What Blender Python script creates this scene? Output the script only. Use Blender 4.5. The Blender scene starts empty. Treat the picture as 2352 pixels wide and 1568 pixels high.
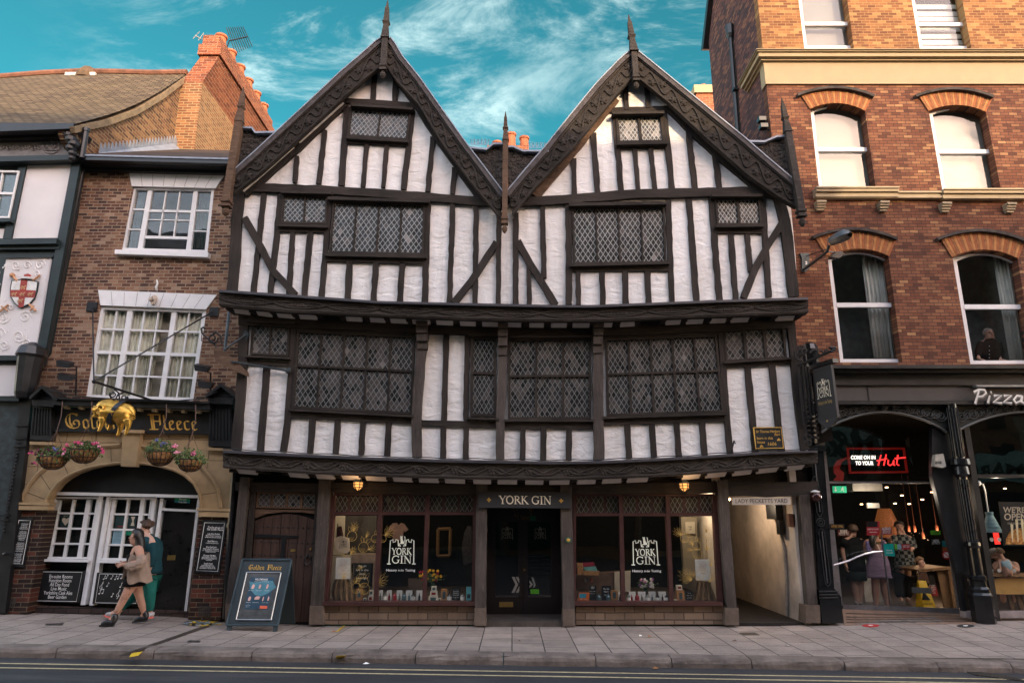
import bpy,bmesh,math,random
from math import sin,cos,pi,radians,sqrt
from mathutils import Vector,Matrix,noise
random.seed(7)
S=bpy.context.scene
C=S.collection
PITCH=radians(14.04);CAMZ=1.9
cam_d=bpy.data.cameras.new('camera');cam=bpy.data.objects.new('camera',cam_d);C.objects.link(cam)
cam.location=(0,0,CAMZ);cam.rotation_euler=(pi/2+PITCH,0,0)
cam_d.lens=24;cam_d.sensor_width=36;cam_d.clip_start=0.05;cam_d.clip_end=3000
S.camera=cam
SUN_AZ=radians(150);SUN_EL=radians(18)
sd=Vector((sin(SUN_AZ)*cos(SUN_EL),cos(SUN_AZ)*cos(SUN_EL),sin(SUN_EL)))
sl=bpy.data.lights.new('sun','SUN');sl.energy=2.0;sl.angle=radians(0.5);sl.color=(.72,.55,.35)
so=bpy.data.objects.new('sun',sl);C.objects.link(so);so.rotation_euler=sd.to_track_quat('Z','Y').to_euler()
W=bpy.data.worlds.new('World');S.world=W;W.use_nodes=True
nt=W.node_tree;nt.nodes.clear();N=nt.nodes.new;L=nt.links.new
out=N('ShaderNodeOutputWorld');bg=N('ShaderNodeBackground');L(bg.outputs[0],out.inputs[0])
sky=N('ShaderNodeTexSky');sky.sky_type='NISHITA';sky.sun_disc=False
sky.sun_elevation=SUN_EL;sky.sun_rotation=SUN_AZ;sky.air_density=1.0;sky.dust_density=.6;sky.ozone_density=1.5
tc=N('ShaderNodeTexCoord');sep=N('ShaderNodeSeparateXYZ');L(tc.outputs['Generated'],sep.inputs[0])
def wmath(op,a,b=None,clamp=False):
 n=N('ShaderNodeMath');n.operation=op;n.use_clamp=clamp
 for i,q in enumerate((a,b)):
  if q is None:continue
  if isinstance(q,(int,float)):n.inputs[i].default_value=q
  else:L(q,n.inputs[i])
 return n.outputs[0]
def wmix(f,a,b,bt='MIX'):
 n=N('ShaderNodeMix');n.data_type='RGBA';n.blend_type=bt
 for i,q in((0,f),(6,a),(7,b)):
  if isinstance(q,(int,float)):n.inputs[i].default_value=q
  elif isinstance(q,tuple):n.inputs[i].default_value=(*q,1)
  else:L(q,n.inputs[i])
 return n.outputs[2]
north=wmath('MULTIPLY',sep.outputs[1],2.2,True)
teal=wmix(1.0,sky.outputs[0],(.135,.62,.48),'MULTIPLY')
fill_sky=wmix(1.0,sky.outputs[0],(5.35,3.75,2.85),'MULTIPLY')  # unseen sky behind the camera, boosted and warmed to fill the shaded fronts
base=wmix(north,fill_sky,teal)
zc=wmath('ADD',wmath('ABSOLUTE',sep.outputs[1]),.12)
cx_=wmath('DIVIDE',sep.outputs[0],zc);cy_=wmath('DIVIDE',sep.outputs[2],zc)
cmb=N('ShaderNodeCombineXYZ');L(cx_,cmb.inputs[0]);L(cy_,cmb.inputs[1])
mp=N('ShaderNodeMapping');mp.inputs['Rotation'].default_value=(0,0,radians(48));mp.inputs['Scale'].default_value=(1.0,2.6,1);mp.inputs['Location'].default_value=(3.3,1.6,0)
L(cmb.outputs[0],mp.inputs[0])
n1=N('ShaderNodeTexNoise');n1.inputs['Scale'].default_value=2.6;n1.inputs['Detail'].default_value=11;n1.inputs['Roughness'].default_value=.68;n1.inputs['Distortion'].default_value=.55
L(mp.outputs[0],n1.inputs['Vector'])
mp2=N('ShaderNodeMapping');mp2.inputs['Location'].default_value=(5.2,3.1,0);L(cmb.outputs[0],mp2.inputs[0])
n2=N('ShaderNodeTexNoise');n2.inputs['Scale'].default_value=2.2;n2.inputs['Detail'].default_value=3;L(mp2.outputs[0],n2.inputs['Vector'])
def wramp(a,e0,e1):
 n=N('ShaderNodeMapRange');n.interpolation_type='SMOOTHSTEP';L(a,n.inputs[0]);n.inputs[1].default_value=e0;n.inputs[2].default_value=e1;return n.outputs[0]
lft=wramp(cx_,-.72,-.30)
cl=wmath('MULTIPLY',wramp(n1.outputs[0],.45,.74),wramp(n2.outputs[0],.30,.58))
cl=wmath('MULTIPLY',cl,lft);cl=wmath('MULTIPLY',cl,1.2,True)
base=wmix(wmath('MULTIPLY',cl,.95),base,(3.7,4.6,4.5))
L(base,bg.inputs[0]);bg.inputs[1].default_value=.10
S.view_settings.view_transform='Standard';S.view_settings.look='None';S.view_settings.gamma=1
S.view_settings.exposure=1.74
S.cycles.max_bounces=6;S.cycles.transparent_max_bounces=16;S.cycles.diffuse_bounces=3;S.cycles.glossy_bounces=3
F,CX,CY=1568.0,1176.0,784.0
ZN={'D':(0,0,1),'G':(490,0,.46867),'H':(1133.1,0,.46884),'M':(490,643.1,.3125),'N':(1163.75,643.1,.3125),'S':(490,1041.25,.33587),'T':(1071.9,1041.25,.33587),'R':(1653.75,735,.29687),'Q':(1653.75,1102.5,.29687),'A':(0,0,.27344),'B':(0,367.5,.35161),'E':(0,857.5,.45303),'U':(1592.5,0,.39069),'W':(208.25,1182.1,.17584),'P':(1911,1176,.1875),'sl':(747.25,1120.9,.17969),'sr':(1310.75,1139.25,.17969),'gf':(49,857.5,.20313),'pb':(0,1133.1,.18355),'ab':(392,1133.1,.21491),'hs':(1788.5,753.4,.18357),'lp':(1825.25,514.5,.078125),'dr':(1102.5,1114.75,.211)}
def D(z,x,y):
 o=ZN[z];return(o[0]+o[2]*x,o[1]+o[2]*y)
def ray(u,v):
 a=(u-CX)/F;b=(CY-v)/F
 return Vector((a,cos(PITCH)-b*sin(PITCH),sin(PITCH)+b*cos(PITCH)))
def PY(u,v,Y):
 d=ray(u,v);t=Y/d.y;return Vector((t*d.x,Y,CAMZ+t*d.z))
def PX(u,v,X):
 d=ray(u,v);t=X/d.x;return Vector((X,t*d.y,CAMZ+t*d.z))
def PZ(u,v,Z):
 d=ray(u,v);t=(Z-CAMZ)/d.z;return Vector((t*d.x,t*d.y,Z))
def K(z,x,y,Y):return PY(*D(z,x,y),Y)
def KK(z,pts,Y):return[K(z,x,y,Y)for x,y in pts]
WL={}
class M:
 def __init__(s):s.v=[];s.f=[];s.m=[];s.mi=0
 def face(s,pts):
  n=len(s.v);s.v+=[Vector(p)for p in pts];s.f.append(list(range(n,n+len(pts))));s.m.append(s.mi);return s
 def prism(s,pts,d):
  d=Vector(d);n=len(pts);b=len(s.v)
  s.v+=[Vector(p)for p in pts]+[Vector(p)+d for p in pts]
  fs=[list(range(b,b+n)),list(range(b+2*n-1,b+n-1,-1))]+[[b+i,b+n+i,b+n+(i+1)%n,b+(i+1)%n]for i in range(n)]
  s.f+=fs;s.m+=[s.mi]*len(fs);return s
 def box(s,a,b):
  x0,y0,z0=a;x1,y1,z1=b
  return s.prism([(x0,y0,z0),(x1,y0,z0),(x1,y0,z1),(x0,y0,z1)],(0,y1-y0,0))
 def strip(s,A,B,d):
  d=Vector(d);n=len(A);b=len(s.v)
  s.v+=[Vector(p)for p in A]+[Vector(p)for p in B]+[Vector(p)+d for p in A]+[Vector(p)+d for p in B]
  fs=[]
  for i in range(n-1):
   fs+=[[b+i,b+i+1,b+n+i+1,b+n+i],[b+2*n+i,b+3*n+i,b+3*n+i+1,b+2*n+i+1],[b+i,b+2*n+i,b+2*n+i+1,b+i+1],[b+n+i,b+n+i+1,b+3*n+i+1,b+3*n+i]]
  fs+=[[b,b+n,b+3*n,b+2*n],[b+n-1,b+3*n-1,b+4*n-1,b+2*n-1]]
  s.f+=fs;s.m+=[s.mi]*len(fs);return s
 def tube(s,path,r,n=6,caps=True):
  path=[Vector(p)for p in path];k=len(path);rs=r if isinstance(r,(list,tuple))else[r]*k
  b=len(s.v);up=None
  for i,p in enumerate(path):
   t=(path[min(i+1,k-1)]-path[max(i-1,0)])
   t=t.normalized()if t.length>1e-9 else Vector((0,0,1))
   if up is None:
    up=Vector((0,1,0))if abs(t.y)<.9 else Vector((1,0,0))
   a=(up-t*up.dot(t));a=a.normalized()if a.length>1e-6 else t.orthogonal().normalized();up=a
   c=t.cross(a)
   for j in range(n):
    q=2*pi*j/n;s.v.append(p+(a*cos(q)+c*sin(q))*rs[i])
  for i in range(k-1):
   for j in range(n):
    s.f.append([b+i*n+j,b+i*n+(j+1)%n,b+(i+1)*n+(j+1)%n,b+(i+1)*n+j]);s.m.append(s.mi)
  if caps:
   s.f.append([b+j for j in range(n)][::-1]);s.f.append([b+(k-1)*n+j for j in range(n)]);s.m+=[s.mi]*2
  return s
 def lathe(s,c,prof,n=16,ax=None,sx=1,sy=1,a0=0):
  c=Vector(c);b=len(s.v);k=len(prof)
  R=Matrix.Identity(3)if ax is None else Vector(ax).to_track_quat('Z','Y').to_matrix()
  for r,h in prof:
   for j in range(n):
    q=2*pi*j/n+a0;s.v.append(c+R@Vector((r*cos(q)*sx,r*sin(q)*sy,h)))
  for i in range(k-1):
   for j in range(n):
    s.f.append([b+i*n+j,b+i*n+(j+1)%n,b+(i+1)*n+(j+1)%n,b+(i+1)*n+j]);s.m.append(s.mi)
  s.f.append([b+j for j in range(n)][::-1]);s.f.append([b+(k-1)*n+j for j in range(n)]);s.m+=[s.mi]*2
  return s
 def ball(s,c,r,n=10,m=6,sq=(1,1,1)):
  pr=[]
  for i in range(m+1):
   q=-pi/2+pi*i/m;pr.append((max(cos(q),.02)*r,sin(q)*r*sq[2]))
  return s.lathe(c,pr,n,sx=sq[0],sy=sq[1])
 def build(s,name,mats,parent=None,smooth=False,props=None,loc=None,fix=True):
  me=bpy.data.meshes.new(name)
  if loc is None:
   if parent is not None:loc=WL[parent]
   else:
    xs=[p.x for p in s.v];ys=[p.y for p in s.v];zs=[p.z for p in s.v]
    loc=Vector(((min(xs)+max(xs))/2,(min(ys)+max(ys))/2,min(zs)))
  loc=Vector(loc)
  me.from_pydata([p-loc for p in s.v],[],s.f);me.update()
  if fix:
   bm=bmesh.new();bm.from_mesh(me);bmesh.ops.recalc_face_normals(bm,faces=bm.faces);bm.to_mesh(me);bm.free()
  for q in(mats if isinstance(mats,(list,tuple))else[mats]):me.materials.append(q)
  for i,p in enumerate(me.polygons):p.material_index=s.m[i]
  if smooth:me.polygons.foreach_set('use_smooth',[True]*len(me.polygons))
  o=bpy.data.objects.new(name,me);C.objects.link(o)
  if parent is not None:o.parent=parent;o.location=loc-WL[parent]
  else:o.location=loc
  WL[o]=loc
  for k,q in(props or{}).items():o[k]=q
  return o
def thing(name,label,cat,loc,group=None):
 o=bpy.data.objects.new(name,None);C.objects.link(o);o.location=loc;WL[o]=Vector(loc)
 o.empty_display_size=.2
 o['label']=label;o['category']=cat
 if group:o['group']=group
 return o
def tag(label,cat,group=None,kind=None):
 d={}
 if kind:d['kind']=kind
 if label:d['label']=label
 if cat:d['category']=cat
 if group:d['group']=group
 return d
def dup(o,delta,label=None,parent=None):
 c=o.copy();C.objects.link(c)
 if parent is None:c.location=Vector(o.location)+Vector(delta);WL[c]=WL[o]+Vector(delta)
 else:c.parent=parent;WL[c]=WL[o]
 if label:c['label']=label
 for ch in list(o.children):
  dup(ch,(0,0,0),None,c)
 return c
MATS={}
class NT:
 def __init__(s,name):
  s.mat=bpy.data.materials.new(name);s.mat.use_nodes=True;s.t=s.mat.node_tree;s.t.nodes.clear()
  s.o=s.n('ShaderNodeOutputMaterial')
 def n(s,k):return s.t.nodes.new(k)
 def l(s,a,b):s.t.links.new(a,b)
 def setin(s,sock,q):
  if isinstance(q,(int,float)):sock.default_value=q
  elif isinstance(q,(tuple,list)):sock.default_value=(*q,1)if len(q)==3 and len(sock.default_value)==4 else q
  else:s.l(q,sock)
 def coord(s,scale=(1,1,1),rot=(0,0,0)):
  a=s.n('ShaderNodeTexCoord');b=s.n('ShaderNodeMapping');b.inputs['Scale'].default_value=scale;b.inputs['Rotation'].default_value=rot
  s.l(a.outputs['Object'],b.inputs[0]);return b.outputs[0]
 def noise(s,vec,sc,det=4,rough=.55,dist=0):
  a=s.n('ShaderNodeTexNoise');a.inputs['Scale'].default_value=sc;a.inputs['Detail'].default_value=det
  a.inputs['Roughness'].default_value=rough;a.inputs['Distortion'].default_value=dist;s.l(vec,a.inputs['Vector']);return a.outputs[0]
 def rng(s,a,e0,e1,o0=0,o1=1):
  n=s.n('ShaderNodeMapRange');s.l(a,n.inputs[0]);n.inputs[1].default_value=e0;n.inputs[2].default_value=e1;n.inputs[3].default_value=o0;n.inputs[4].default_value=o1;return n.outputs[0]
 def math(s,op,a,b=0,clamp=False):
  n=s.n('ShaderNodeMath');n.operation=op;n.use_clamp=clamp;s.setin(n.inputs[0],a);s.setin(n.inputs[1],b);return n.outputs[0]
 def mix(s,f,a,b,bt='MIX'):
  n=s.n('ShaderNodeMix');n.data_type='RGBA';n.blend_type=bt;s.setin(n.inputs[0],f);s.setin(n.inputs[6],a);s.setin(n.inputs[7],b);return n.outputs[2]
 def ramp(s,f,stops,const=False):
  n=s.n('ShaderNodeValToRGB');n.color_ramp.interpolation='CONSTANT'if const else 'LINEAR';e=n.color_ramp.elements
  while len(e)<len(stops):e.new(.5)
  for i,(p,c)in enumerate(stops):e[i].position=p;e[i].color=(*c,1)
  s.l(f,n.inputs[0]);return n.outputs[0]
 def bump(s,h,st=.5,dist=.01,nrm=None):
  n=s.n('ShaderNodeBump');n.inputs['Strength'].default_value=st;n.inputs['Distance'].default_value=dist;s.l(h,n.inputs['Height'])
  if nrm is not None:s.l(nrm,n.inputs['Normal'])
  return n.outputs[0]
 def principled(s,col,rough=.8,spec=.3,metal=0,nrm=None,**kw):
  p=s.n('ShaderNodeBsdfPrincipled');s.setin(p.inputs['Base Color'],col);s.setin(p.inputs['Roughness'],rough)
  p.inputs['Specular IOR Level'].default_value=spec;p.inputs['Metallic'].default_value=metal
  if nrm is not None:s.l(nrm,p.inputs['Normal'])
  for k,q in kw.items():s.setin(p.inputs[k],q)
  s.l(p.outputs[0],s.o.inputs[0]);return s.mat
def mat(name,col,rough=.75,spec=.3,metal=0,var=.25,sc=6,bump=.15,bsc=60,stretch=(1,1,1),bd=.004,emit=None,es=0):
 if name in MATS:return MATS[name]
 t=NT(name);v=t.coord(stretch)
 n=t.noise(v,sc,6,.6)
 c=t.mix(t.rng(n,.3,.7),tuple(x*(1-var)for x in col),tuple(min(1,x*(1+var))for x in col))
 nr=t.bump(t.noise(v,bsc,4,.6),bump,bd)if bump else None
 kw={}
 if emit:kw={'Emission Color':emit,'Emission Strength':es}
 MATS[name]=t.principled(c,t.rng(n,.2,.8,max(0,rough-.08),min(1,rough+.08)),spec,metal,nr,**kw)
 return MATS[name]
def timber(name,c0,c1,stretch,rough=.85):
 t=NT(name);v=t.coord(stretch);n=t.noise(v,9,8,.65,.6);g=t.noise(v,38,4,.7);big=t.noise(t.coord(),1.3,4)
 c=t.ramp(n,[(.25,c0),(.5,tuple((a+b)/2 for a,b in zip(c0,c1))),(.78,c1)])
 c=t.mix(t.rng(g,.56,.70),c,tuple(x*.35 for x in c0));c=t.mix(t.rng(big,.35,.75,0,.55),c,tuple(x*1.7 for x in c1))
 c=t.mix(t.rng(t.noise(v,17,6,.7,.3),.56,.72,0,.5),c,tuple(x*2.6 for x in c1));h=t.math('ADD',t.math('MULTIPLY',n,.7),t.math('MULTIPLY',g,.5))
 return t.principled(c,rough,.25,0,t.bump(h,.9,.02))
def brick(name,stops,mortar,side=False,bw=.235,rh=.0765,ms=.009,soot=.5,sootc=(.03,.022,.02),bumpy=.8,off=(0,0,0),yellow=None):
 t=NT(name);a=t.n('ShaderNodeTexCoord');sp=t.n('ShaderNodeSeparateXYZ');t.l(a.outputs['Object'],sp.inputs[0])
 cb=t.n('ShaderNodeCombineXYZ')
 wob=t.noise(a.outputs['Object'],1.1,3)
 t.l(sp.outputs[1 if side else 0],cb.inputs[0]);t.l(t.math('ADD',sp.outputs[2],t.math('MULTIPLY',wob,.03)),cb.inputs[1])
 b=t.n('ShaderNodeTexBrick');b.inputs['Scale'].default_value=1;b.inputs['Brick Width'].default_value=bw;b.inputs['Row Height'].default_value=rh
 b.inputs['Mortar Size'].default_value=ms;b.inputs['Mortar Smooth'].default_value=.25;b.inputs['Color1'].default_value=(0,0,0,1);b.inputs['Color2'].default_value=(1,1,1,1)
 b.inputs['Mortar'].default_value=(.5,.5,.5,1);b.offset=.5
 fine=t.noise(a.outputs['Object'],55,4,.7);v2=t.n('ShaderNodeVectorMath');v2.operation='ADD';t.l(cb.outputs[0],v2.inputs[0])
 cc=t.n('ShaderNodeCombineXYZ');t.setin(cc.inputs[0],t.math('MULTIPLY',fine,.012));t.setin(cc.inputs[1],t.math('MULTIPLY',fine,.012));t.l(cc.outputs[0],v2.inputs[1])
 t.l(v2.outputs[0],b.inputs['Vector'])
 col=t.ramp(b.outputs['Color'],stops)
 col=t.mix(t.rng(fine,.35,.75,0,.35),col,tuple(x*1.6 for x in stops[1][1]))
 col=t.mix(b.outputs['Fac'],col,mortar)
 big=t.noise(t.coord((1,1,.55)),.9,5,.6);st=t.noise(t.coord((3,3,.5)),1.7,5,.65)
 col=t.mix(t.math('MULTIPLY',t.rng(t.math('MULTIPLY',t.math('ADD',big,st),.5),.44,.66),soot,True),col,sootc)
 h=t.math('ADD',t.math('MULTIPLY',t.math('SUBTRACT',1,b.outputs['Fac']),1.0),t.math('MULTIPLY',fine,.35))
 return t.principled(col,.9,.2,0,t.bump(h,bumpy,.012))
TV=timber('timber_upright',(.010,.008,.007),(.034,.026,.022),(1.6,1.6,.12))
TH_=timber('timber_lying',(.010,.008,.007),(.036,.028,.023),(.12,1.6,1.6))
TB=timber('timber_brown',(.045,.025,.016),(.115,.07,.045),(.2,1.6,1.2))
TC=timber('timber_carved',(.013,.011,.010),(.050,.041,.035),(.6,1.2,1.2))
TCB=timber('timber_bargeboard',(.009,.007,.006),(.036,.029,.024),(.6,1.2,1.2));TP=timber('timber_greypost',(.022,.018,.016),(.075,.060,.052),(1.6,1.6,.15))
def plaster(name,col,amp=.9,dist=.03,dirt=.25):
 t=NT(name);v=t.coord((1,1,2.0));n=t.noise(v,3.6,2,.45,.7);n2=t.noise(v,24,4,.6,.3);n3=t.noise(t.coord(),90,2)
 big=t.noise(t.coord((1.5,1,.5)),1.6,5,.6)
 c=t.mix(t.rng(big,.42,.75,0,dirt),col,(col[0]*.62,col[1]*.57,col[2]*.5))
 c=t.mix(t.rng(n2,.58,.75,0,dirt*.8),c,(col[0]*.6,col[1]*.55,col[2]*.48))
 c=t.mix(t.rng(t.noise(t.coord((2.2,1,.25)),2.4,5,.7),.5,.72,0,.38),c,(.36,.31,.27));c=t.mix(t.rng(t.noise(t.coord(),.8,2),.4,.62,0,.3),c,(.62,.56,.50));h=t.math('ADD',t.math('ADD',n,t.math('MULTIPLY',n2,.22)),t.math('MULTIPLY',n3,.04))
 return t.principled(c,.85,.25,0,t.bump(h,amp,dist))
PL=plaster('lumpy_plaster',(.82,.785,.765),1,.032,.3)
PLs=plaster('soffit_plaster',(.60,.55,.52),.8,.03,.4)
def glass(name,tint=(1,1,1),refl=1.0,rough=.0):
 t=NT(name);tr=t.n('ShaderNodeBsdfTransparent');tr.inputs[0].default_value=(*tint,1)
 g=t.n('ShaderNodeBsdfGlossy');g.inputs['Roughness'].default_value=rough;g.inputs[0].default_value=(refl,refl,refl,1)
 fr=t.n('ShaderNodeLayerWeight');fq=t.math('ADD',t.math('MULTIPLY',t.math('POWER',fr.outputs[1],4),.85),.055)
 t.l(t.bump(t.noise(t.coord(),.9,2),.12,.05),g.inputs['Normal'])
 m=t.n('ShaderNodeMixShader');t.l(fq,m.inputs[0]);t.l(tr.outputs[0],m.inputs[1]);t.l(g.outputs[0],m.inputs[2]);t.l(m.outputs[0],t.o.inputs[0])
 return t.mat
GL=glass('shop_glass',(.97,.97,.96),.8);GLc=glass('window_glass',(.93,.94,.94),.6)
LEAD2=mat('bright_lead_came',(.36,.36,.35),.5,.4,.2,bump=0);LEAD=mat('lead_came',(.215,.215,.21),.55,.4,.3,bump=0)
PANES=[mat('pane_dark',(.022,.022,.021),.28,.35,bump=0),mat('pane_brown',(.070,.058,.052),.35,.35,bump=0),mat('pane_pale',(.21,.18,.165),.3,.5,bump=0),mat('pane_green',(.03,.045,.040),.2,.5,bump=0)]
BLACK=mat('black_paint',(.012,.012,.013),.35,.5,var=.3,bump=.1)
IRON=mat('black_iron',(.014,.014,.015),.4,.5,.3,bump=.2)
WHITE=mat('white_paint',(.72,.70,.69),.5,.4,var=.06,bump=.12,bsc=25)
LEADF=mat('lead_flashing',(.26,.28,.32),.6,.4,.4,var=.25)
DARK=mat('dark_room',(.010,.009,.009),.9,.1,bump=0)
GOLDP=mat('gold_paint',(.62,.36,.075),.45,.5,.35,var=.15,bump=0)
CREAMP=mat('cream_lettering',(.78,.70,.55),.6,.3,var=.05,bump=0)
WHITEL=mat('white_lettering',(.78,.76,.72),.6,.3,var=.05,bump=0)
ZI=[0]
class Ink:
 0
 def __init__(s,o,ex,ez,en,base=.002):
  s.o=Vector(o);s.ex=Vector(ex);s.ez=Vector(ez);s.en=Vector(en);s.m=M();s.k=0;s.base=base
 def P(s,x,y):return s.o+s.ex*x+s.ez*y+s.en*(s.base+s.k*.00012)
 def poly(s,pts):s.k=(s.k+1)%40;s.m.face([s.P(*p)for p in pts]);return s
 def line(s,pts,w,w2=None):
  pts=[Vector((p[0],p[1]))for p in pts];n=len(pts);L_=[];R_=[]
  for i,p in enumerate(pts):
   t=(pts[min(i+1,n-1)]-pts[max(i-1,0)]);t=t.normalized()if t.length else Vector((1,0));q=Vector((-t.y,t.x))
   ww=(w if w2 is None else w+(w2-w)*i/(n-1))/2
   L_.append(p+q*ww);R_.append(p-q*ww)
  s.k=(s.k+1)%40
  for i in range(n-1):s.m.face([s.P(*L_[i]),s.P(*L_[i+1]),s.P(*R_[i+1]),s.P(*R_[i])])
  return s
 def nib(s,pts,w,ang=radians(35)):
  q=Vector((cos(ang),sin(ang)))*w/2;q2=Vector((-sin(ang),cos(ang)))*w*.13
  for a,b in zip(pts[:-1],pts[1:]):
   a=Vector(a);b=Vector(b);s.k=(s.k+1)%40
   t=b-a
   if abs(t.normalized().cross(q.normalized())if hasattr(t,'cross')and False else(t.x*q.y-t.y*q.x)/(t.length*q.length+1e-9))>.35:qq=q
   else:qq=q2*1.6
   s.m.face([s.P(*(a+qq)),s.P(*(b+qq)),s.P(*(b-qq)),s.P(*(a-qq))])
  return s
 def arc(s,cx,cy,rx,ry,a0,a1,w,n=14,w2=None):
  return s.line([(cx+rx*cos(radians(a0+(a1-a0)*i/n)),cy+ry*sin(radians(a0+(a1-a0)*i/n)))for i in range(n+1)],w,w2)
 def disc(s,cx,cy,r,n=14,ry=None):
  return s.poly([(cx+r*cos(2*pi*i/n),cy+(ry or r)*sin(2*pi*i/n))for i in range(n)])
 def build(s,name,mt,parent=None,props=None):return s.m.build(name,mt,parent,props=props,fix=False)
def frame(z,tl,tr,bl,Y,w=1.0):
 0
 a=K(z,*tl,Y);b=K(z,*tr,Y);c=K(z,*bl,Y)
 ex=(b-a)/w;h=(a-c).length/ex.length;ez=(a-c)/h
 return c,ex,ez,Vector((0,-1,0)),h
_tc={}
def textmesh(txt,bold=0.0,shear=0.0,spacing=1.0):
 key=(txt,bold,shear,spacing)
 if key in _tc:return _tc[key]
 cu=bpy.data.curves.new('t','FONT');cu.body=txt;cu.size=1;cu.offset=bold;cu.shear=shear;cu.space_character=spacing;cu.resolution_u=3;cu.fill_mode='FRONT'
 o=bpy.data.objects.new('t',cu);C.objects.link(o);bpy.context.view_layer.update()
 me=bpy.data.meshes.new_from_object(o.evaluated_get(bpy.context.evaluated_depsgraph_get()))
 vs=[(v.co.x,v.co.y)for v in me.vertices];fs=[list(p.vertices)for p in me.polygons]
 bpy.data.objects.remove(o);bpy.data.curves.remove(cu);bpy.data.meshes.remove(me)
 x0=min(v[0]for v in vs)if vs else 0;x1=max(v[0]for v in vs)if vs else 1
 _tc[key]=(vs,fs,x0,x1);return _tc[key]
def puttext(ink,txt,cx,y,size,width=None,bold=0.0,shear=0.0,align='C',spacing=1.0):
 vs,fs,x0,x1=textmesh(txt,bold,shear,spacing)
 sx=size if width is None else width/(x1-x0)
 off=cx-(x0+x1)/2*sx if align=='C'else cx-x0*sx
 ink.k=(ink.k+1)%40;b=len(ink.m.v)
 for v in vs:ink.m.v.append(ink.P(off+v[0]*sx,y+v[1]*size))
 for f in fs:ink.m.f.append([b+i for i in f]);ink.m.m.append(ink.m.mi)
def roman(ink,ch,x,y,h,cond=1.0):
 T=.15*h;t=.07*h
 def X(a):return x+a*h*cond
 def Yv(b):return y+b*h
 def ln(p,q,w):ink.line([(X(p[0]),Yv(p[1])),(X(q[0]),Yv(q[1]))],w)
 def sf(a,b,w=.30):ink.line([(X(a-w/2),Yv(b)),(X(a+w/2),Yv(b))],.055*h)
 if ch=='Y':
  ln((.08,1),(.38,.48),T);ln((.68,1),(.38,.48),t);ln((.38,.5),(.38,0),T);sf(.1,.98);sf(.68,.98,.26);sf(.38,.02);return.74
 if ch=='O':
  ink.arc(X(.38),Yv(.5),.33*h*cond,.47*h,60,240,T*.95);ink.arc(X(.38),Yv(.5),.33*h*cond,.47*h,-120,60,T*.95);return.82
 if ch=='R':
  ln((.14,0),(.14,1),T);sf(.14,.02,.32);sf(.12,.98,.24);ink.arc(X(.24),Yv(.75),.26*h*cond,.22*h,90,-90,T*.8);ln((.14,.97),(.27,.97),t);ln((.14,.52),(.27,.52),t);ln((.3,.52),(.66,.02),T);sf(.66,.02,.18);return.72
 if ch=='K':
  ln((.14,0),(.14,1),T);sf(.14,.02,.32);sf(.14,.98,.3);ln((.16,.45),(.54,.98),t);ln((.28,.56),(.66,.02),T);sf(.55,.98,.26);sf(.68,.02,.26);return.78
 if ch=='G':
  ink.arc(X(.42),Yv(.5),.36*h*cond,.47*h,45,315,T*.8);ln((.68,.45),(.68,.12),T*.9);sf(.66,.45,.3);ln((.7,.98),(.68,.72),t);return.84
 if ch=='I':
  ln((.18,0),(.18,1),T);sf(.18,.02,.34);sf(.18,.98,.34);return.38
 if ch=='N':
  ln((.14,0),(.14,1),t);ln((.1,1),(.68,0),T);ln((.68,0),(.68,1),t);sf(.14,.02,.26);sf(.08,.98,.2);sf(.68,.98,.26);return.82
 return.3
def romantext(ink,s_,x,y,h,width=None):
 adv={'Y':.74,'O':.82,'R':.72,'K':.78,'G':.84,'I':.38,'N':.82,' ':.3}
 tot=sum(adv[c]*h for c in s_);cond=1 if width is None else width/tot
 for c in s_:
  if c!=' ':roman(ink,c,x,y,h,cond)
  x+=adv[c]*h*cond
def blackletter(ink,s_,x,y,h,width):
 G={'l':([[(.05,1.0),(.05,.1),(.14,0),(.2,.07)]],.25),'o':([[(.05,.1),(.05,.52),(.17,.62)],[(.05,.1),(.17,0),(.29,.12)],[(.17,.62),(.29,.5),(.29,.1)]],.42),'d':([[(.05,.1),(.05,.48),(.17,.6)],[(.05,.1),(.17,0),(.29,.12)],[(.06,.95),(.29,.68),(.29,.1)],[(.1,.6),(.25,.56)]],.42),'e':([[(.05,.12),(.05,.52),(.17,.62),(.27,.5),(.07,.28)],[(.05,.12),(.15,0),(.28,.1)]],.38),'n':([[(.05,.6),(.05,.02)],[(.05,.52),(.2,.62),(.29,.5),(.29,.08),(.35,0)]],.46),'c':([[(.05,.12),(.05,.52),(.17,.62),(.29,.56)],[(.05,.12),(.15,0),(.28,.1)]],.38),'G':([[(.62,.86),(.5,.97),(.32,1),(.14,.88),(.04,.66),(.02,.45),(.08,.2),(.22,.05),(.42,0),(.6,.08),(.68,.25),(.66,.48),(.52,.56),(.42,.48)],[(.28,.95),(.22,.7),(.22,.35),(.32,.12)],[(.42,.5),(.38,.35),(.46,.25)],[(.5,.97),(.66,.99)]],.84),'F':([[(.14,1),(.14,.04)],[(.24,1),(.24,.04)],[(0,1),(.6,1)],[(.0,.01),(.44,.01)],[(.6,1),(.56,.6)],[(.24,.56),(.6,.56)],[(.58,.6),(.56,.3)]],.74),' ':([],.35)}
 tot=sum(G[c][1]for c in s_);cx=width/(tot*h)
 for c in s_:
  for st in G[c][0]:
   ink.nib([(x+p[0]*h*cx,y+p[1]*h)for p in st],.135*h)
  x+=G[c][1]*h*cx
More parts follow.
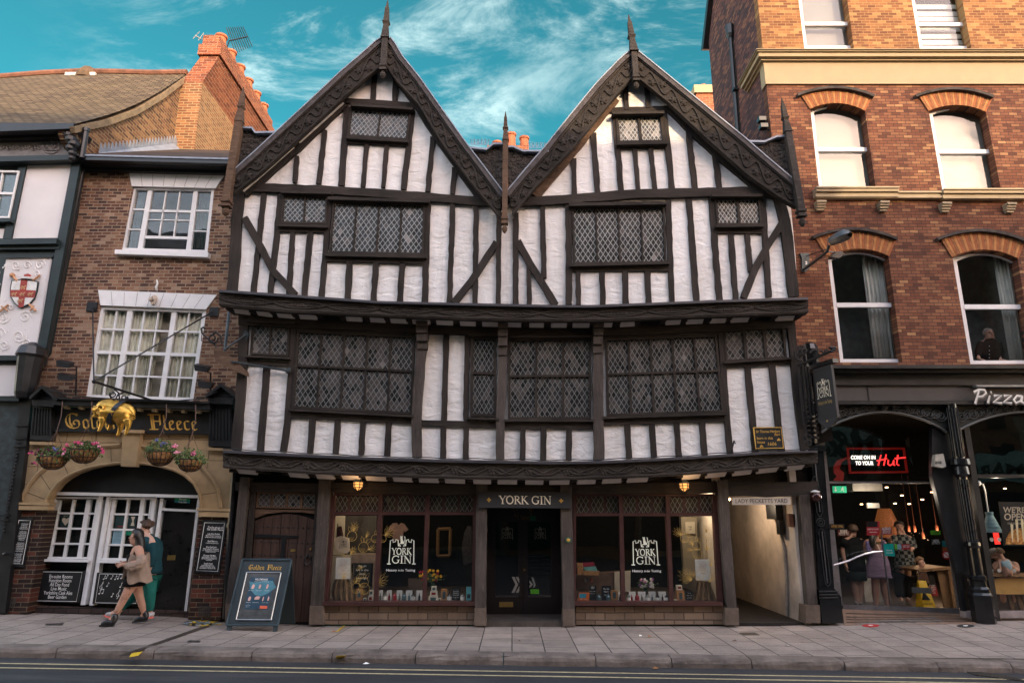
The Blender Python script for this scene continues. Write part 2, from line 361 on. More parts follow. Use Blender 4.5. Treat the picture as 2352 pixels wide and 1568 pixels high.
def castle(ink,x,y,w,cat=True,words=True):
 0
 def p(L_):return[(x+a*w,y+b*w)for a,b in L_]
 lw=.036*w
 ink.line(p([(.05,.0),(.07,.82),(.16,.86),(.17,.76),(.26,.79),(.27,.86),(.35,.84),(.37,.64),(.46,.64)]),lw)
 ink.line(p([(.95,.0),(.93,.82),(.84,.86),(.83,.76),(.74,.79),(.73,.86),(.65,.84),(.63,.64),(.54,.64)]),lw)
 ink.line(p([(.38,.64),(.42,.72),(.58,.72),(.62,.64)]),lw*.8)
 ink.line(p([(-.02,.01),(.11,.01)]),lw);ink.line(p([(.89,.01),(1.02,.01)]),lw)
 if cat:
  ink.poly(p([(.45,.72),(.44,.86),(.43,.92),(.43,1.0),(.45,.97),(.49,.97),(.51,1.0),(.51,.92),(.52,.86),(.57,.76),(.56,.72)]));ink.line(p([(.55,.74),(.6,.8),(.6,.93),(.58,.97)]),lw*.8)
 if words:
  romantext(ink,'YORK',x+.13*w,y+.33*w,.235*w,.74*w);romantext(ink,'GIN',x+.15*w,y+.03*w,.27*w,.72*w)
BI=[0]
def resample(pts,step):
 out=[]
 for(x0,y0),(x1,y1)in zip(pts[:-1],pts[1:]):
  n=max(1,int(math.hypot(x1-x0,y1-y0)/step))
  for i in range(n):out.append((x0+(x1-x0)*i/n,y0+(y1-y0)*i/n))
 out.append(pts[-1]);return out
def edges(pts,w,rough=.07,step=None):
 pts=resample(pts,step or max(w*1.1,8));n=len(pts);A=[];B=[]
 for i,(x,y)in enumerate(pts):
  a=pts[max(i-1,0)];b=pts[min(i+1,n-1)];tx,ty=b[0]-a[0],b[1]-a[1];l=math.hypot(tx,ty)or 1
  nx,ny=-ty/l,tx/l;w1=w/2*(1+random.uniform(-rough,rough)*1.4);w2=w/2*(1+random.uniform(-rough,rough)*1.4)
  A.append((x+nx*w1,y+ny*w1));B.append((x-nx*w2,y-ny*w2))
 return A,B
def beam(parent,name,z,pts,w,Y,proud=.045,mt=None,rough=.07,back=.0):
 A,B=edges(pts,w,rough);BI[0]=(BI[0]+1)%17
 y0=Y-proud-BI[0]*.0011
 m=M();m.strip(KK(z,A,y0),KK(z,B,y0),(0,Y+back-y0,0))
 if mt is None:
  dx=abs(pts[-1][0]-pts[0][0]);dy=abs(pts[-1][1]-pts[0][1]);mt=TH_ if dx>dy*1.5 else TV
 return m.build(name,mt,parent)
def quadlerp(q,s,t):
 (ax,ay),(bx,by),(cx,cy),(dx,dy)=q
 tx,ty=ax+(bx-ax)*s,ay+(by-ay)*s;ux,uy=dx+(cx-dx)*s,dy+(cy-dy)*s
 return(tx+(ux-tx)*t,ty+(uy-ty)*t)
def clip(poly):
 for ax,lim,sg in((0,0,1),(0,1,-1),(1,0,1),(1,1,-1)):
  o=[]
  for i in range(len(poly)):
   p=poly[i];q=poly[(i+1)%len(poly)];dp=(p[ax]-lim)*sg;dq=(q[ax]-lim)*sg
   if dp>=0:o.append(p)
   if(dp<0)!=(dq<0):
    r=dp/(dp-dq);o.append((p[0]+(q[0]-p[0])*r,p[1]+(q[1]-p[1])*r))
  poly=o
  if len(poly)<3:return[]
 return poly
def leadwin(parent,z,quad,cols,rows,nd,Y,fw=5.0,bars=4.0,palette=(.72,.14,.06,.08),splits=None,mt=None,sill=None,hood=None,deep=.075,cw=1.15,name='window',fmt=None):
 0
 q=[D(z,*p)for p in quad]
 f=M();Wd=abs(q[1][0]-q[0][0]);Hd=abs(q[3][1]-q[0][1])
 fs,ft=fw/Wd,fw/Hd;bs,bt=bars/Wd,bars/Hd
 def W3(s,t,y):return PY(*quadlerp(q,s,t),y)
 def bar(s0,t0,s1,t1,y0,y1):f.prism([W3(s0,t0,y0),W3(s1,t0,y0),W3(s1,t1,y0),W3(s0,t1,y0)],(0,y1-y0,0))
 y0,y1=Y-deep,Y-.002
 bar(0,0,1,ft,y0,y1);bar(0,1-ft,1,1,y0,y1);bar(0,ft,fs,1-ft,y0+.002,y1);bar(1-fs,ft,1,1-ft,y0+.002,y1)
 iw=(1-2*fs-(cols-1)*bs)/cols
 if splits is None:splits=[1.0/rows]*rows
 ih=[(1-2*ft-(rows-1)*bt)*x for x in splits]
 for i in range(cols-1):
  s0=fs+(i+1)*iw+i*bs;bar(s0,ft,s0+bs,1-ft,y0+.012,y1)
 for j in range(rows-1):
  t0=ft+sum(ih[:j+1])+j*bt;bar(fs,t0,1-fs,t0+bt,y0+.006,y1)
 fo=f.build(name,fmt or TH_,parent)
 P_=M();Ld=M();yp=Y-.02;yl=Y-.030
 for i in range(cols):
  for j in range(rows):
   s0=fs+i*(iw+bs);t0=ft+sum(ih[:j])+j*bt;s1=s0+iw;t1=t0+ih[j]
   nx,ny=nd[0],nd[1]*splits[j]*rows
   lw=iw*Wd;lh=ih[j]*Hd;patch=[random.random()for _ in range(3)]
   def UV(p):return(s0+(s1-s0)*p[0],t0+(t1-t0)*p[1])
   R_=int(nx+ny)+2
   for a in range(-1,R_+1):
    for b in range(-R_,R_+1):
     poly=[((aa+bb)/(2*nx),(aa-bb)/(2*ny))for aa,bb in((a,b),(a+1,b),(a+1,b+1),(a,b+1))]
     poly=clip(poly)
     if len(poly)<3:continue
     cx_=sum(p[0]for p in poly)/len(poly);cy_=sum(p[1]for p in poly)/len(poly)
     nn=noise.noise(Vector((cx_*2.1+patch[0]*40,cy_*2.3+patch[1]*40,i*3.1+j*7.7)))*.5+random.random()*.75
     th=0;acc=0;r=max(0,min(.999,nn*.8+.1))
     for k_,pv in enumerate(palette):
      acc+=pv
      if r<acc:th=k_;break
     P_.mi=th;tx=random.uniform(-.035,.035);tz=random.uniform(-.035,.035);pts=[]
     c3=W3(*UV((cx_,cy_)),yp)
     for p in poly:
      w=W3(*UV(p),yp);w.y+=(w.x-c3.x)*tx+(w.z-c3.z)*tz;pts.append(w)
     P_.face(pts)
   for fam in(0,1):
    for a in range(-R_,R_+1):
     pts=[]
     sg=1 if fam==0 else-1
     for s_,t_ in((0,a/ny*sg),(1,(a-nx)/ny*sg)):
      pts.append((s_,t_))
     (sa,ta),(sb,tb)=pts
     if ta==tb:continue
     lo,hi=0.0,1.0
     for lim in(0,1):
      k_=(lim-ta)/(tb-ta)
      if(tb>ta)==(lim==0):lo=max(lo,k_)
      else:hi=min(hi,k_)
     if hi-lo<.02:continue
     p0=(sa+(sb-sa)*lo,ta+(tb-ta)*lo);p1=(sa+(sb-sa)*hi,ta+(tb-ta)*hi)
     d0=Vector(quadlerp(q,*UV(p0)));d1=Vector(quadlerp(q,*UV(p1)));tt=(d1-d0).normalized();nn=Vector((-tt.y,tt.x))*cw/2
     yy=yl-.0008*fam
     Ld.prism([PY(*(d0+nn),yy),PY(*(d1+nn),yy),PY(*(d1-nn),yy),PY(*(d0-nn),yy)],(0,.006,0))
 P_.build('pane',PANES if mt is None else mt,fo,fix=False)
 Ld.build('lead_lattice',LEAD2 if Y<12 else LEAD,fo)
 if sill:
  beam(fo,'sill',z,sill[:2],sill[2],Y,.13,rough=.02)
 if hood:
  beam(fo,'hood',z,hood[:2],hood[2],Y,.16,rough=.02)
 return fo
def base_z(X):
 pts=[(-40,.9),(-14,.36),(-9.2,.2),(-8,.17),(-6,.12),(-4.8,.045),(-3.3,.0),(4.5,0),(6.3,.06),(10,.08),(40,.1)]
 for(a,za),(b,zb)in zip(pts[:-1],pts[1:]):
  if X<=b:return za+(zb-za)*max(0,(X-a)/(b-a))
 return pts[-1][1]
def kerb_z(X):return max(-.25,min(.5,.045-.0145*X))-.12
KY=9.86
def pave_z(X,Y):
 f=max(0,min(1,(Y-KY)/(12.6-KY)));return(kerb_z(X)+.12)*(1-f)+base_z(X)*f if Y<12.6 else base_z(X)
def sheet(xs,ys,zf):
 m=M();nx=len(xs)
 for y in ys:
  for x in xs:m.v.append(Vector((x,y,zf(x,y))))
 for j in range(len(ys)-1):
  for i in range(nx-1):m.f.append([j*nx+i,j*nx+i+1,(j+1)*nx+i+1,(j+1)*nx+i]);m.m.append(0)
 return m
xs=[-60,-40,-25,-14,-11]+[-10+.5*i for i in range(41)]+[12,16,25,40,60]
def asphalt():
 t=NT('asphalt');v=t.coord();n=t.noise(v,160,3,.7);b=t.noise(v,1.2,5)
 c=t.mix(t.rng(n,.35,.7),(.020,.020,.022),(.060,.058,.060));c=t.mix(t.rng(b,.4,.7,0,.6),c,(.024,.022,.024));c=t.mix(t.rng(t.noise(t.coord((.25,2,1)),1.5,4),.52,.66,0,.5),c,(.075,.07,.07))
 return t.principled(c,.85,.3,0,t.bump(n,.7,.006))
def paving():
 t=NT('paving_flags');a=t.n('ShaderNodeTexCoord');b=t.n('ShaderNodeTexBrick')
 sp=t.n('ShaderNodeSeparateXYZ');t.l(a.outputs['Object'],sp.inputs[0]);cb=t.n('ShaderNodeCombineXYZ');t.l(sp.outputs[1],cb.inputs[0]);t.l(sp.outputs[0],cb.inputs[1]);t.l(cb.outputs[0],b.inputs['Vector'])
 b.inputs['Scale'].default_value=1;b.inputs['Brick Width'].default_value=.62;b.inputs['Row Height'].default_value=.46;b.inputs['Mortar Size'].default_value=.009;b.inputs['Mortar Smooth'].default_value=.3
 b.inputs['Color1'].default_value=(0,0,0,1);b.inputs['Color2'].default_value=(1,1,1,1)
 n=t.noise(a.outputs['Object'],120,3,.7);g=t.noise(a.outputs['Object'],2.2,6,.65)
 c=t.ramp(b.outputs['Color'],[(0,(.235,.19,.162)),(.5,(.295,.24,.205)),(1,(.345,.282,.242))])
 c=t.mix(t.rng(g,.42,.72,0,.75),c,(.11,.09,.08));c=t.mix(t.rng(n,.42,.62,0,.6),c,(.42,.33,.27));c=t.mix(t.rng(n,.46,.36,0,.6),c,(.10,.08,.07));
 sp2=t.noise(a.outputs['Object'],26,2,.5);c=t.mix(t.rng(sp2,.70,.74,0,.55),c,(.055,.048,.044))
 c=t.mix(t.rng(t.noise(a.outputs['Object'],.7,5,.7),.52,.68,0,.45),c,(.13,.105,.095));c=t.mix(t.rng(t.noise(a.outputs['Object'],9,2,.4),.74,.76,0,.5),c,(.05,.045,.04));c=t.mix(b.outputs['Fac'],c,(.045,.037,.034))
 return t.principled(c,.85,.25,0,t.bump(t.math('SUBTRACT',t.math('MULTIPLY',n,.25),b.outputs['Fac']),.6,.01))
ASPH=asphalt();PAVE=paving()
KERBM=mat('kerb_stone',(.165,.13,.11),.85,.25,var=.45,sc=3.5,bump=.9,bsc=14,bd=.02)
YEL=mat('yellow_line',(.42,.34,.20),.8,.2,var=.25,sc=14)
sheet(xs,[-9.4,-6,-2.3,0,4,8,9.2,KY+.02],lambda x,y:kerb_z(x)+(-.02 if y<9 else 0)).build('road',ASPH,props={'kind':'structure'},loc=(0,0,0),fix=False)
sheet([-300,300],[-300,600],lambda x,y:-.9).build('ground',mat('earth',(.12,.1,.09)),props={'kind':'structure'},loc=(0,0,0),fix=False)
sheet(xs,[KY+.28,10.6,11.2,11.9,12.6,13.2,13.9],pave_z).build('pavement',PAVE,props={'kind':'structure'},loc=(0,0,0),fix=False)
m=M();x=-16.0;random.seed(3)
while x<16:
 w=random.uniform(.95,1.35);x1=x+w-.012;n=6;j1=random.uniform(-.008,.008)
 prof=[(0,-.1),(-.003,.06),(.012,.1),(.045,.122),(.29,.122),(.29,-.1)]
 b=len(m.v);k=len(prof)
 for i in range(n+1):
  xx=x+(x1-x)*i/n;e=.022 if i in(0,n)else 0
  for q,(dy,dz)in enumerate(prof):
   jt=random.uniform(-.010,.010)if 1<=q<=3 else 0
   m.v.append(Vector((xx,KY+dy+jt+j1+(e if q<3 else 0),kerb_z(xx)+dz-(e*.5 if q in(2,3)else 0)+jt*.6)))
 for i in range(n):
  for q in range(k-1):m.f.append([b+i*k+q,b+(i+1)*k+q,b+(i+1)*k+q+1,b+i*k+q+1]);m.m.append(0)
 m.f+=[[b+q for q in range(k)],[b+n*k+q for q in range(k)][::-1]];m.m+=[0,0]
 x+=w
m.build('kerb',KERBM,props={'kind':'structure'},loc=(0,0,0))
for dy,w in((-.36,.058),(-.60,.058)):
 m=M();n=60
 A=[];B=[]
 for i in range(n+1):
  X=-15+27.5*i/n;ww=w/2+random.uniform(-.004,.004);A.append(Vector((X,KY+dy+ww,kerb_z(X)+.004 if True else 0)));B.append(Vector((X,KY+dy-ww,kerb_z(X)+.004)))
 for i in range(n):m.face([A[i],B[i],B[i+1],A[i+1]])
 m.build('road_line',YEL,props={'kind':'structure'},fix=False)
Y2,Y1,Y0=11.85,12.20,12.62
house=thing('timber_framed_house','black and white half timbered house with twin gables and leaded windows over the gin shop','house',(.25,12.6,0))
random.seed(11)
out2=[D('G',*p)for p in[(62,1432),(95,1180),(125,930),(640,430),(845,215),(900,330),(1100,650),(1405,1040)]]+[D('H',*p)for p in[(60,1015),(330,760),(688,285),(900,470),(1180,740),(1455,985),(1480,1250),(1492,1455),(1000,1490),(300,1500)]]+[D('G',1300,1500),D('G',600,1470)]
M().prism([PY(u,v,Y2)for u,v in out2],(0,1.2,0)).build('plaster_wall',PL,house)
out1=[D('M',*p)for p in[(130,1262),(200,640),(195,230),(1200,250),(2352,290)]]+[D('N',*p)for p in[(1500,230),(2110,200),(2160,900),(2215,1262),(1300,1320),(500,1335)]]+[D('M',1400,1320),D('M',700,1290)]
M().prism([PY(u,v,Y1)for u,v in out1],(0,1.2,0)).build('plaster_wall',PL,house)
def lab(o,s):o['label']=s;return o
g=lambda name,pts,w,**k:beam(house,name,'G',pts,w,Y2,**k)
g('tie_beam',[(130,915),(350,922),(600,932),(900,952),(1150,972),(1392,992)],40,proud=.08)
g('corner_post',[(126,935),(112,1080),(104,1250),(90,1425)],52,proud=.06)
for a,b,c,d,w in[(247,935,195,1432,26),(332,935,278,1437,28),(388,1135,367,1445,25),(474,1135,443,1452,27),(572,950,528,1458,26),(667,1270,657,1467,30),(796,1280,785,1473,28),(926,1285,914,1478,30),(1050,985,1036,1482,30),(1173,985,1157,1485,26),(1288,990,1283,1488,26),(1400,1040,1396,1489,26),(1480,1070,1484,1492,26),(408,762,397,893,22),(546,636,515,900,25),(654,520,626,908,29),(752,695,732,915,22),(850,702,832,918,22),(974,540,932,928,29),(1076,670,1050,938,25),(1183,820,1172,950,24),(790,365,780,495,26),(895,378,888,502,26)]:
 g('stud',[(a,b),(c,d)],w,rough=.11)
g('rail',[(318,1122),(562,1127)],24);g('rail',[(558,1266),(1050,1280)],28);g('rail',[(650,688),(958,702)],26);g('collar_beam',[(645,492),(820,502),(1000,517)],24)
g('brace',[(150,1065),(215,1180),(290,1325),(360,1398),(398,1442)],34,proud=.065);g('brace',[(1388,1185),(1320,1290),(1265,1375),(1178,1482)],31,proud=.065)
g('inner_rafter',[(640,500),(410,715),(150,945)],44,proud=.06);g('inner_rafter',[(890,360),(1000,510),(1110,680),(1310,965)],44,proud=.06)
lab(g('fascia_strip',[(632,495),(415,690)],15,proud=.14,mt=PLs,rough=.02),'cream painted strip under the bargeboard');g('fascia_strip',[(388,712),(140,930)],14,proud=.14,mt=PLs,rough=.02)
leadwin(house,'G',[(338,952),(560,957),(553,1098),(328,1093)],2,1,(4.2,4.6),Y2,4.5,3.5,palette=(.62,.1,.1,.18),sill=((312,1100),(560,1108),14),hood=((330,938),(578,944),13))
leadwin(house,'G',[(585,985),(1038,1000),(1030,1248),(565,1238)],4,1,(4.1,6.7),Y2,4.5,3.5,palette=(.68,.1,.12,.10),sill=((545,1245),(1045,1256),16),hood=((560,970),(1058,985),14))
leadwin(house,'G',[(668,522),(972,540),(952,690),(652,668)],2,1,(6,4.6),Y2,5.5,3.5,palette=(.35,.5,.12,.03),cw=.9,sill=((650,672),(955,690),13),hood=((672,512),(980,532),12))
h=lambda name,pts,w,**k:beam(house,name,'H',pts,w,Y2,**k)
h('tie_beam',[(95,990),(400,972),(700,948),(1000,942),(1320,932),(1420,962)],42,proud=.08)
h('corner_post',[(1400,965),(1432,1080),(1452,1250),(1474,1452)],52,proud=.06)
for a,b,c,d,w in[(112,1040,107,1495,25),(241,1000,248,1360,27),(175,1310,176,1493,25),(370,985,371,1490,32),(415,1330,418,1490,25),(533,1330,538,1490,27),(646,1328,650,1488,28),(757,1325,762,1486,28),(857,980,877,1482,28),(960,975,997,1480,29),(1068,965,1110,1476,30),(1165,1145,1190,1472,27),(1245,1145,1262,1330,24),(1320,955,1352,1455,27),(395,775,397,955,25),(490,650,512,948,27),(598,560,627,940,28),(693,730,712,935,22),(772,726,793,932,22),(838,550,878,928,27),(955,620,990,922,27),(1085,740,1110,918,27),(648,412,655,535,24),(750,398,762,527,23)]:
 h('stud',[(a,b),(c,d)],w,rough=.11)
h('rail',[(372,1316),(868,1314)],26);h('rail',[(1085,1128),(1325,1130)],28);h('rail',[(603,716),(855,712)],26);h('collar_beam',[(535,541),(700,536),(872,530)],25)
h('brace',[(118,1180),(180,1290),(250,1402),(305,1492)],34,proud=.065);h('brace',[(1432,1070),(1345,1205),(1285,1315),(1228,1458)],34,proud=.065)
h('inner_rafter',[(600,480),(400,730),(205,960)],40,proud=.06,mt=TB);h('inner_rafter',[(865,520),(1010,665),(1160,800),(1320,930)],48,proud=.06)
leadwin(house,'H',[(385,1010),(840,1010),(850,1290),(393,1293)],4,1,(4.1,7),Y2,4.5,3.5,palette=(.74,.08,.05,.13),sill=((375,1297),(866,1284),15),hood=((372,1001),(850,993),15))
leadwin(house,'H',[(1085,965),(1308,962),(1318,1102),(1097,1102)],2,1,(4.8,4.2),Y2,5,6,palette=(.7,.15,.07,.08),sill=((1090,1106),(1328,1102),14),hood=((1070,956),(1320,956),12))
leadwin(house,'H',[(598,562),(826,558),(842,696),(608,700)],2,1,(5,4.4),Y2,5,6,palette=(.2,.32,.45,.03),sill=((605,704),(855,697),13),hood=((583,553),(838,549),12))
def barge(z,outer,inner,lbl):
 n=26
 def along(pts,f):
  L_=[math.hypot(b[0]-a[0],b[1]-a[1])for a,b in zip(pts[:-1],pts[1:])];T_=sum(L_)*f
  for(a,b),l in zip(zip(pts[:-1],pts[1:]),L_):
   if T_<=l:return(a[0]+(b[0]-a[0])*T_/l,a[1]+(b[1]-a[1])*T_/l)
   T_-=l
  return pts[-1]
 YB=11.60
 A=[along(outer,i/n)for i in range(n+1)];B=[along(inner,i/n)for i in range(n+1)]
 o=M().strip(KK(z,A,YB),KK(z,B,YB),(0,.07,0)).build('bargeboard',TCB,house)
 o['label']=lbl
 mid=lambda i,f:(A[i][0]+(B[i][0]-A[i][0])*f,A[i][1]+(B[i][1]-A[i][1])*f)
 c=M()
 for f in(.10,.93):c.tube([K(z,*mid(i,f),YB-.005)for i in range(n+1)],.022,5)
 N_=90;vine=[]
 for i in range(N_+1):
  a=along(outer,i/N_);b=along(inner,i/N_);f=.5+.24*sin(i/N_*pi*15);vine.append(K(z,a[0]+(b[0]-a[0])*f,a[1]+(b[1]-a[1])*f,YB-.008))
 c.tube(vine,.020,5)
 for k in range(15):
  fr=(k+.5)/15;a=along(outer,fr);b=along(inner,fr);f=.5-.13*sin(fr*pi*15);p=K(z,a[0]+(b[0]-a[0])*f,a[1]+(b[1]-a[1])*f,YB-.012)
  c.ball(p,.052,7,4,(1,.5,1))
  for q in range(5):
   an=q*1.26+k;c.ball(p+Vector((cos(an)*.058,0,sin(an)*.058)),.026,5,4,(1,.6,1))
 c.build('carving',TCB,o)
 t=[(p[0]*1.0,p[1])for p in A]
 ex=[Vector(K(z,*p,YB-.05))for p in A];nrm=(ex[-1]-ex[0]);nrm=Vector((nrm.z,0,-nrm.x)).normalized()
 if nrm.z<0:nrm=-nrm
 r=M().strip([p+nrm*.002 for p in ex],[p+nrm*.085 for p in ex],(0,6.2,0)).build('roof',mat('roof_tile',(.07,.06,.06),.85,.3,var=.4,sc=8,bump=.8,bsc=9,bd=.03),house)
 M().strip([p+nrm*.086-Vector((0,.015,0))for p in ex],[p+nrm*.105-Vector((0,.015,0))for p in ex],(0,.35,0)).build('lead_verge',LEADF,r)
barge('G',[(845,195),(820,208),(740,280),(640,365),(470,525),(330,655),(200,775),(92,870)],[(832,322),(740,395),(640,482),(500,610),(380,720),(240,845),(100,955)],'carved bargeboard on the left slope of the left gable')
barge('G',[(848,195),(865,215),(905,285),(990,390),(1120,575),(1225,722),(1330,860),(1408,965)],[(838,318),(900,405),(1010,520),(1130,720),(1280,920),(1404,1068)],'carved bargeboard on the right slope of the left gable')
barge('H',[(686,262),(640,300),(520,425),(370,610),(270,735),(170,850),(78,960)],[(680,385),(590,485),(390,730),(210,915),(95,1055)],'carved bargeboard on the left slope of the right gable')
barge('H',[(690,262),(760,318),(870,408),(1060,563),(1210,685),(1340,798),(1480,915)],[(706,385),(860,510),(1050,690),(1250,868),(1390,965),(1482,1020)],'carved bargeboard on the right slope of the right gable')
def finial(z,tip,base,wb,shaft,ws,drop,lbl,Y=11.52,mt=TC):
 0
 t=K(z,*tip,Y);b=K(z,*base,Y);s1=K(z,*shaft,Y);r=abs(K(z,base[0]+wb/2,base[1],Y).x-b.x);rs=abs(K(z,shaft[0]+ws/2,shaft[1],Y).x-s1.x)
 m=M();q=.7071
 def sq(p,a):return[p+Vector((-a,-a,0)),p+Vector((a,-a,0)),p+Vector((a,a,0)),p+Vector((-a,a,0))]
 def loft(L_):
  for(p,a),(p2,a2)in zip(L_[:-1],L_[1:]):
   A=sq(p,a);B=sq(p2,a2)
   for i in range(4):m.face([A[i],A[(i+1)%4],B[(i+1)%4],B[i]])
  m.face(sq(*L_[0]));m.face(sq(*L_[-1]))
 up=t-b
 loft([(t,r*.10),(b+up*.82,r*.35),(b+up*.80,r*.5),(b+up*.45,r*.72),(b+up*.42,r*1.0),(b+up*.36,r*.62),(b+up*.04,r*1.0),(b,r*1.15)])
 loft([(b,rs),(s1,rs*1.02)])
 d=K(z,*drop,Y);dn=s1-d
 loft([(s1,rs*1.3),(s1-dn*.12,rs*1.35),(s1-dn*.2,rs*.9),(s1-dn*.3,rs*1.25),(s1-dn*.42,rs*1.3)])
 m.lathe(s1-dn*.42-Vector((0,0,0)),[(rs*.7,0),(rs*.65,-dn.z*.1),(rs*1.1,-dn.z*.25),(rs*.9,-dn.z*.42),(rs*.3,-dn.z*.56)],10)
 o=m.build('finial',mt,house);o['label']=lbl;return o
finial('G',(855,3),(842,192),36,(834,322),28,(829,388),'tallest spire finial, on the left gable',11.54)
finial('H',(662,74),(688,258),38,(697,378),27,(701,436),'spire finial on the right gable',11.54)
finial('G',(148,428),(128,600),36,(66,985),36,(60,1060),'leaning spire post at the left corner',11.54,TB)
finial('G',(1432,548),(1432,690),28,(1428,1068),26,(1427,1145),'slender spire post in the valley between the gables',11.50,TB)
finial('H',(1412,482),(1442,650),34,(1506,1030),32,(1516,1112),'spire post with green tip at the right corner',11.54)
def spandrel(z,poly,lead,lbl):
 o=M().prism(KK(z,poly,11.66),(0,.06,0)).build('carved_spandrel',TC,house);o['label']=lbl
 c=M();xs_=[p[0]for p in poly];ys_=[p[1]for p in poly]
 def inside(x,y):
  k=False
  for i in range(len(poly)):
   (x0,y0),(x1,y1)=poly[i],poly[i-1]
   if(y0>y)!=(y1>y)and x<(x1-x0)*(y-y0)/(y1-y0)+x0:k=not k
  return k
 for _ in range(260):
  x=random.uniform(min(xs_),max(xs_));y=random.uniform(min(ys_),max(ys_))
  if inside(x,y)and inside(x+7,y+7)and inside(x-7,y-7):c.ball(K(z,x,y,11.658),random.uniform(.022,.045),6,4,(1,.5,1))
 c.build('carving',TC,o)
 a,b=edges(lead,9,.05);M().strip(KK(z,a,11.56),KK(z,b,11.56),(0,.3,0)).build('lead_capping',LEADF,o)
spandrel('G',[(135,625),(188,628),(205,655),(330,650),(250,735),(105,858)],[(128,622),(188,625),(205,648),(330,645)],'carved spandrel by the left corner post')
spandrel('G',[(1226,725),(1335,735),(1372,708),(1420,708),(1420,960),(1330,858)],[(1226,718),(1338,730),(1372,703),(1420,703)],'carved spandrel left of the valley post')
spandrel('H',[(70,722),(98,722),(145,742),(268,742),(170,850),(72,950)],[(70,717),(98,717),(145,738),(272,738)],'carved spandrel right of the valley post')
spandrel('H',[(1245,700),(1330,700),(1390,675),(1440,675),(1474,900),(1340,795)],[(1235,690),(1330,692),(1390,667),(1442,665)],'carved spandrel by the right corner post')
def bress(zl,top,zr,top2,bot,bot2,Y,depth,kind,lbl):
 T_=[D(zl,*p)for p in top]+[D(zr,*p)for p in top2];B_=[D(zl,*p)for p in bot]+[D(zr,*p)for p in bot2]
 def at(L_,u):
  for(a,b)in zip(L_[:-1],L_[1:]):
   if u<=b[0]:return a[1]+(b[1]-a[1])*max(0,(u-a[0])/(b[0]-a[0]))
  return L_[-1][1]
 u0,u1=T_[0][0],T_[-1][0];n=60;us=[u0+(u1-u0)*i/n for i in range(n+1)]
 def E(f,y,dv=0):return[PY(u,at(T_,u)*(1-f)+at(B_,u)*f+dv,y)for u in us]
 o=M().strip(E(.06,Y),E(1,Y),(0,depth,0)).build('bressumer',TC,house);o['label']=lbl
 c=M();c.strip(E(-.02,Y-.09),E(.13,Y-.09),(0,.4,0));cap=c.build('lead_capping',mat('dark_lead',(.05,.045,.05),.5,.5,.2),o)
 c=M();c.tube(E(.20,Y),.016,5);c.tube(E(.88,Y),.020,5);mid=E(.53,Y-.004);hh=(E(.2,Y)[5]-E(.88,Y)[5]).length
 Ltot=sum((mid[i+1]-mid[i]).length for i in range(n));reps=int(Ltot/(.62 if kind=='vine'else.95))
 def pt(f,off):
  k=f*n;i=min(n-1,int(k));p=mid[i].lerp(mid[i+1],k-i);return p+Vector((0,-.006,off))
 NN=reps*14
 if kind=='vine':
  c.tube([pt(i/NN,hh*.27*sin(i/NN*reps*2*pi))for i in range(NN+1)],.017,5)
  c.tube([pt(i/NN,hh*.30*sin(i/NN*reps*2*pi+.9))for i in range(NN+1)],.011,4)
  for r in range(reps*2):
   f=(r+.5)/(reps*2);s_=-1 if r%2==0 else 1;p=pt(f,hh*.02*s_)
   if r%2==0:
    c.ball(p,.034,8,4,(1,.7,1))
    for q in range(6):c.ball(p+Vector((cos(q*1.047)*.052,0,sin(q*1.047)*.052)),.027,6,4,(1,.6,1))
   for q in(-1,1):
    c.tube([pt(f,0),pt(min(1,max(0,f+.25*q/reps)),hh*.30*q*s_),pt(min(1,max(0,f+.42*q/reps)),hh*.36*q*s_)],[.016,.02,.005],4)
 else:
  for ph in(0,pi):
   c.tube([pt(i/NN,hh*.33*sin(i/NN*reps*pi+ph))for i in range(NN+1)],.016,5)
   c.tube([pt(i/NN,hh*.17*sin(i/NN*reps*pi+ph))for i in range(NN+1)],.011,4)
  for r in range(reps*4):
   f=(r+.5)/(reps*4);p=pt(f,0)
   for dx,dz in((.05,0),(-.05,0),(0,.05),(0,-.05)):c.ball(p+Vector((dx,0,dz*.8)),.016,6,4,(1,.6,1))
 c.build('carving',TC,o)
 return us,at,B_
b2=bress('M',[(42,72),(600,110),(1200,155),(1700,167),(2300,180)],'N',[(300,184),(600,186),(1000,171),(1500,150),(2215,128)],[(42,186),(500,232),(1270,266),(1900,290),(2300,300)],[(300,300),(700,301),(1200,280),(1700,262),(2215,243)],11.70,.14,'strap','carved bressumer with strapwork under the gables')
b1=bress('M',[(72,1250),(600,1278),(1200,1305),(1700,1320),(2300,1330)],'N',[(300,1334),(700,1330),(1300,1300),(1900,1262),(2285,1252)],[(72,1380),(700,1422),(1400,1448),(1900,1462),(2300,1466)],[(300,1468),(600,1464),(1200,1440),(1700,1400),(2285,1345)],12.02,.14,'vine','carved bressumer with a flowering vine above the shop')
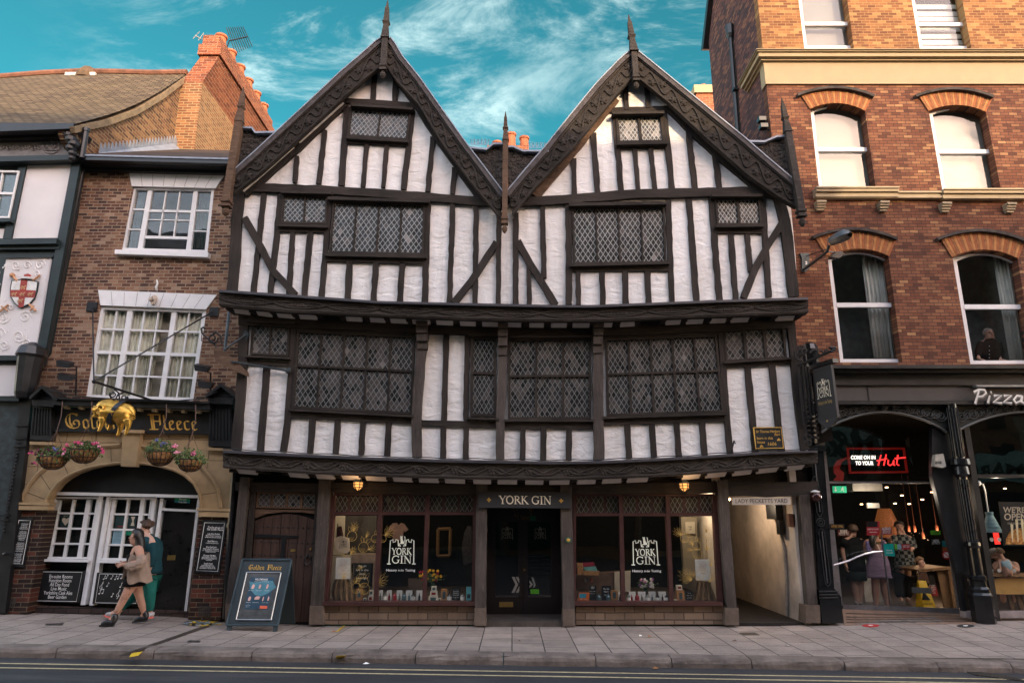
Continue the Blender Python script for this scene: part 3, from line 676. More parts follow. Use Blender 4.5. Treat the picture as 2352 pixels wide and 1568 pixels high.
def jetty(b,Ya,Yb,step):
 us,at,B_=b;n=len(us)-1
 A=[PY(u,at(B_,u),Ya)for u in us];
 A2=[p+Vector((0,Yb-Ya,0))for p in A]
 M().strip([p+Vector((0,0,.05))for p in A],[p+Vector((0,0,.05))for p in A2],(0,0,.1)).build('jetty_soffit',TH_,house)
 x0,x1=A[0].x+.15,A[-1].x-.15;k=int((x1-x0)/step)
 def zat(x):
  for p,q in zip(A[:-1],A[1:]):
   if x<=q.x:return p.z+(q.z-p.z)*(x-p.x)/(q.x-p.x)
  return A[-1].z
 for i in range(k+1):
  x=x0+(x1-x0)*i/k+random.uniform(-.03,.03);z=zat(x);w=.048
  M().box((x-w,Ya+.01,z-.05+random.uniform(-.01,.02)),(x+w,Yb,z+.06)).build('joist',TV,house)
  if i<k:
   xb=x0+(x1-x0)*(i+1)/k;a,b_=x+w+.012,xb-w-.012
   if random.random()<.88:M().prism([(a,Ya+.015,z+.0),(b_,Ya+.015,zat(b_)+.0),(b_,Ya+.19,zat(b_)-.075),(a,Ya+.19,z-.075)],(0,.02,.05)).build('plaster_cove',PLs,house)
jetty(b2,11.84,Y1+.02,.40);jetty(b1,12.16,Y0+.3,.46)
mm=lambda name,pts,w,**k:beam(house,name,'M',pts,w,Y1,**k)
nn=lambda name,pts,w,**k:beam(house,name,'N',pts,w,Y1,**k)
u_=[D('M',185,262),D('M',1000,300),D('M',2000,340)]+[D('N',200,345),D('N',1000,335),D('N',2100,285)]
A_,B_=edges(u_,42,.01,40);M().strip([PY(*p,Y1-.09)for p in A_],[PY(*p,Y1-.09)for p in B_],(0,.1,0)).build('wall_plate',TH_,house)
mm('corner_post',[(222,270),(212,600),(190,900),(162,1250)],66,proud=.07)
for a,b,c,d,w in[(392,625,343,1252,47),(728,1015,708,1270,45),(914,1025,897,1275,43),(1100,1035,1085,1282,43),(1288,1045,1274,1292,45),(1713,395,1694,1030,44),(1868,395,1855,1030,40),(1690,1060,1688,1312,43),(1858,1060,1855,1315,43)]:
 mm('stud',[(a,b),(c,d)],w,rough=.08)
mm('stud',[(585,300),(580,560),(560,800),(540,1050),(512,1258)],46,proud=.055)
mm('rail',[(240,602),(570,614)],36);mm('rail',[(545,985),(1475,1032)],46);mm('rail',[(1515,1048),(2110,1062)],46)
mm('rail',[(600,352),(1480,392)],34);mm('post',[(1525,290),(1528,500),(1505,800),(1490,1000),(1496,1300)],72,proud=.10,mt=TP)
mm('post',[(2128,300),(2124,700),(2110,1000),(2108,1315)],64,proud=.10,mt=TP)
for a,b,c,d,w in[(120,1085,117,1320,42),(270,1085,270,1322,46),(458,1085,458,1322,44),(887,1055,902,1312,43),(1066,1050,1087,1303,43),(1250,1045,1268,1300,42),(1438,1035,1457,1292,44),(1773,630,1832,1272,46),(1950,622,2022,1258,46)]:
 nn('stud',[(a,b),(c,d)],w,rough=.08)
nn('stud',[(1575,350),(1592,600),(1612,900),(1645,1282)],44,proud=.055)
nn('rail',[(-20,1068),(650,1068)],50);nn('rail',[(712,1046),(1620,1014)],42);nn('rail',[(1605,626),(2095,596)],36);nn('rail',[(715,412),(1560,385)],30)
nn('post',[(676,300),(672,600),(675,900),(681,1318)],76,proud=.10,mt=TP)
nn('corner_post',[(2088,270),(2120,600),(2150,900),(2196,1250)],58,proud=.07)
for z,p in(('M',[(1488,300),(1572,300),(1566,490),(1490,490)]),('M',[(2092,310),(2165,310),(2160,535),(2092,535)]),('N',[(640,308),(716,308),(706,520),(644,520)])):
 m=M();a=KK(z,p,Y1-.30)
 for f0,f1,dp in((0,.18,0),(.2,.42,.05),(.44,.72,.09),(.74,1,.15)):
  q=[a[0].lerp(a[3],f0),a[1].lerp(a[2],f0),a[1].lerp(a[2],f1),a[0].lerp(a[3],f1)]
  m.prism([w+Vector((0,dp,0))for w in q],(0,.28-dp,0))
 m.build('carved_bracket',TP,house)
PW=(.42,.42,.12,.04)
leadwin(house,'M',[(282,318),(560,330),(550,560),(268,545)],2,1,(3.3,4.1),Y1,4,3.5,palette=(.25,.45,.28,.02),sill=((236,557),(562,573),15),hood=((245,300),(592,312),14))
leadwin(house,'M',[(615,368),(1482,408),(1462,985),(575,940)],5,2,(4.1,4.5),Y1,5,4.5,palette=(.34,.47,.15,.04),splits=[.45,.55],sill=((552,950),(1472,998),17))
leadwin(house,'M',[(1893,415),(2080,420),(2080,1003),(1885,998)],1,2,(4.6,4.5),Y1,6,4.5,palette=(.6,.25,.07,.08),splits=[.45,.55],sill=((1868,1014),(2100,1020),15),hood=((1880,402),(2088,402),12))
leadwin(house,'N',[(12,432),(622,425),(622,1020),(8,1022)],3,2,(4.9,4.5),Y1,5,5,palette=(.5,.32,.12,.06),splits=[.46,.54],sill=((-18,1030),(648,1030),17),hood=((0,415),(632,410),14))
leadwin(house,'N',[(725,428),(1545,400),(1600,972),(738,998)],5,2,(4.2,4.5),Y1,5,4.5,palette=(.45,.38,.12,.05),splits=[.46,.54],sill=((703,1010),(1617,980),17))
leadwin(house,'N',[(1598,368),(2040,342),(2062,572),(1612,598)],3,1,(3.3,4),Y1,4,6.5,palette=(.3,.45,.23,.02),cw=1.1,sill=((1600,604),(2098,572),15))
from mathutils.geometry import tessellate_polygon
def holed(m,outer,holes,d,back=True):
 0
 d=Vector(d);rings=[[Vector(p)for p in outer]]+[[Vector(p)for p in h]for h in holes]
 flat=[p for r in rings for p in r];tris=tessellate_polygon([[Vector((p.x,p.z if abs(d.y)>abs(d.x)else p.z,0))if abs(d.y)>=abs(d.x)else Vector((p.y,p.z,0))for p in r]for r in rings])
 b=len(m.v);n=len(flat);m.v+=flat+[p+d for p in flat]
 for t in tris:
  m.f.append([b+i for i in t]);m.m.append(m.mi)
  if back:m.f.append([b+n+i for i in reversed(t)]);m.m.append(m.mi)
 k=0
 for r in rings:
  for i in range(len(r)):
   j=(i+1)%len(r);m.f.append([b+k+i,b+k+j,b+n+k+j,b+n+k+i]);m.m.append(m.mi)
  k+=len(r)
 return m
STONE=None
def stonemat(name,stops,mortar,bw,rh,ms,bumpd=.03):
 return brick(name,stops,mortar,False,bw,rh,ms,.35,(.05,.04,.03),.9)
RUB=stonemat('rubble_stone',[(0,(.11,.075,.052)),(.35,(.17,.115,.08)),(.7,(.22,.155,.11)),(1,(.14,.10,.075))],(.085,.06,.045),.34,.125,.012)
BASE=mat('stone_block',(.115,.085,.068),.9,.2,var=.4,sc=3,bump=.8,bsc=22,bd=.012)
RED=mat('oxblood_paint',(.050,.018,.015),.5,.4,var=.25,bump=.2)
random.seed(21)
g0=lambda z,name,pts,w,**k:beam(house,name,z,pts,w,Y0,**k)
def shop_post(z,top,bot,w0,by,wb):
 o=beam(house,'shop_post',z,[top,((top[0]+bot[0])/2,(top[1]+bot[1])/2),(bot[0],by)],w0,Y0,proud=.16,mt=TP,rough=.03,back=.1)
 a=K(z,bot[0]-wb/2,by,Y0-.18);b=K(z,bot[0]+wb/2,by,Y0-.18);c=K(z,bot[0]+wb/2,bot[1],Y0-.18);d=K(z,bot[0]-wb/2,bot[1],Y0-.18)
 m=M().prism([a+Vector((.01,0,0)),b-Vector((.01,0,0)),c,d],(0,.3,0));m.build('stone_base',BASE,o)
shop_post('S',(215,160),(110,1160),62,1025,62);shop_post('S',(762,160),(703,1168),80,1040,98)
shop_post('S',(1835,200),(1825,1176),74,1055,84);shop_post('T',(680,200),(700,1180),78,1062,88);shop_post('T',(1750,180),(1815,1172),68,1055,98)
g0('S','door_frame',[(272,235),(235,700),(205,1150)],34,proud=.06);g0('S','door_frame',[(712,235),(690,700),(672,1150)],26,proud=.06)
g0('S','rail',[(150,225),(800,238)],62,proud=.09);g0('S','lintel',[(800,232),(1850,250)],74,proud=.10);g0('T','lintel',[(-100,235),(740,240)],80,proud=.10);g0('T','lintel',[(700,244),(1760,232)],78,proud=.10)
g0('Q','lintel',[(40,68),(380,72),(760,60)],110,proud=.12,mt=TH_)
M().box((-5.4,Y0+.13,2.28),(5.62,Y0+.18,3.8)).build('boarding',TH_,house)
xa_=K('S',150,700,Y0).x;xb_=K('S',760,700,Y0).x
M().box((xa_,Y0+.125,0),(xb_,Y0+.2,3.0)).build('boarding',DARK,house)
m=M();DY=Y0+.05
dl=[(290,450),(300,425)];
pl=7
for i in range(pl):
 s0,s1=i/pl+.004,(i+1)/pl-.004
 def dtop(s):return 412+70*(abs(s-.5)*1.5)**2*1.2
 def X(s,y):t=(y-420)/730;return(288+(705-288)*s)*(1-t)+(238+(655-238)*s)*t
 y0=DY+random.uniform(-.006,.004)
 m.prism([K('S',X(s0,dtop(s0)),dtop(s0),y0),K('S',X(s1,dtop(s1)),dtop(s1),y0),K('S',X(s1,1150),1150,y0),K('S',X(s0,1150),1150,y0)],(0,.05,0))
door=m.build('plank_door',mat('old_oak',(.055,.030,.021),.75,.3,var=.45,sc=7,bump=.5,bsc=30,stretch=(3,1,.3)),house)
M().prism(KK('S',[(270,378),(715,388),(712,415),(600,400),(480,398),(360,412),(290,440),(268,430)],DY-.05),(0,.09,0)).build('arched_head',TB,door)
m=M();m.prism(KK('S',[(284,548),(575,560),(585,568),(575,576),(284,574)],DY-.03),(0,.03,0));m.build('strap_hinge',IRON,door)
M().prism(KK('S',[(470,578),(497,578),(485,730),(456,730)],DY-.03),(0,.03,0)).build('iron_plate',IRON,door)
m=M()
for yy in(498,600,690):
 for i in range(12):
  s=(i+.5)/12;t=(yy-420)/730;x=(288+417*s)*(1-t)+(238+417*s)*t;m.ball(K('S',x,yy+i*1.2,DY-.01),.017,6,4,(1,.5,1))
m.build('door_nails',IRON,door)
M().prism(KK('S',[(530,652),(564,652),(562,670),(528,670)],DY-.014),(0,.01,0)).build('letter_plate',mat('brass',(.45,.30,.10),.35,.5,.9,bump=0),door)
m=M();c=K('S',645,728,DY-.04);m.tube([c+Vector((cos(q*pi/8)*.065,0,sin(q*pi/8)*.075))for q in range(17)],.009,6,False);m.ball(c+Vector((0,0,.075)),.03,8,5);m.build('ring_handle',IRON,door)
m=M();m.ball(K('S',667,652,DY-.02),.022,8,5);m.build('door_knob',MATS['brass'],door)
leadwin(house,'S',[(300,262),(712,272),(704,380),(290,370)],4,1,(2.3,1.9),Y0+.03,4,6,palette=(.35,.5,.1,.05),deep=.05,cw=1.1,fmt=TB)
OLIVE=[mat('pane_olive',(.055,.050,.030),.2,.5,bump=0),mat('pane_umber',(.045,.032,.025),.2,.5,bump=0),mat('pane_khaki',(.10,.09,.05),.3,.5,bump=0),mat('pane_slate',(.04,.05,.05),.15,.5,bump=0)]
def shopwin(z,x,ytop,ytr,ybot,mull,lbl):
 0
 f=M();yf=Y0-.06;dep=.14
 def up(t,b,w,y0,y1):
  return KK(z,[(t-w/2,y0),(t+w/2,y0),(b+w/2,y1),(b-w/2,y1)],yf)
 for(t,b),w in zip(x,mull):f.prism(up(t,b,w,ytop,ybot),(0,dep,0))
 t0,b0=x[0];t1,b1=x[-1]
 def xa(s,y):r=(y-ytop)/(ybot-ytop);a=t0+(b0-t0)*r;b=t1+(b1-t1)*r;return a+(b-a)*s
 f.prism([K(z,xa(0,ytr-9),ytr-9,yf+.006),K(z,xa(1,ytr-9),ytr-9,yf+.006),K(z,xa(1,ytr+11),ytr+11,yf+.006),K(z,xa(0,ytr+11),ytr+11,yf+.006)],(0,dep-.01,0))
 f.prism([K(z,xa(0,ytop-14),ytop-14,yf-.006),K(z,xa(1,ytop-14),ytop-14,yf-.006),K(z,xa(1,ytop),ytop,yf-.006),K(z,xa(0,ytop),ytop,yf-.006)],(0,dep,0))
 fr=f.build('shop_window',RED,house);fr['label']=lbl
 s=M().prism(KK(z,[(b0-22,ybot-3),(b1+14,ybot-3),(b1+14,ybot+22),(b0-22,ybot+22)],yf-.10),(0,.26,0));s.build('sill',RED,fr)
 for i in range(len(x)-1):
  (ta,ba),(tb,bb)=x[i],x[i+1];wa,wb=mull[i]/2,mull[i+1]/2
  def q(y,sa):r=(y-ytop)/(ybot-ytop);return(ta+(ba-ta)*r+wa)if sa else(tb+(bb-tb)*r-wb)
  g=M();g.prism([K(z,q(ytr+10,1),ytr+10,Y0),K(z,q(ytr+10,0),ytr+10,Y0),K(z,q(ybot,0),ybot,Y0),K(z,q(ybot,1),ybot,Y0)],(0,.004,0))
  g.m=g.m;g.build('glass_pane',GL,fr)
  leadwin(house,z,[(q(ytop,1),ytop),(q(ytop,0),ytop),(q(ytr-8,0),ytr-8),(q(ytr-8,1),ytr-8)],3,1,(2.6,1.9),Y0+.05,1.2,6,palette=(.45,.35,.1,.1),deep=.04,cw=.85,name='transom_window',mt=OLIVE,fmt=RED)
 return fr
fwL=shopwin('S',[(822,765),(1145,1108),(1465,1440),(1788,1778)],284,408,1018,[26,28,25,22],'shop window left of the entrance')
fwR=shopwin('T',[(738,740),(1054,1073),(1374,1404),(1697,1740)],290,416,1018,[18,28,26,30],'shop window right of the entrance')
M().prism(KK('S',[(755,1042),(1785,1046),(1785,1168),(735,1166)],Y0-.05),(0,.3,0)).build('stone_plinth',RUB,house)
M().prism(KK('T',[(745,1048),(1770,1042),(1775,1166),(745,1168)],Y0-.05),(0,.3,0)).build('stone_plinth',RUB,house)
def room(x0,x1,y0,y1,z0,z1,wallm,floorm,name='shop_interior',mats=None):
 m=M()
 m.mi=0;m.box((x0,y1,z0),(x1,y1+.06,z1));m.box((x0-.06,y0,z0),(x0,y1+.06,z1));m.box((x1,y0,z0),(x1+.06,y1+.06,z1));m.box((x0-.06,y0,z1),(x1+.06,y1+.06,z1+.06))
 m.mi=1;m.box((x0,y0,z0-.06),(x1,y1,z0))
 return m.build(name,[wallm,floorm],house)
zsl=K('sl',800,1446,Y0+.12).z;zsr=K('sr',800,1356,Y0+.12).z
xL0,xL1=K('S',790,600,Y0).x,K('S',1800,600,Y0).x;xR0,xR1=K('T',735,600,Y0).x,K('T',1735,600,Y0).x
SHW=mat('shelf_cream',(.42,.38,.33),.7,bump=0);BACK=mat('shop_panel',(.035,.03,.028),.8,.2,var=.5,sc=2)
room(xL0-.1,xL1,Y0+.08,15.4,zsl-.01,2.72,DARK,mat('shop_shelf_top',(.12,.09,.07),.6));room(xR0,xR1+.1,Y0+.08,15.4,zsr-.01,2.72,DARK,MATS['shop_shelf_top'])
DYR=13.35
xd0,xd1=K('T',128,700,Y0).x,K('T',660,700,Y0).x
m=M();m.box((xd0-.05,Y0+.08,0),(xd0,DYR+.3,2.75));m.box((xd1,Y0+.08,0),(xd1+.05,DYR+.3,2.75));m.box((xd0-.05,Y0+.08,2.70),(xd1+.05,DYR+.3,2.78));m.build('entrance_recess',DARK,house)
m=M();zst=PY(*D('dr',400,1398),DYR).z
m.box((xd0-.02,Y0-.10,-.05),(xd1+.02,DYR+1.6,zst));m.build('doorstep',mat('worn_step',(.06,.048,.04),.8,var=.4),house)
dd=M();yd=DYR
def dq(x0,y0,x1,y1,m_,dep=.05,dy=0):m_.prism(KK('dr',[(x0,y0),(x1,y0),(x1,y1),(x0,y1)],yd+dy),(0,dep,0))
for a,b,c,d in((66,240,165,1398),(415,240,466,1398),(470,240,521,1398),(772,240,910,1398)):dq(a,b,c,d,dd)
for a,b in((165,415),(521,772)):dq(a,240,b,392,dd,dy=.004);dq(a,1212,b,1398,dd,dy=.004)
DOOR=mat('dark_door_paint',(.016,.010,.009),.4,.4,var=.2,bump=.1)
ddo=dd.build('double_door',DOOR,house)
for a,b in((165,415),(521,772)):
 g=M();dq(a,392,b,1212,g,.004,.02);g.build('glass_pane',GL,ddo)
m=M();dq(210,1265,360,1320,m,.01,-.012);m.build('letter_box',MATS['brass'],ddo);m=M();m.ball(K('dr',483,915,yd-.03),.022,8,5);m.build('door_knob',MATS['brass'],ddo)
c,ex,ez,en,hh=frame('dr',(0,0),(1000,0),(0,1500),yd-.001,1000)
def drI():return Ink(c,ex,ez,en)
PALE=mat('etched_film',(.30,.29,.24),.8,bump=0)
ik=drI();castle(ik,228,1500-655,128);ik.build('door_logo',PALE,ddo);ik=drI();castle(ik,582,1500-655,126);ik.build('door_logo',PALE,ddo)
ik=drI()
for x in(335,375):ik.poly([(x,460),(x+28,460),(x+66,385),(x+26,303),(x-4,303),(x+38,385)][:6]if x==335 else[(x,460),(x+28,460),(x+38,440),(x+38,395)])
ik.poly([(375,303),(403,303),(413,325),(413,370)]);ik.poly([(540,458),(560,458),(586,380),(570,355),(560,355),(566,385)]);ik.poly([(521,430),(556,385),(521,350),(521,372),(532,385),(521,405)])
ik.build('chevron_film',mat('chevron_film',(.36,.33,.28),.7,bump=0),ddo)
GRN=mat('green_sticker',(.12,.42,.03),.6,bump=0)
ik=drI();ik.poly([(530,292),(620,292),(620,338),(530,338)]);ik.build('rating_sticker',GRN,ddo)
ik=drI();ik.poly([(538,1033),(603,1033),(603,1085),(538,1085)]);ik.build('green_notice',mat('dark_green_card',(.01,.12,.06),.7,bump=0),ddo)
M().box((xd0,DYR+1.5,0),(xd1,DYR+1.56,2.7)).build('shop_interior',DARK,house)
m=M()
for k,yv in enumerate((760,800,850,885,940,985)):
 m.prism(KK('dr',[(525,yv),(768,yv),(768,yv+9),(525,yv+9)],DYR+.8),(0,.2,0))
m.prism(KK('dr',[(560,1000),(760,1000),(760,1230),(560,1230)],DYR+.85),(0,.1,0))
m.build('shelving',mat('dim_shelf',(.075,.06,.05),.8),house)
PX0=K('Q',85,700,Y0).x;PXR=K('Q',648,1085,Y0).x
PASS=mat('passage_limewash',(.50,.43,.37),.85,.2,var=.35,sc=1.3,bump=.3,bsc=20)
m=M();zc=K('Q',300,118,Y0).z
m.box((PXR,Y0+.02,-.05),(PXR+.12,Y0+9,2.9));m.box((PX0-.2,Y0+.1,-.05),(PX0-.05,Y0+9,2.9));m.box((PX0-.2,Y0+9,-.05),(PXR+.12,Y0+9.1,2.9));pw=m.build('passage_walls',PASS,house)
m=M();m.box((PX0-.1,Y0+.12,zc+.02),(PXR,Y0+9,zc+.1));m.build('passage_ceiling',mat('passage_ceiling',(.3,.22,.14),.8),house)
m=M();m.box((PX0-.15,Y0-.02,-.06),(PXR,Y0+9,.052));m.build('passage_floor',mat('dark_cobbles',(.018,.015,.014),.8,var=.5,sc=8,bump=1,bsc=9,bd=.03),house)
m=M();pts=[PX(*D('Q',452,335),PXR-.03),PX(*D('Q',470,420),PXR-.03),PX(*D('Q',496,520),PXR-.03),PX(*D('Q',512,760),PXR-.03),PX(*D('Q',516,1045),PXR-.03)]
m.tube(pts,.028,8);m.build('drain_pipe',mat('cream_pipe',(.42,.36,.30),.5,bump=0),house)
m=M();a=PX(*D('Q',425,225),PXR-.06);m.box((a.x-.08,a.y-.25,a.z-.18),(a.x+.05,a.y+.25,a.z+.16));m.box((a.x-.05,a.y-.3,a.z-.45),(a.x+.04,a.y-.12,a.z-.2));m.build('meter_box',BLACK,house)
shop_post('Q',(655,110),(720,1103),76,965,118)
o=beam(house,'shop_post','Q',[(690,90),(745,960)],60,Y0,proud=.05,mt=TV,rough=.03)
for a_,b_ in((K('S',60,600,Y0).x-.1,xL0-.12),(xL1-.06,xd0-.04),(xd1+.04,xR0+.0),(xR1+.1,PX0-.1)):
 if b_>a_:M().box((a_,Y0+.06,0),(b_,Y0+.12,3.7)).build('infill_panel',DARK,house)
M().box((K('S',60,600,Y0).x-.1,Y0+.2,0),(K('S',60,600,Y0).x,Y0+5,3.7)).build('side_wall',DARK,house)
M().box((-5.5,Y0+.2,3.2),(6.0,Y0+5,3.75)).build('upper_floor',DARK,house)
random.seed(5)
YR=12.70
BR_R=[(0,(.075,.032,.022)),(.25,(.145,.054,.030)),(.55,(.180,.075,.042)),(.84,(.215,.095,.050)),(.95,(.28,.14,.070)),(1,(.38,.21,.10))]
BRK_RED=brick('brick_red_orange',BR_R,(.045,.032,.027),ms=.0055,soot=.4,bw=.175,rh=.066)
BRK_YEL=brick('brick_buff_top',[(0,(.12,.047,.025)),(.4,(.20,.085,.036)),(.75,(.29,.14,.055)),(1,(.42,.24,.095))],(.32,.21,.095),ms=.006,soot=.2,bw=.175,rh=.066)
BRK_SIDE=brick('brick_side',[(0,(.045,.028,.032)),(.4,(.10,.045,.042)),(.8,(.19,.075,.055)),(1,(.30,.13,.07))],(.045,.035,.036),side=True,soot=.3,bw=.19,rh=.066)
GAUGED=mat('gauged_brick',(.235,.10,.045),.85,.2,var=.35,sc=9,bump=.3)
CREAM=mat('cream_stucco',(.33,.255,.155),.75,.25,var=.08,sc=2.5,bump=.15,bsc=18)
CREAM2=mat('cream_sill_paint',(.36,.28,.18),.7,.25,var=.15,sc=3,bump=.15)
FRW=mat('grey_white_frame',(.62,.61,.62),.5,.4,var=.05,bump=0)
CURT=mat('grey_curtain',(.70,.67,.60),.9,.1,var=.15,sc=3)
GLARE=mat('sky_glare_panel',(.25,.24,.22),.8,.2,var=.05,bump=0)  # pale colour painting the bright sky mirrored in the upper panes
red=thing('brick_building','tall red and orange brick building with cream stone bands above a dark pizza shopfront','building',(9,13,0))
def arcpts(z,x0,y0,x1,y1,rise,n=12):
 0
 out=[]
 for i in range(n+1):
  s=i/n;out.append((x0+(x1-x0)*s,y0+(y1-y0)*s-rise*4*s*(1-s)))
 return out
def winpoly(z,tl,tr,br,bl,rise):
 return[bl,br]+[p for p in arcpts(z,*tr,*tl,rise)]
wins={'a':('U',(688,640),(1010,655),(1074,1118),(740,1116),38),'b':('U',(1385,655),(1720,660),(1812,1128),(1466,1126),36),'c':('D',(1901,590),(2041,590),(2073,832),(1930,832),16),'d':('D',(2188,592),(2338,596),(2376,835),(2229,836),18),'e':('U',(592,-220),(870,-220),(945,287),(653,287),0),'f':('U',(1245,-220),(1540,-220),(1636,290),(1332,290),0)}
def P3(z,pts,Y):return[PY(*D(z,*p),Y)for p in pts]
holes={k:P3(w[0],winpoly(w[0],*w[1:]),YR)for k,w in wins.items()}
xL=K('U',430,500,YR).x;zt=K('U',500,500,YR).z;zb=K('R',1500,345,YR).z;xRt=16.0
m=M();low=[Vector((xL,YR,zb)),Vector((xRt,YR,zb)),Vector((xRt,YR,zt)),Vector((xL,YR,zt))]
holed(m,low,[holes[k]for k in 'abcd'],(0,.22,0));m.build('brick_wall',BRK_RED,red)
ztop=zt+4.2;zc0=K('U',500,380,YR).z;zc1=K('U',500,290,YR-.22).z
m=M();up=[Vector((xL,YR,zc0)),Vector((xRt,YR,zc0)),Vector((xRt,YR,ztop)),Vector((xL,YR,ztop))]
def clampz(h):return[Vector((p.x,p.y,min(p.z,ztop-.3)))for p in h]
hh_=[]
for k in 'ef':
 h=holes[k];bl,br=h[0],h[1];hh_.append([bl,br,Vector((br.x,YR,ztop-.35)),Vector((bl.x,YR,ztop-.35))])
holed(m,up,hh_,(0,.22,0));m.build('brick_wall',BRK_YEL,red)
m=M();m.box((xL-.03,YR-.04,zt),(xRt,YR+.2,zc0));m.build('frieze_band',CREAM,red)
m=M();z0,z1=zc0,zc1;hgt=z1-z0
for f0,f1,pr in((0,.15,.04),(.16,.36,.10),(.37,.80,.17),(.81,.92,.21),(.93,1.0,.24)):
 m.box((xL-pr,YR-pr,z0+hgt*f0),(xRt,YR+.15,z0+hgt*f1));m.box((xL-pr-.001,YR+.15,z0+hgt*f0),(xL,YR+1.0,z0+hgt*f1-.001))
m.build('cornice',CREAM,red)
sidetop=[PX(*D('U',385,0),xL),PX(*D('U',205,-260),xL),PX(*D('U',75,285),xL)]
y_back=PX(*D('U',100,285),xL).y
m=M();m.box((xL,YR+.22,0),(xL+.3,y_back+.1,PX(*D('U',75,285),xL).z));
zb_=PX(*D('U',75,285),xL).z
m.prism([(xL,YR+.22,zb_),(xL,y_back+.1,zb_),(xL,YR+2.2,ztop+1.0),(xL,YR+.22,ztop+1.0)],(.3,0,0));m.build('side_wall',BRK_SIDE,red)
m=M();m.prism([(xL-.12,y_back+.25,zb_-.1),(xL-.12,YR+2.2,ztop+1.15),(xL-.12,YR+2.2,ztop+1.35),(xL-.12,y_back+.45,zb_)],(.9,0,0));m.build('roof_verge',BLACK,red)
m=M();p0=PX(*D('U',218,215),xL-.07);p1=PX(*D('U',262,790),xL-.07);m.tube([p0,p1],.05,8);m.lathe(p0-Vector((0,0,.05)),[(.06,0),(.1,.1),(.12,.32),(.12,.34)],8);m.box((p0.x-.06,p0.y-.06,p0.z-1.5),(p0.x+.06,p0.y+.06,p0.z-1.45));m.build('down_pipe',BLACK,red)
def voussoirs(z,inner,outer,rise_i,rise_o,n,name='brick_arch'):
 m=M();A=arcpts(z,*inner[0],*inner[1],rise_i,n);B=arcpts(z,*outer[0],*outer[1],rise_o,n)
 for i in range(n):
  e=.06;a0=(A[i][0]+(A[i+1][0]-A[i][0])*e,A[i][1]+(A[i+1][1]-A[i][1])*e);a1=(A[i+1][0]-(A[i+1][0]-A[i][0])*e,A[i+1][1]-(A[i+1][1]-A[i][1])*e)
  b0=(B[i][0]+(B[i+1][0]-B[i][0])*e,B[i][1]+(B[i+1][1]-B[i][1])*e);b1=(B[i+1][0]-(B[i+1][0]-B[i][0])*e,B[i+1][1]-(B[i+1][1]-B[i][1])*e)
  m.mi=i%3;yy=YR-.022-random.random()*.006;m.prism(P3(z,[a0,a1,b1,b0],yy),(0,.03,0))
 m.build(name,[GAUGED,mat('gauged_brick_pale',(.37,.17,.065),.85,.2,var=.3,bump=.3),mat('gauged_brick_dark',(.27,.095,.04),.85,.2,var=.3,bump=.3)],red)
def hood(z,a,b,rise,w=12):
 pts=arcpts(z,*a,*b,rise,16);A,B=edges(pts,w,.04,30);m=M().strip(P3(z,A,YR-.10),P3(z,B,YR-.10),(0,.14,0));m.build('hood_mould',mat('sooty_stone',(.05,.042,.038),.9,var=.6,sc=6,bump=.5),red)
voussoirs('U',[(686,640),(1012,652)],[(632,560),(1058,560)],40,44,30);voussoirs('U',[(1384,652),(1722,658)],[(1325,565),(1765,568)],38,42,30)
voussoirs('D',[(1899,588),(2043,588)],[(1872,545),(2060,548)],17,20,30);voussoirs('D',[(2186,590),(2340,594)],[(2160,548),(2355,552)],19,22,30)
hood('U',(615,556),(1066,562),48,14);hood('U',(1310,562),(1768,566),46,14);hood('D',(1868,544),(2062,548),21,6);hood('D',(2155,548),(2365,556),24,6)
m=M()
for z,x0,x1,y in(('U',700,1180,1122),('U',1440,1930,1132)):
 a=K(z,x0,y,YR);b=K(z,x1,y,YR)
 for f0,f1,pr in((0,.03,.20),(.034,.09,.17),(.095,.185,.12)):m.box((a.x,YR-pr,a.z-f1),(b.x,YR+.02,a.z-f0))
 m.build('window_sill',CREAM2,red);m=M()
m=M();a=K('U',1180,1130,YR);m.box((K('U',700,1130,YR).x+.02,YR-.10,a.z-.17),(xRt,YR+.02,a.z-.07));m.box((K('U',700,1130,YR).x,YR-.14,a.z-.075),(xRt,YR+.02,a.z-.04));m.build('string_course',CREAM2,red)
for z,x,y in(('U',748,1182),('U',1118,1186),('U',1482,1192),('U',1862,1195)):
 m=M();a=K(z,x,y,YR-.1)
 for i,(hw,pr)in enumerate(((.095,.16),(.09,.13),(.085,.10),(.07,.07))):m.box((a.x-hw,YR-pr,a.z-.045*(i+1)),(a.x+hw,YR,a.z-.045*i-.005))
 m.build('sill_bracket',CREAM2,red)
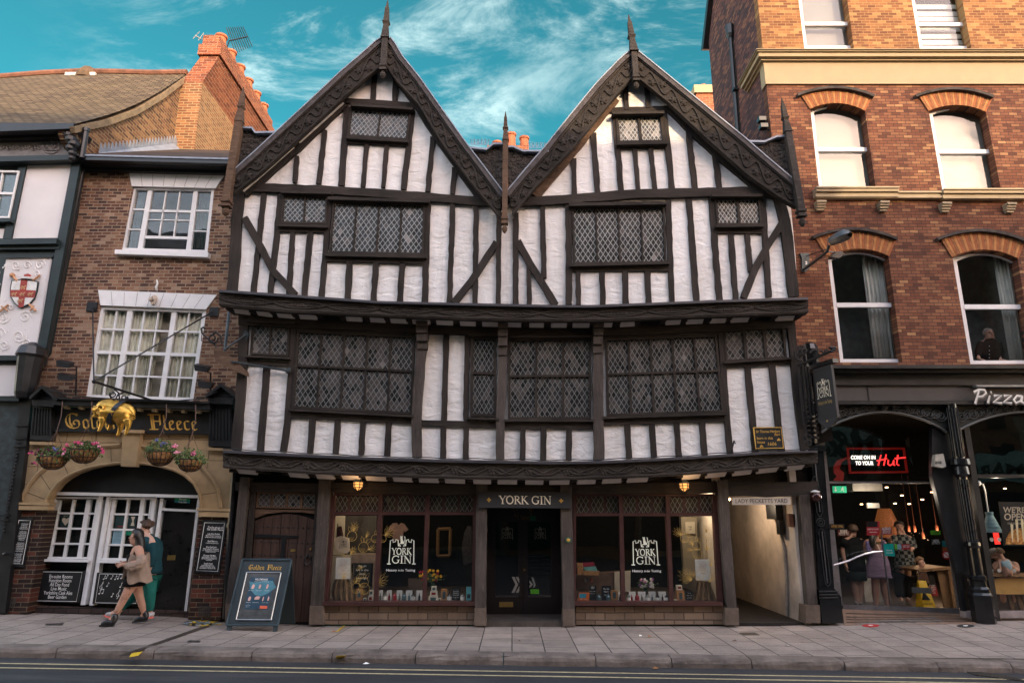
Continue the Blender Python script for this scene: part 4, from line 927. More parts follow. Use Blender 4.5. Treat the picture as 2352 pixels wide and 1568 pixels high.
def sash(parent,z,tl,tr,br,bl,rise,Y,fw,meet,back,mt=None,name='sash_window',curtains=None,lean=None):
 yi=Y+.13;f=M();n=12
 o=winpoly(z,tl,tr,br,bl,rise)
 cx=(tl[0]+tr[0]+br[0]+bl[0])/4
 def inset(p,k):
  y=p[1];t=(y-tl[1])/(bl[1]-tl[1]);l=tl[0]+(bl[0]-tl[0])*t;r=tr[0]+(br[0]-tr[0])*t
  s=(p[0]-l)/(r-l);s2=k+s*(1-2*k);kk=k*(r-l)
  yy=y-(kk if p in(bl,br)else-kk)if p in(bl,br)or p[1]<(tl[1]+bl[1])/2 else y
  t2=(yy-tl[1])/(bl[1]-tl[1]);l=tl[0]+(bl[0]-tl[0])*t2;r=tr[0]+(br[0]-tr[0])*t2
  return(l+(r-l)*s2,yy)
 inn=[inset(p,fw)for p in o]
 holed(f,P3(z,o,yi),[P3(z,inn,yi)],(0,.07,0))
 def lr(t):
  y=tl[1]+(bl[1]-tl[1])*t;l=tl[0]+(bl[0]-tl[0])*t;r=tr[0]+(br[0]-tr[0])*t;return(l+(r-l)*fw,y),(r-(r-l)*fw,y),(r-l)
 a,b,w=lr(meet);h=w*.035;f.prism(P3(z,[(a[0],a[1]-h),(b[0],b[1]-h),(b[0],b[1]+h),(a[0],a[1]+h)],yi-.01),(0,.07,0))
 fo=f.build(name,mt or FRW,parent)
 g=M();holed(g,P3(z,inn,yi+.045),[],(0,.004,0));g.build('glass_pane',GLc,fo)
 bk=M();
 if back:holed(bk,P3(z,inn,yi+.18),[],(0,.01,0));bk.build('blind',back,fo)  # flat pale sheet behind the glass, standing in for reflected sky
 else:
  bx=M();a,b,w=lr(0.5);q0=K(z,*o[0],yi+.075);q1=K(z,*o[1],yi+.075);tp=K(z,*tl,yi+.075)
  x0,x1=min(q0.x,tp.x)-.1,max(q1.x,K(z,*tr,yi).x)+.1;zz0,zz1=q0.z-.03,tp.z+.4
  bx.box((x0,yi+1.3,zz0),(x1,yi+1.36,zz1));bx.box((x0-.05,yi+.11,zz0),(x0,yi+1.36,zz1));bx.box((x1,yi+.11,zz0),(x1+.05,yi+1.36,zz1));bx.box((x0,yi+.11,zz1),(x1,yi+1.36,zz1+.05));bx.box((x0,yi+.11,zz0-.05),(x1,yi+1.36,zz0));bx.build('room',DARK if not curtains else mat('dim_room',(.20,.19,.18),.9,bump=0),fo)
 for(s0,s1)in(curtains or[]):
  c=M();N_=34;top=[];bot=[]
  for i in range(N_+1):
   s=s0+(s1-s0)*i/N_
   pt=quadlerp((tl,tr,br,bl),s,.04 if rise==0 else-.02);pb=quadlerp((tl,tr,br,bl),s,.96)
   dy=.03*sin(i*1.15)+.015*sin(i*.5+1);top.append(PY(*D(z,*pt),yi+.22+dy));bot.append(PY(*D(z,*pb),yi+.22+dy*1.3))
  c.strip(top,bot,(0,.004,0));c.build('curtain',CURT,fo,smooth=True)
 return fo
lab(sash(red,*wins['a'],YR,.055,.50,GLARE),'arched sash window with painted sky glare, second floor left');lab(sash(red,*wins['b'],YR,.055,.50,GLARE),'arched sash window with painted sky glare, second floor right')
lab(sash(red,*wins['c'],YR,.055,.455,None,curtains=[(.55,.96)]),'arched sash window with a grey curtain, first floor left')
lab(sash(red,*wins['d'],YR,.055,.46,None,curtains=[(.62,.98)]),'arched sash window where a man stands, first floor right')
for k in 'ef':
 z,tl,tr,br,bl,r=wins[k];o=sash(red,*wins[k],YR,.06,.71,GLARE if k=='e'else None,curtains=None)
 o['label']='top floor sash window with painted sky glare'if k=='e'else 'top floor sash window with a slatted blind'
 if k=='f':
  m=M()
  for t in(.52,.60,.66,.78,.86,.93):
   a=quadlerp((tl,tr,br,bl),.05,t);b=quadlerp((tl,tr,br,bl),.93,t);m.strip([PY(*D(z,a[0],a[1]-16),YR+.3),PY(*D(z,b[0],b[1]-16),YR+.3)],[PY(*D(z,a[0],a[1]+9),YR+.3),PY(*D(z,b[0],b[1]+9),YR+.3)],(0,.01,0))
  m.build('slatted_blind',mat('slat_white',(.72,.68,.60),.7,bump=0),o)
YS=12.55
def bandR(name,y0,y1,Y,dep,mt,x0=870,x1=2352*1.4):
 a=K('R',x0,y0,Y);b=K('R',x0,y1,Y);m=M().box((a.x,Y,b.z),(16,Y+dep,a.z));return m.build(name,mt,red)
FASC=mat('fascia_grey',(.052,.047,.046),.55,.35,var=.12,bump=.1)
bandR('shop_cornice',345,372,YS-.30,.5,BLACK,845);bandR('shop_cornice',373,405,YS-.2,.4,BLACK,855);bandR('shop_cornice',406,502,YS-.04,.2,BLACK)
fa=bandR('fascia',502,622,YS+.02,.1,FASC,820);bandR('fascia_moulding',624,650,YS-.08,.22,BLACK,780)
m=M();a=K('R',1137,502,YS+.015);m.box((a.x,YS+.008,a.z-.48),(a.x+.012,YS+.02,a.z));m.build('panel_joint',BLACK,fa)
def scrollarch(x0,x1,apex,spring,ytop):
 n=24;lo=[(x0+(x1-x0)*i/n,spring-(spring-apex)*sin(pi*i/n)**.8)for i in range(n+1)];hi=[(p[0],ytop)for p in lo]
 m=M().strip(KK('R',hi,YS+.07),KK('R',lo,YS+.07),(0,.05,0));o=m.build('iron_spandrel',mat('spandrel_back',(.02,.022,.018),.7,bump=0),red)
 c=M();c.tube([K('R',p[0],p[1],YS+.03)for p in lo],.022,6)
 rr=random.Random(4)
 for i in range(1,n):
  h=lo[i][1]-ytop
  if h<18:continue
  r=min(h*.36,42);cx,cy=lo[i][0],ytop+h*.5
  if i%2 and r<24:continue
  pts=[]
  for q in range(22):
   an=q*.55*(1 if i%2 else-1);rad=r*(1-q/26);pts.append(K('R',cx+cos(an)*rad,cy+sin(an)*rad,YS+.045))
  c.tube(pts,.011,4)
 c.build('scrollwork',mat('iron_grey_paint',(.06,.058,.052),.4,.5,bump=0),o)
scrollarch(785,1752,712,870,652);scrollarch(1825,2900,712,870,652)
def column(z,pts,r,base):
 0
 t=K(z,*pts[0],YS);b=K(z,*pts[1],YS);m=M()
 H=t.z-b.z
 prof=[(r*.9,H),(r*.9,H*.74),(r*1.5,H*.735),(r*1.6,H*.71),(r*1.1,H*.70),(r*1.25,H*.665),(r*.8,H*.65),(r*.8,H*.36),(r*1.15,H*.355),(r*1.2,H*.34),(r*.95,H*.33),(r*1.0,H*.21)]
 m.lathe(b,prof,24)
 m.lathe(b,[(r*1.1,H*.21),(r*1.35,H*.205),(r*1.35,H*.19),(r*1.1,H*.185),(r*1.2,H*.16),(r*1.5,H*.15),(r*1.5,H*.135),(r*1.75,H*.125),(r*1.75,0)],8,a0=pi/8)
 o=m.build('iron_column',mat('gloss_black_iron',(.010,.010,.011),.18,.6,.2,bump=.15,bsc=20),red)
 fl=M()
 for k in range(7):
  q=pi+pi*(k+.5)/7*1.0;x=cos(q)*r*.86;y=sin(q)*r*.86
  fl.tube([b+Vector((x,y,H*.36)),b+Vector((x,y,H*.64))],.009,4);fl.tube([b+Vector((x*1.1,y*1.1,H*.745)),b+Vector((x*1.1,y*1.1,H*.98))],.008,4)
 for k in range(26):fl.ball(b+Vector((0,-r*.9,H*(.745+.24*k/26))),.012,5,3)
 fl.build('fluting',mat('column_trim',(.035,.035,.036),.3,.6,.2,bump=0),o)  # raised flutes and beads in a slightly paler black than the shaft
column('D',[(2180,928),(2262,1432)],.105,0)
m=M();pt=[K('Q',705,-250,YS-.02),K('Q',800,-250,YS-.02),K('Q',885,840,YS-.02),K('Q',765,840,YS-.02)];m.prism(pt,(0,.3,0))
m.prism(KK('Q',[(765,842),(890,838),(938,905),(952,1104),(792,1104),(772,920)],YS-.12),(0,.35,0));m.prism(KK('Q',[(690,-270),(815,-270),(822,-225),(695,-225)],YS-.1),(0,.3,0))
pil=m.build('iron_pilaster',MATS['gloss_black_iron'],red)
m=M()
def bead(y0,y1,x0,x1,n):
 for k in range(n):
  s=k/(n-1);m.ball(K('Q',x0+(x1-x0)*s,y0+(y1-y0)*s,YS-.03),.013,6,4)
bead(400,790,789,830,34);bead(-200,240,728,772,40);bead(-160,-20,735,748,12)
for(x0,y0,x1,y1)in((786,385,834,800),(735,-20,772,262)):
 w=22;path=[(x0-w,y0+20),(x0-w*.7,y0),(x0,y0-12),(x0+w*.7,y0),(x0+w,y0+20),(x1+w,y1-20),(x1+w*.7,y1+8),(x1,y1+20),(x1-w*.7,y1+8),(x1-w,y1-20),(x0-w,y0+20)]
 m.tube([K('Q',a,b,YS-.03)for a,b in path],.009,5,False)
for r_ in(.07,.035):m.tube([K('Q',779,325,YS-.03)+Vector((cos(q*pi/8)*r_,0,sin(q*pi/8)*r_))for q in range(17)],.010,5,False)
for y in(860,885,908):m.tube([K('Q',768,y,YS-.13),K('Q',915,y-3,YS-.13)],.012,5)
m.build('pilaster_moulding',MATS['column_trim'],pil)
m=M();a=K('hs',425,1440,YS-.1);b=K('hs',385,240,YS-.1)
m.lathe(a,[(.10,0),(.10,b.z-a.z)],12);
for k in range(9):m.lathe(a+Vector((0,0,.07+k*.085)),[(.10,0),(.135,.03),(.10,.06)],10)
m.lathe(b,[(.12,-.35),(.14,-.3),(.15,-.05),(.12,.05),(.05,.1)],10);m.build('iron_half_column',MATS['gloss_black_iron'],pil)
zf=K('Q',1400,1000,13.5).z
YG=13.55
GFR=mat('steel_frame',(.20,.19,.195),.4,.5,.5,bump=0)
TILE=brick('ramp_tiles',[(0,(.20,.12,.08)),(.5,(.27,.17,.12)),(1,(.31,.20,.15))],(.10,.06,.045),False,.12,.12,.004,.2)
x0r=K('Q',950,970,YS+.1).x;x1r=K('Q',1990,1080,YS+.1).x
ra=K('Q',960,1104,YS-.12);rb=K('Q',1985,1108,YS-.12);rc=K('Q',1856,1030,YG);rd=K('Q',945,995,YG)
ra.z=base_z(ra.x)+.004;rb.z=base_z(rb.x)+.004
RAMP=mat('ramp_tile',(.26,.165,.115),.7,.3,var=.2,sc=5)
m=M();m.prism([ra,rb,rc,rd],(0,0,-.12));ramp=m.build('entrance_ramp',RAMP,red)
m=M()
for s in(.30,.52,.68,.84):
 p=rd.lerp(ra,s)+Vector((.05,0,.004));q=rc.lerp(rb,s)+Vector((-.02,0,.004));m.prism([p,q,q+Vector((0,-.02,0)),p+Vector((0,-.02,0))],(0,0,.006))
for i in range(1,11):
 s=i/11;p=rd.lerp(rc,s)+Vector((0,0,.003));q=ra.lerp(rb,s)+Vector((0,0,.003));m.prism([p,q,q+Vector((.006,0,0)),p+Vector((.006,0,0))],(0,0,.001))
m.build('grip_strips',BLACK,ramp)
gz1=K('Q',1000,-420,YG).z
ix0,ix1,iy1=K('Q',700,500,YS).x,16,19.5
WOODF=mat('dark_floorboards',(.03,.022,.018),.4,.4,var=.4)
m=M();m.mi=0;m.box((ix0,iy1,-.1),(ix1,iy1+.1,4.2));m.box((ix0-.1,YG,-.1),(ix0,iy1,4.2));m.box((ix1,YS+.3,-.1),(ix1+.1,iy1,4.2));m.mi=1;m.box((ix0,YS+.2,rc.z-.14),(ix1,iy1,rc.z-.02));m.mi=0;m.box((ix0,YS+.25,4.12),(ix1,iy1,4.2));m.build('restaurant_interior',[DARK,WOODF],red)
g_=M();gl=K('Q',945,990,YG);gr=K('Q',1856,1000,YG)
def gq(m_,pts,dep=.05,dy=0):m_.prism(KK('Q',pts,YG+dy),(0,dep,0))
gq(g_,[(940,962),(1320,972),(1850,992),(1856,1030),(1325,1010),(945,996)]);
xx0,xx1=gl.x,gr.x
g_.box((xx0-.6,YG,gl.z),(xx0+.02,YG+.06,4.1));g_.box((xx1-.02,YG,gl.z),(xx1+.06,YG+.06,4.1));g_.box((xx0,YG-.01,K('R',1200,1250,YG).z-.03),(xx1,YG+.05,K('R',1200,1250,YG).z+.01))
a=K('Q',1322,990,YG);g_.box((a.x-.004,YG-.008,a.z),(a.x+.008,YG+.03,1.5));fr=g_.build('glazed_front',GFR,red);fr.data.materials[0]=GFR
m=M();m.box((xx0,YG+.02,gl.z),(xx1,YG+.024,4.1));m.build('glass_pane',GL,fr)
m=M();m.box((xx1+.04,YS+.12,0),(xx1+.14,YG,4.1));m.build('recess_side',BLACK,red);m=M();m.box((xx0-.62,YS+.2,0),(xx0-.5,YG,4.1));m.build('recess_side',BLACK,red)
pts=[(880,655),(930,642),(1000,620),(1060,592),(1120,570),(1190,555),(1255,549)]
m=M();m.tube([K('Q',*p,YG-.14)for p in pts],.020,8);m.build('door_pull',mat('polished_steel',(.42,.41,.43),.3,.6,1,bump=0),fr)
YW=12.75;zs=K('Q',2200,1012,YW).z;wx0=K('Q',1985,700,YW).x
m=M();m.box((wx0-.35,YW,0),(16,YW+.1,zs-.22));m.build('tiled_stallriser',mat('black_tiles',(.012,.012,.012),.2,.6,bump=0),red)
m=M();m.box((wx0-.35,YW-.06,zs-.1),(16,YW+.1,zs));m.build('window_sill',mat('sill_pinkish',(.22,.18,.175),.6,bump=0),red)
m=M();m.box((wx0-.34,YW+.03,zs),(16,YW+.034,4.1));dw=m.build('display_window',GL,red)
m=M();m.box((wx0-.35,YW,zs),(wx0-.28,YW+.08,4.1));m.box((wx0,YW,K('R',2000,1205,YW).z-.03),(16,YW+.07,K('R',2000,1205,YW).z+.03));m.build('window_frame',BLACK,dw)
m=M();m.box((xL+.3,YR+2.6,zb),(16,y_back,ztop));m.box((xL+.3,YR+.22,ztop-.1),(16,y_back,ztop));m.box((xL,YR+.25,zb-.1),(16,y_back,zb-.05));m.build('building_core',mat('plain_brick',(.12,.06,.045)),red)
random.seed(8)
YP=12.75
BR_P=[(0,(.05,.032,.028)),(.3,(.115,.05,.036)),(.6,(.20,.098,.058)),(.85,(.29,.155,.095)),(1,(.42,.29,.20))]
BRK_PUB=brick('brick_pub',BR_P,(.32,.24,.165),ms=.009,soot=.35,bw=.18,rh=.068)
pub=thing('brick_pub','old brown brick pub with white windows above an arched sandstone front','building',(-8.3,12.9,.1))
wu=[(870,175),(1400,185),(1355,605),(790,590)];wl=[(655,952),(1350,975),(1262,1572),(556,1552)]
m=M();outer=KK('B',[(430,40),(1640,60),(1620,1600),(180,1600)],YP)
holed(m,outer,[KK('B',wu,YP),KK('B',wl,YP)],(0,.25,0));m.build('brick_wall',BRK_PUB,pub)
def bars(parent,z,quad,vb,hb,Y,mt,fw,fh,name,panes=True,back=None,dep=.07,extra=()):
 0
 m=M();P=lambda s,t,y:PY(*D(z,*quadlerp(quad,s,t)),y)
 def bar(s0,t0,s1,t1,dy=0):m.prism([P(s0,t0,Y+dy),P(s1,t0,Y+dy),P(s1,t1,Y+dy),P(s0,t1,Y+dy)],(0,dep-dy,0))
 bar(0,0,1,fh,-.02);bar(0,1-fh,1,1,-.02);bar(0,fh,fw,1-fh,-.018);bar(1-fw,fh,1,1-fh,-.018)
 for s,w in vb:bar(s-w/2,fh,s+w/2,1-fh,.0)
 for e in extra:bar(*e,.014)
 for t,w in hb:bar(fw,t-w/2,1-fw,t+w/2,.008)
 fo=m.build(name,mt,parent)
 g=M();g.prism([P(0,0,Y+.04),P(1,0,Y+.04),P(1,1,Y+.04),P(0,1,Y+.04)],(0,.003,0));g.build('glass_pane',GLc,fo)
 return fo,P
fo,Pu=bars(pub,'B',wu,[(.215,.055),(.775,.055)],[],YP+.05,WHITE,.035,.04,'pub_window',extra=[(.035,.34,.19,.365),(.035,.66,.19,.675),(.80,.34,.965,.365),(.80,.66,.965,.675),(.24,.35,.75,.385),(.24,.50,.75,.515),(.24,.76,.75,.80),(.405,.04,.42,.76),(.575,.04,.59,.76)])
fo['label']='white three-light sash window on the upper floor, its middle sash raised'
def backing(P,fo,Y,cur,cm,rm):
 m=M();a=P(0,0,Y);b=P(1,0,Y);c=P(1,1,Y);d=P(0,1,Y);m.prism([a,b,c,d],(0,.02,0));m.build('room',rm,fo)
 for s0,s1 in cur:
  N_=26;c_=M();tp=[P(s0+(s1-s0)*i/N_,.03,Y-.12+.022*sin(i*1.3))for i in range(N_+1)];bt=[P(s0+(s1-s0)*i/N_,.97,Y-.12+.03*sin(i*1.3+.2))for i in range(N_+1)]
  c_.strip(tp,bt,(0,.004,0));c_.build('curtain',cm,fo,smooth=True)
PCUR=mat('cream_curtain',(.85,.78,.64),.9,.1,bump=0);TEALC=mat('grey_teal_curtain',(.16,.22,.23),.9,.1,bump=0)
backing(Pu,fo,YP+.35,[(.04,.17),(.82,.96)],TEALC,mat('dim_teal_room',(.045,.055,.06),.6,bump=0))
fo,Pl=bars(pub,'B',wl,[(.285,.05),(.70,.045)],[(.25,.018),(.5,.035),(.75,.018)],YP+.05,WHITE,.035,.035,'pub_window',extra=[(.155,.035,.168,.965),(.415,.035,.428,.965),(.545,.035,.558,.965),(.835,.035,.848,.965)])
fo['label']='large white multi-pane window above the pub sign'
backing(Pl,fo,YP+.27,[(.04,.27),(.32,.50),(.50,.60),(.73,.97)],PCUR,mat('dim_cream_room',(.42,.37,.30),.8,bump=0))
def lintel(poly,n,lbl):
 m=M().prism(KK('B',poly,YP-.03),(0,.05,0));o=m.build('window_lintel',WHITE,pub);c=M();a,b,c2,d=poly
 for i in range(1,n):
  s=i/n;p=(a[0]+(b[0]-a[0])*s,a[1]+(b[1]-a[1])*s+6);q=(d[0]+(c2[0]-d[0])*s,d[1]+(c2[1]-d[1])*s-4)
  c.strip([K('B',p[0]-1.2,p[1],YP-.033),K('B',q[0]-1.2,q[1],YP-.033)],[K('B',p[0]+1.2,p[1],YP-.033),K('B',q[0]+1.2,q[1],YP-.033)],(0,.003,0))
 c.build('joint_lines',mat('joint_grey',(.25,.22,.21),.8,bump=0),o)
lintel([(843,84),(1462,102),(1408,184),(860,170)],8,'');lintel([(640,848),(1415,880),(1345,974),(656,948)],9,'')
M().prism(KK('B',[(750,584),(1362,604),(1356,634),(748,612)],YP-.12),(0,.25,0)).build('window_sill',WHITE,pub)
m=M();a=K('A',605,1290,YP-.35);b=K('A',1990,1326,YP-.35)
def sl(y0,y1,Yf,mt,name):return M().prism(KK('A',[(612,y0),(1990,y0+36),(1990,y1+36),(616,y1)],Yf),(0,YP-Yf+.05,0)).build(name,mt,pub)
sl(1292,1306,YP-.42,LEADF,'gutter_lip');sl(1308,1340,YP-.40,BLACK,'gutter');sl(1341,1372,YP-.26,BLACK,'cornice_board');sl(1374,1425,YP-.12,BLACK,'cornice_board')
for i in range(8):
 x=735+i*160;y=1346+i*4.2;M().prism(KK('A',[(x,y),(x+52,y+1.5),(x+52,y+13),(x,y+11)],YP-.30),(0,.06,0)).build('white_modillion',WHITE,pub)
e0=K('A',640,1290,YP-.2);e1=K('A',1990,1326,YP-.2)
m=M();m.prism([e0,e1,e1+Vector((0,3.3,2.0)),e0+Vector((0,3.3,2.0))],(0,0,-.1));m.build('roof',mat('brown_tile',(.055,.036,.026),.9,var=.4,sc=6,bump=.6),pub)
SAND=mat('sandstone',(.34,.235,.13),.85,.2,var=.22,sc=3,bump=.35,bsc=40,bd=.01)
SANDD=mat('sandstone_joint',(.10,.065,.035),.9,bump=0)
YA=12.62
arch_in=[(235,662),(236,640),(258,605),(290,562),(330,530),(380,503),(440,482),(500,468),(580,458),(650,455),(720,458),(800,468),(880,490),(940,520),(985,560),(1012,610),(1020,650),(1018,690)]
m=M();holed(m,KK('E',[(88,662),(120,480),(150,345),(275,345),(275,292),(1068,304),(1065,372),(1185,388),(1178,560),(1165,692)]+arch_in[::-1],YA),[],(0,.22,0));sa=m.build('stone_arch',SAND,pub)
m=M();ext=[(100,655),(118,610),(150,560),(195,505),(250,460),(330,418),(420,388),(520,368),(615,360)];ext2=[(700,365),(790,380),(880,405),(960,435),(1030,480),(1080,540),(1110,600),(1122,680)]
for e in(ext,ext2):m.tube([K('E',*p,YA-.01)for p in e],.035,6);m.tube([K('E',p[0]+4,p[1]+9,YA-.005)for p in e],.018,5)
m.tube([K('E',p[0],p[1]-3,YA-.005)for p in arch_in],.03,6);m.build('arch_moulding',SAND,sa)
m=M();m.prism(KK('E',[(622,300),(712,300),(686,472),(612,470)],YA-.12),(0,.15,0));m.prism(KK('E',[(612,284),(725,286),(718,302),(616,300)],YA-.18),(0,.2,0));m.build('keystone',SAND,sa)
for q in([(88,652),(252,655),(246,668),(86,664)],[(92,669),(244,671),(240,692),(94,690)],[(998,682),(1168,686),(1166,698),(998,695)],[(1003,700),(1162,703),(1160,728),(1006,724)],[(150,344),(275,347),(272,362),(150,360)],[(1050,374),(1170,380),(1168,392),(1052,388)]):
 M().prism(KK('E',q,YA-.10+random.random()*.01),(0,.2,0)).build('stone_moulding',SAND,sa)
m=M()
for a,b in(((345,297),(335,345)),((490,300),(482,372)),((275,348),(620,350)),((712,330),(1062,336)),((860,308),(852,335)),((960,310),(955,370)),((200,370),(190,500)),((120,470),(250,472)),((1062,372),(1050,480)),((1060,440),(1180,442)),((420,395),(440,480)),((560,362),(565,458)),((830,392),(812,470)),((1000,462),(930,512)),((310,430),(350,520)),((1110,600),(1015,615)),((105,560),(160,560)),((200,505),(262,600)),((130,600),(237,640))):
 m.tube([K('E',*a,YA-.001),K('E',*b,YA-.001)],.005,4)
m.build('stone_joints',SANDD,sa)
YI=12.90
M().prism(KK('E',[(180,380),(1080,400),(1060,640),(200,640)],YI),(0,.1,0)).build('tympanum',BLACK,pub)
M().prism(KK('E',[(60,250),(1200,270),(1180,1250),(0,1240)],YI+.16),(0,.05,0)).build('back_panel',BLACK,pub)
def wb(name,poly,Y=YI,dep=.1,mt=None,par=None):return M().prism(KK('E',poly,Y),(0,dep,0)).build(name,mt or WHITE,par or pub)
wb('window_head',[(236,598),(1024,616),(1026,631),(232,614)],YI-.12,.2);wb('window_head',[(228,600),(262,600),(250,655),(225,655)],YI-.16,.2);wb('window_head',[(1003,622),(1028,622),(1028,682),(1000,682)],YI-.16,.2)
for q in([(256,622),(276,622),(170,1168),(146,1166)],[(500,622),(520,622),(432,1172),(408,1172)],[(540,625),(556,625),(474,1174),(452,1174)],[(772,630),(790,630),(722,1180),(700,1180)],[(812,632),(828,632),(752,1190),(734,1190)],[(1000,640),(1014,640),(944,1232),(930,1232)]):
 wb('window_post',q,YI-.03,.12)
wb('door_head',[(818,682),(1004,690),(1002,702),(816,694)],YI-.02,.1)
for q,s_ in(([(278,624),(498,626),(446,940),(222,938)],0),([(558,628),(770,630),(728,948),(506,944)],1)):
 fo,Pp=bars(pub,'E',q,[(.10,.075),(.44,.045),(.79,.10)],[(.265,.03),(.51,.03),(.755,.03)],YI+.0,WHITE,.03,.03,'pub_window')
 fo['label']='white small-paned window left of the couple'if s_==0 else 'white small-paned window beside the pub door'
 m=M();m.prism([Pp(0,0,YI+.12),Pp(1,0,YI+.12),Pp(1,1,YI+.12),Pp(0,1,YI+.12)],(0,.01,0));m.build('room',mat('pub_room',(.020,.017,.014),.8,var=.6,sc=3,bump=0),fo)
 xx=q;wb('window_sill',[(q[3][0]-8,q[3][1]+2),(q[2][0]+4,q[2][1]+4),(q[2][0]+2,q[2][1]+16),(q[3][0]-10,q[3][1]+14)],YI-.1,.2)
wb('door',[(832,702),(1000,706),(942,1212),(772,1206)],YI+.03,.06,mat('pub_door_black',(.008,.007,.007),.3,.5,bump=.1))
wb('letter_plate',[(850,920),(890,920),(886,945),(846,945)],YI+.015,.01,MATS['brass'])
o=wb('brick_plinth',[(136,1174),(960,1205),(958,1250),(100,1222)],YI-.06,.2,brick('brick_plinth',[(0,(.03,.022,.02)),(.5,(.055,.035,.03)),(1,(.08,.05,.04))],(.02,.015,.013),False,.22,.09,.01,.3))
PIERB=brick('brick_pier',[(0,(.018,.012,.011)),(.55,(.035,.018,.015)),(.8,(.10,.028,.018)),(1,(.15,.045,.028))],(.16,.12,.075),ms=.007,soot=.55)
for q,s_ in(([(92,692),(242,692),(135,1216),(-25,1214)],0),([(1006,728),(1162,730),(1118,1250),(952,1246)],1)):
 o=wb('brick_pier',q,YA,.4,PIERB);o['label']='brick pier at the left end of the pub front'if s_==0 else 'brick pier between pub door and drain pipe'
m=M();n_=0
for q in([(18,1142),(82,1142),(72,1185),(8,1185)],[(1010,1180),(1072,1182),(1066,1226),(1004,1224)]):
 m=M();
 for i in range(7):
  s=i/6;a=quadlerp(q,s,0);b=quadlerp(q,s,1);m.tube([K('E',*a,YA-.01),K('E',*b,YA-.01)],.006,4);a=quadlerp(q,0,s);b=quadlerp(q,1,s);m.tube([K('E',*a,YA-.01),K('E',*b,YA-.01)],.006,4)
 m.build('vent_grille',mat('old_iron',(.06,.05,.042),.7),pub)
wb('fascia',[(272,170),(1068,190),(1066,300),(272,282)],YA-.02,.2,BLACK)
wb('fascia_cornice',[(262,130),(1062,152),(1062,182),(266,158)],YA-.28,.4,BLACK);wb('fascia_cornice',[(262,122),(1060,143),(1060,152),(262,130)],YA-.34,.44,BLACK)
wb('fascia_moulding',[(268,279),(1066,296),(1066,308),(268,292)],YA-.1,.2,BLACK)
CRM=mat('cream_trim',(.50,.40,.26),.7,bump=0)
wb('cream_fillet',[(280,156),(1060,182),(1060,190),(280,164)],YA-.12,.1,CRM)
for i in range(10):
 x=322+i*74.5;y=161+i*2.55;wb('cream_dentil',[(x,y),(x+19,y+.6),(x+19,y+16.6),(x,y+16)],YA-.2,.1,CRM)
for q,apex in(([(168,160),(264,165),(262,340),(150,335)],212),([(1062,150),(1172,152),(1176,372),(1056,368)],1118)):
 o=wb('console',q,YA-.12,.3,BLACK)
 m=M();a,b=q[0],q[1]
 for i in range(7):
  s=(i+.5)/7;p=quadlerp(q,s,.08);r=quadlerp(q,s,.85);m.tube([K('E',*p,YA-.13),K('E',*r,YA-.13)],.014,5)
 m.build('flutes',IRON,o)
 m=M();m.prism(KK('E',[(a[0]-22,a[1]-42),(apex,a[1]-100),(b[0]+28,b[1]-38),(b[0]+22,b[1]-26),(apex,a[1]-84),(a[0]-16,a[1]-30)],YA-.35),(0,.5,0));m.prism(KK('E',[(a[0]-10,a[1]-32),(b[0]+14,b[1]-30),(b[0]+6,b[1]+4),(a[0]-4,a[1]+2)],YA-.25),(0,.4,0));m.prism(KK('E',[(a[0]-6,a[1]-34),(apex,a[1]-80),(b[0]+14,b[1]-32)],YA-.22),(0,.3,0));m.build('pediment',IRON,o)
m=M();m.tube([K('B',548,40,YP-.1),K('B',420,690,YP-.1),K('B',285,1340,YP-.1)],.045,8)
for p in((545,62),(485,342),(388,815),(288,1320)):m.lathe(K('B',*p,YP-.1),[(.06,-.03),(.06,.03)],8)
m.lathe(K('A',705,1215,YP-.42),[(.055,-.3),(.055,.28),(.07,.29),(.07,.36)],8);m.build('down_pipe',BLACK,pub)
m=M();m.tube([K('E',1188,470,YA-.05),K('E',1168,760,YA-.05),K('E',1140,1240,YA-.05)],.05,8)
for p in((1186,540),(1166,770)):m.lathe(K('E',*p,YA-.05),[(.065,-.04),(.065,.04)],8)
m.tube([K('S',230,-80,12.45),K('S',182,100,12.45)],.04,8)
m.build('down_pipe',BLACK,pub);
m=M();m.tube([K('B',1500,960,12.55),K('B',1468,1250,12.55)],.03,8);m.build('down_pipe',mat('blue_grey_pipe',(.10,.13,.15),.5),pub)
YL=12.55
lb=thing('painted_corner_building','dark green timber building with white panels and a coat of arms left of the pub','building',(-10.6,12.9,.2))
DG=mat('dark_green_paint',(.013,.023,.024),.45,.4,var=.4,sc=3,bump=.15);WP=mat('white_panel',(.66,.62,.61),.7,.3,var=.05,sc=2,bump=.25,bsc=60)
m=M().prism(KK('B',[(-200,0),(520,0),(470,340),(290,1250),(170,1400),(-200,1400)],YL),(0,.4,0));m.build('timber_front',DG,lb)
def lbp(name,poly,Y=YL-.03,dep=.03,mt=None,par=None,z='B'):return M().prism(KK(z,poly,Y),(0,dep,0)).build(name,mt or DG,par or lb)
lbp('white_panel',[(180,32),(466,22),(382,508),(72,512)],YL-.008,.02,WP)
arms=lbp('white_panel',[(42,636),(342,630),(238,1275),(-60,1275)],YL-.008,.02,WP)
lbp('white_panel',[(-60,1340),(172,1340),(130,1540),(-80,1540)],YL-.008,.02,WP);lbp('white_panel',[(-60,450),(28,450),(18,512),(-60,512)],YL-.008,.02,WP)
lbp('rail',[(-100,516),(372,512),(366,545),(-100,552)],YL-.16,.17);lbp('rail',[(-100,555),(395,548),(385,580),(-100,585)],YL-.08,.09);lbp('rail',[(-100,1278),(235,1278),(228,1305),(-100,1308)],YL-.12,.13)
lbp('post',[(470,10),(525,10),(300,1230),(240,1230)],YL-.06,.07)
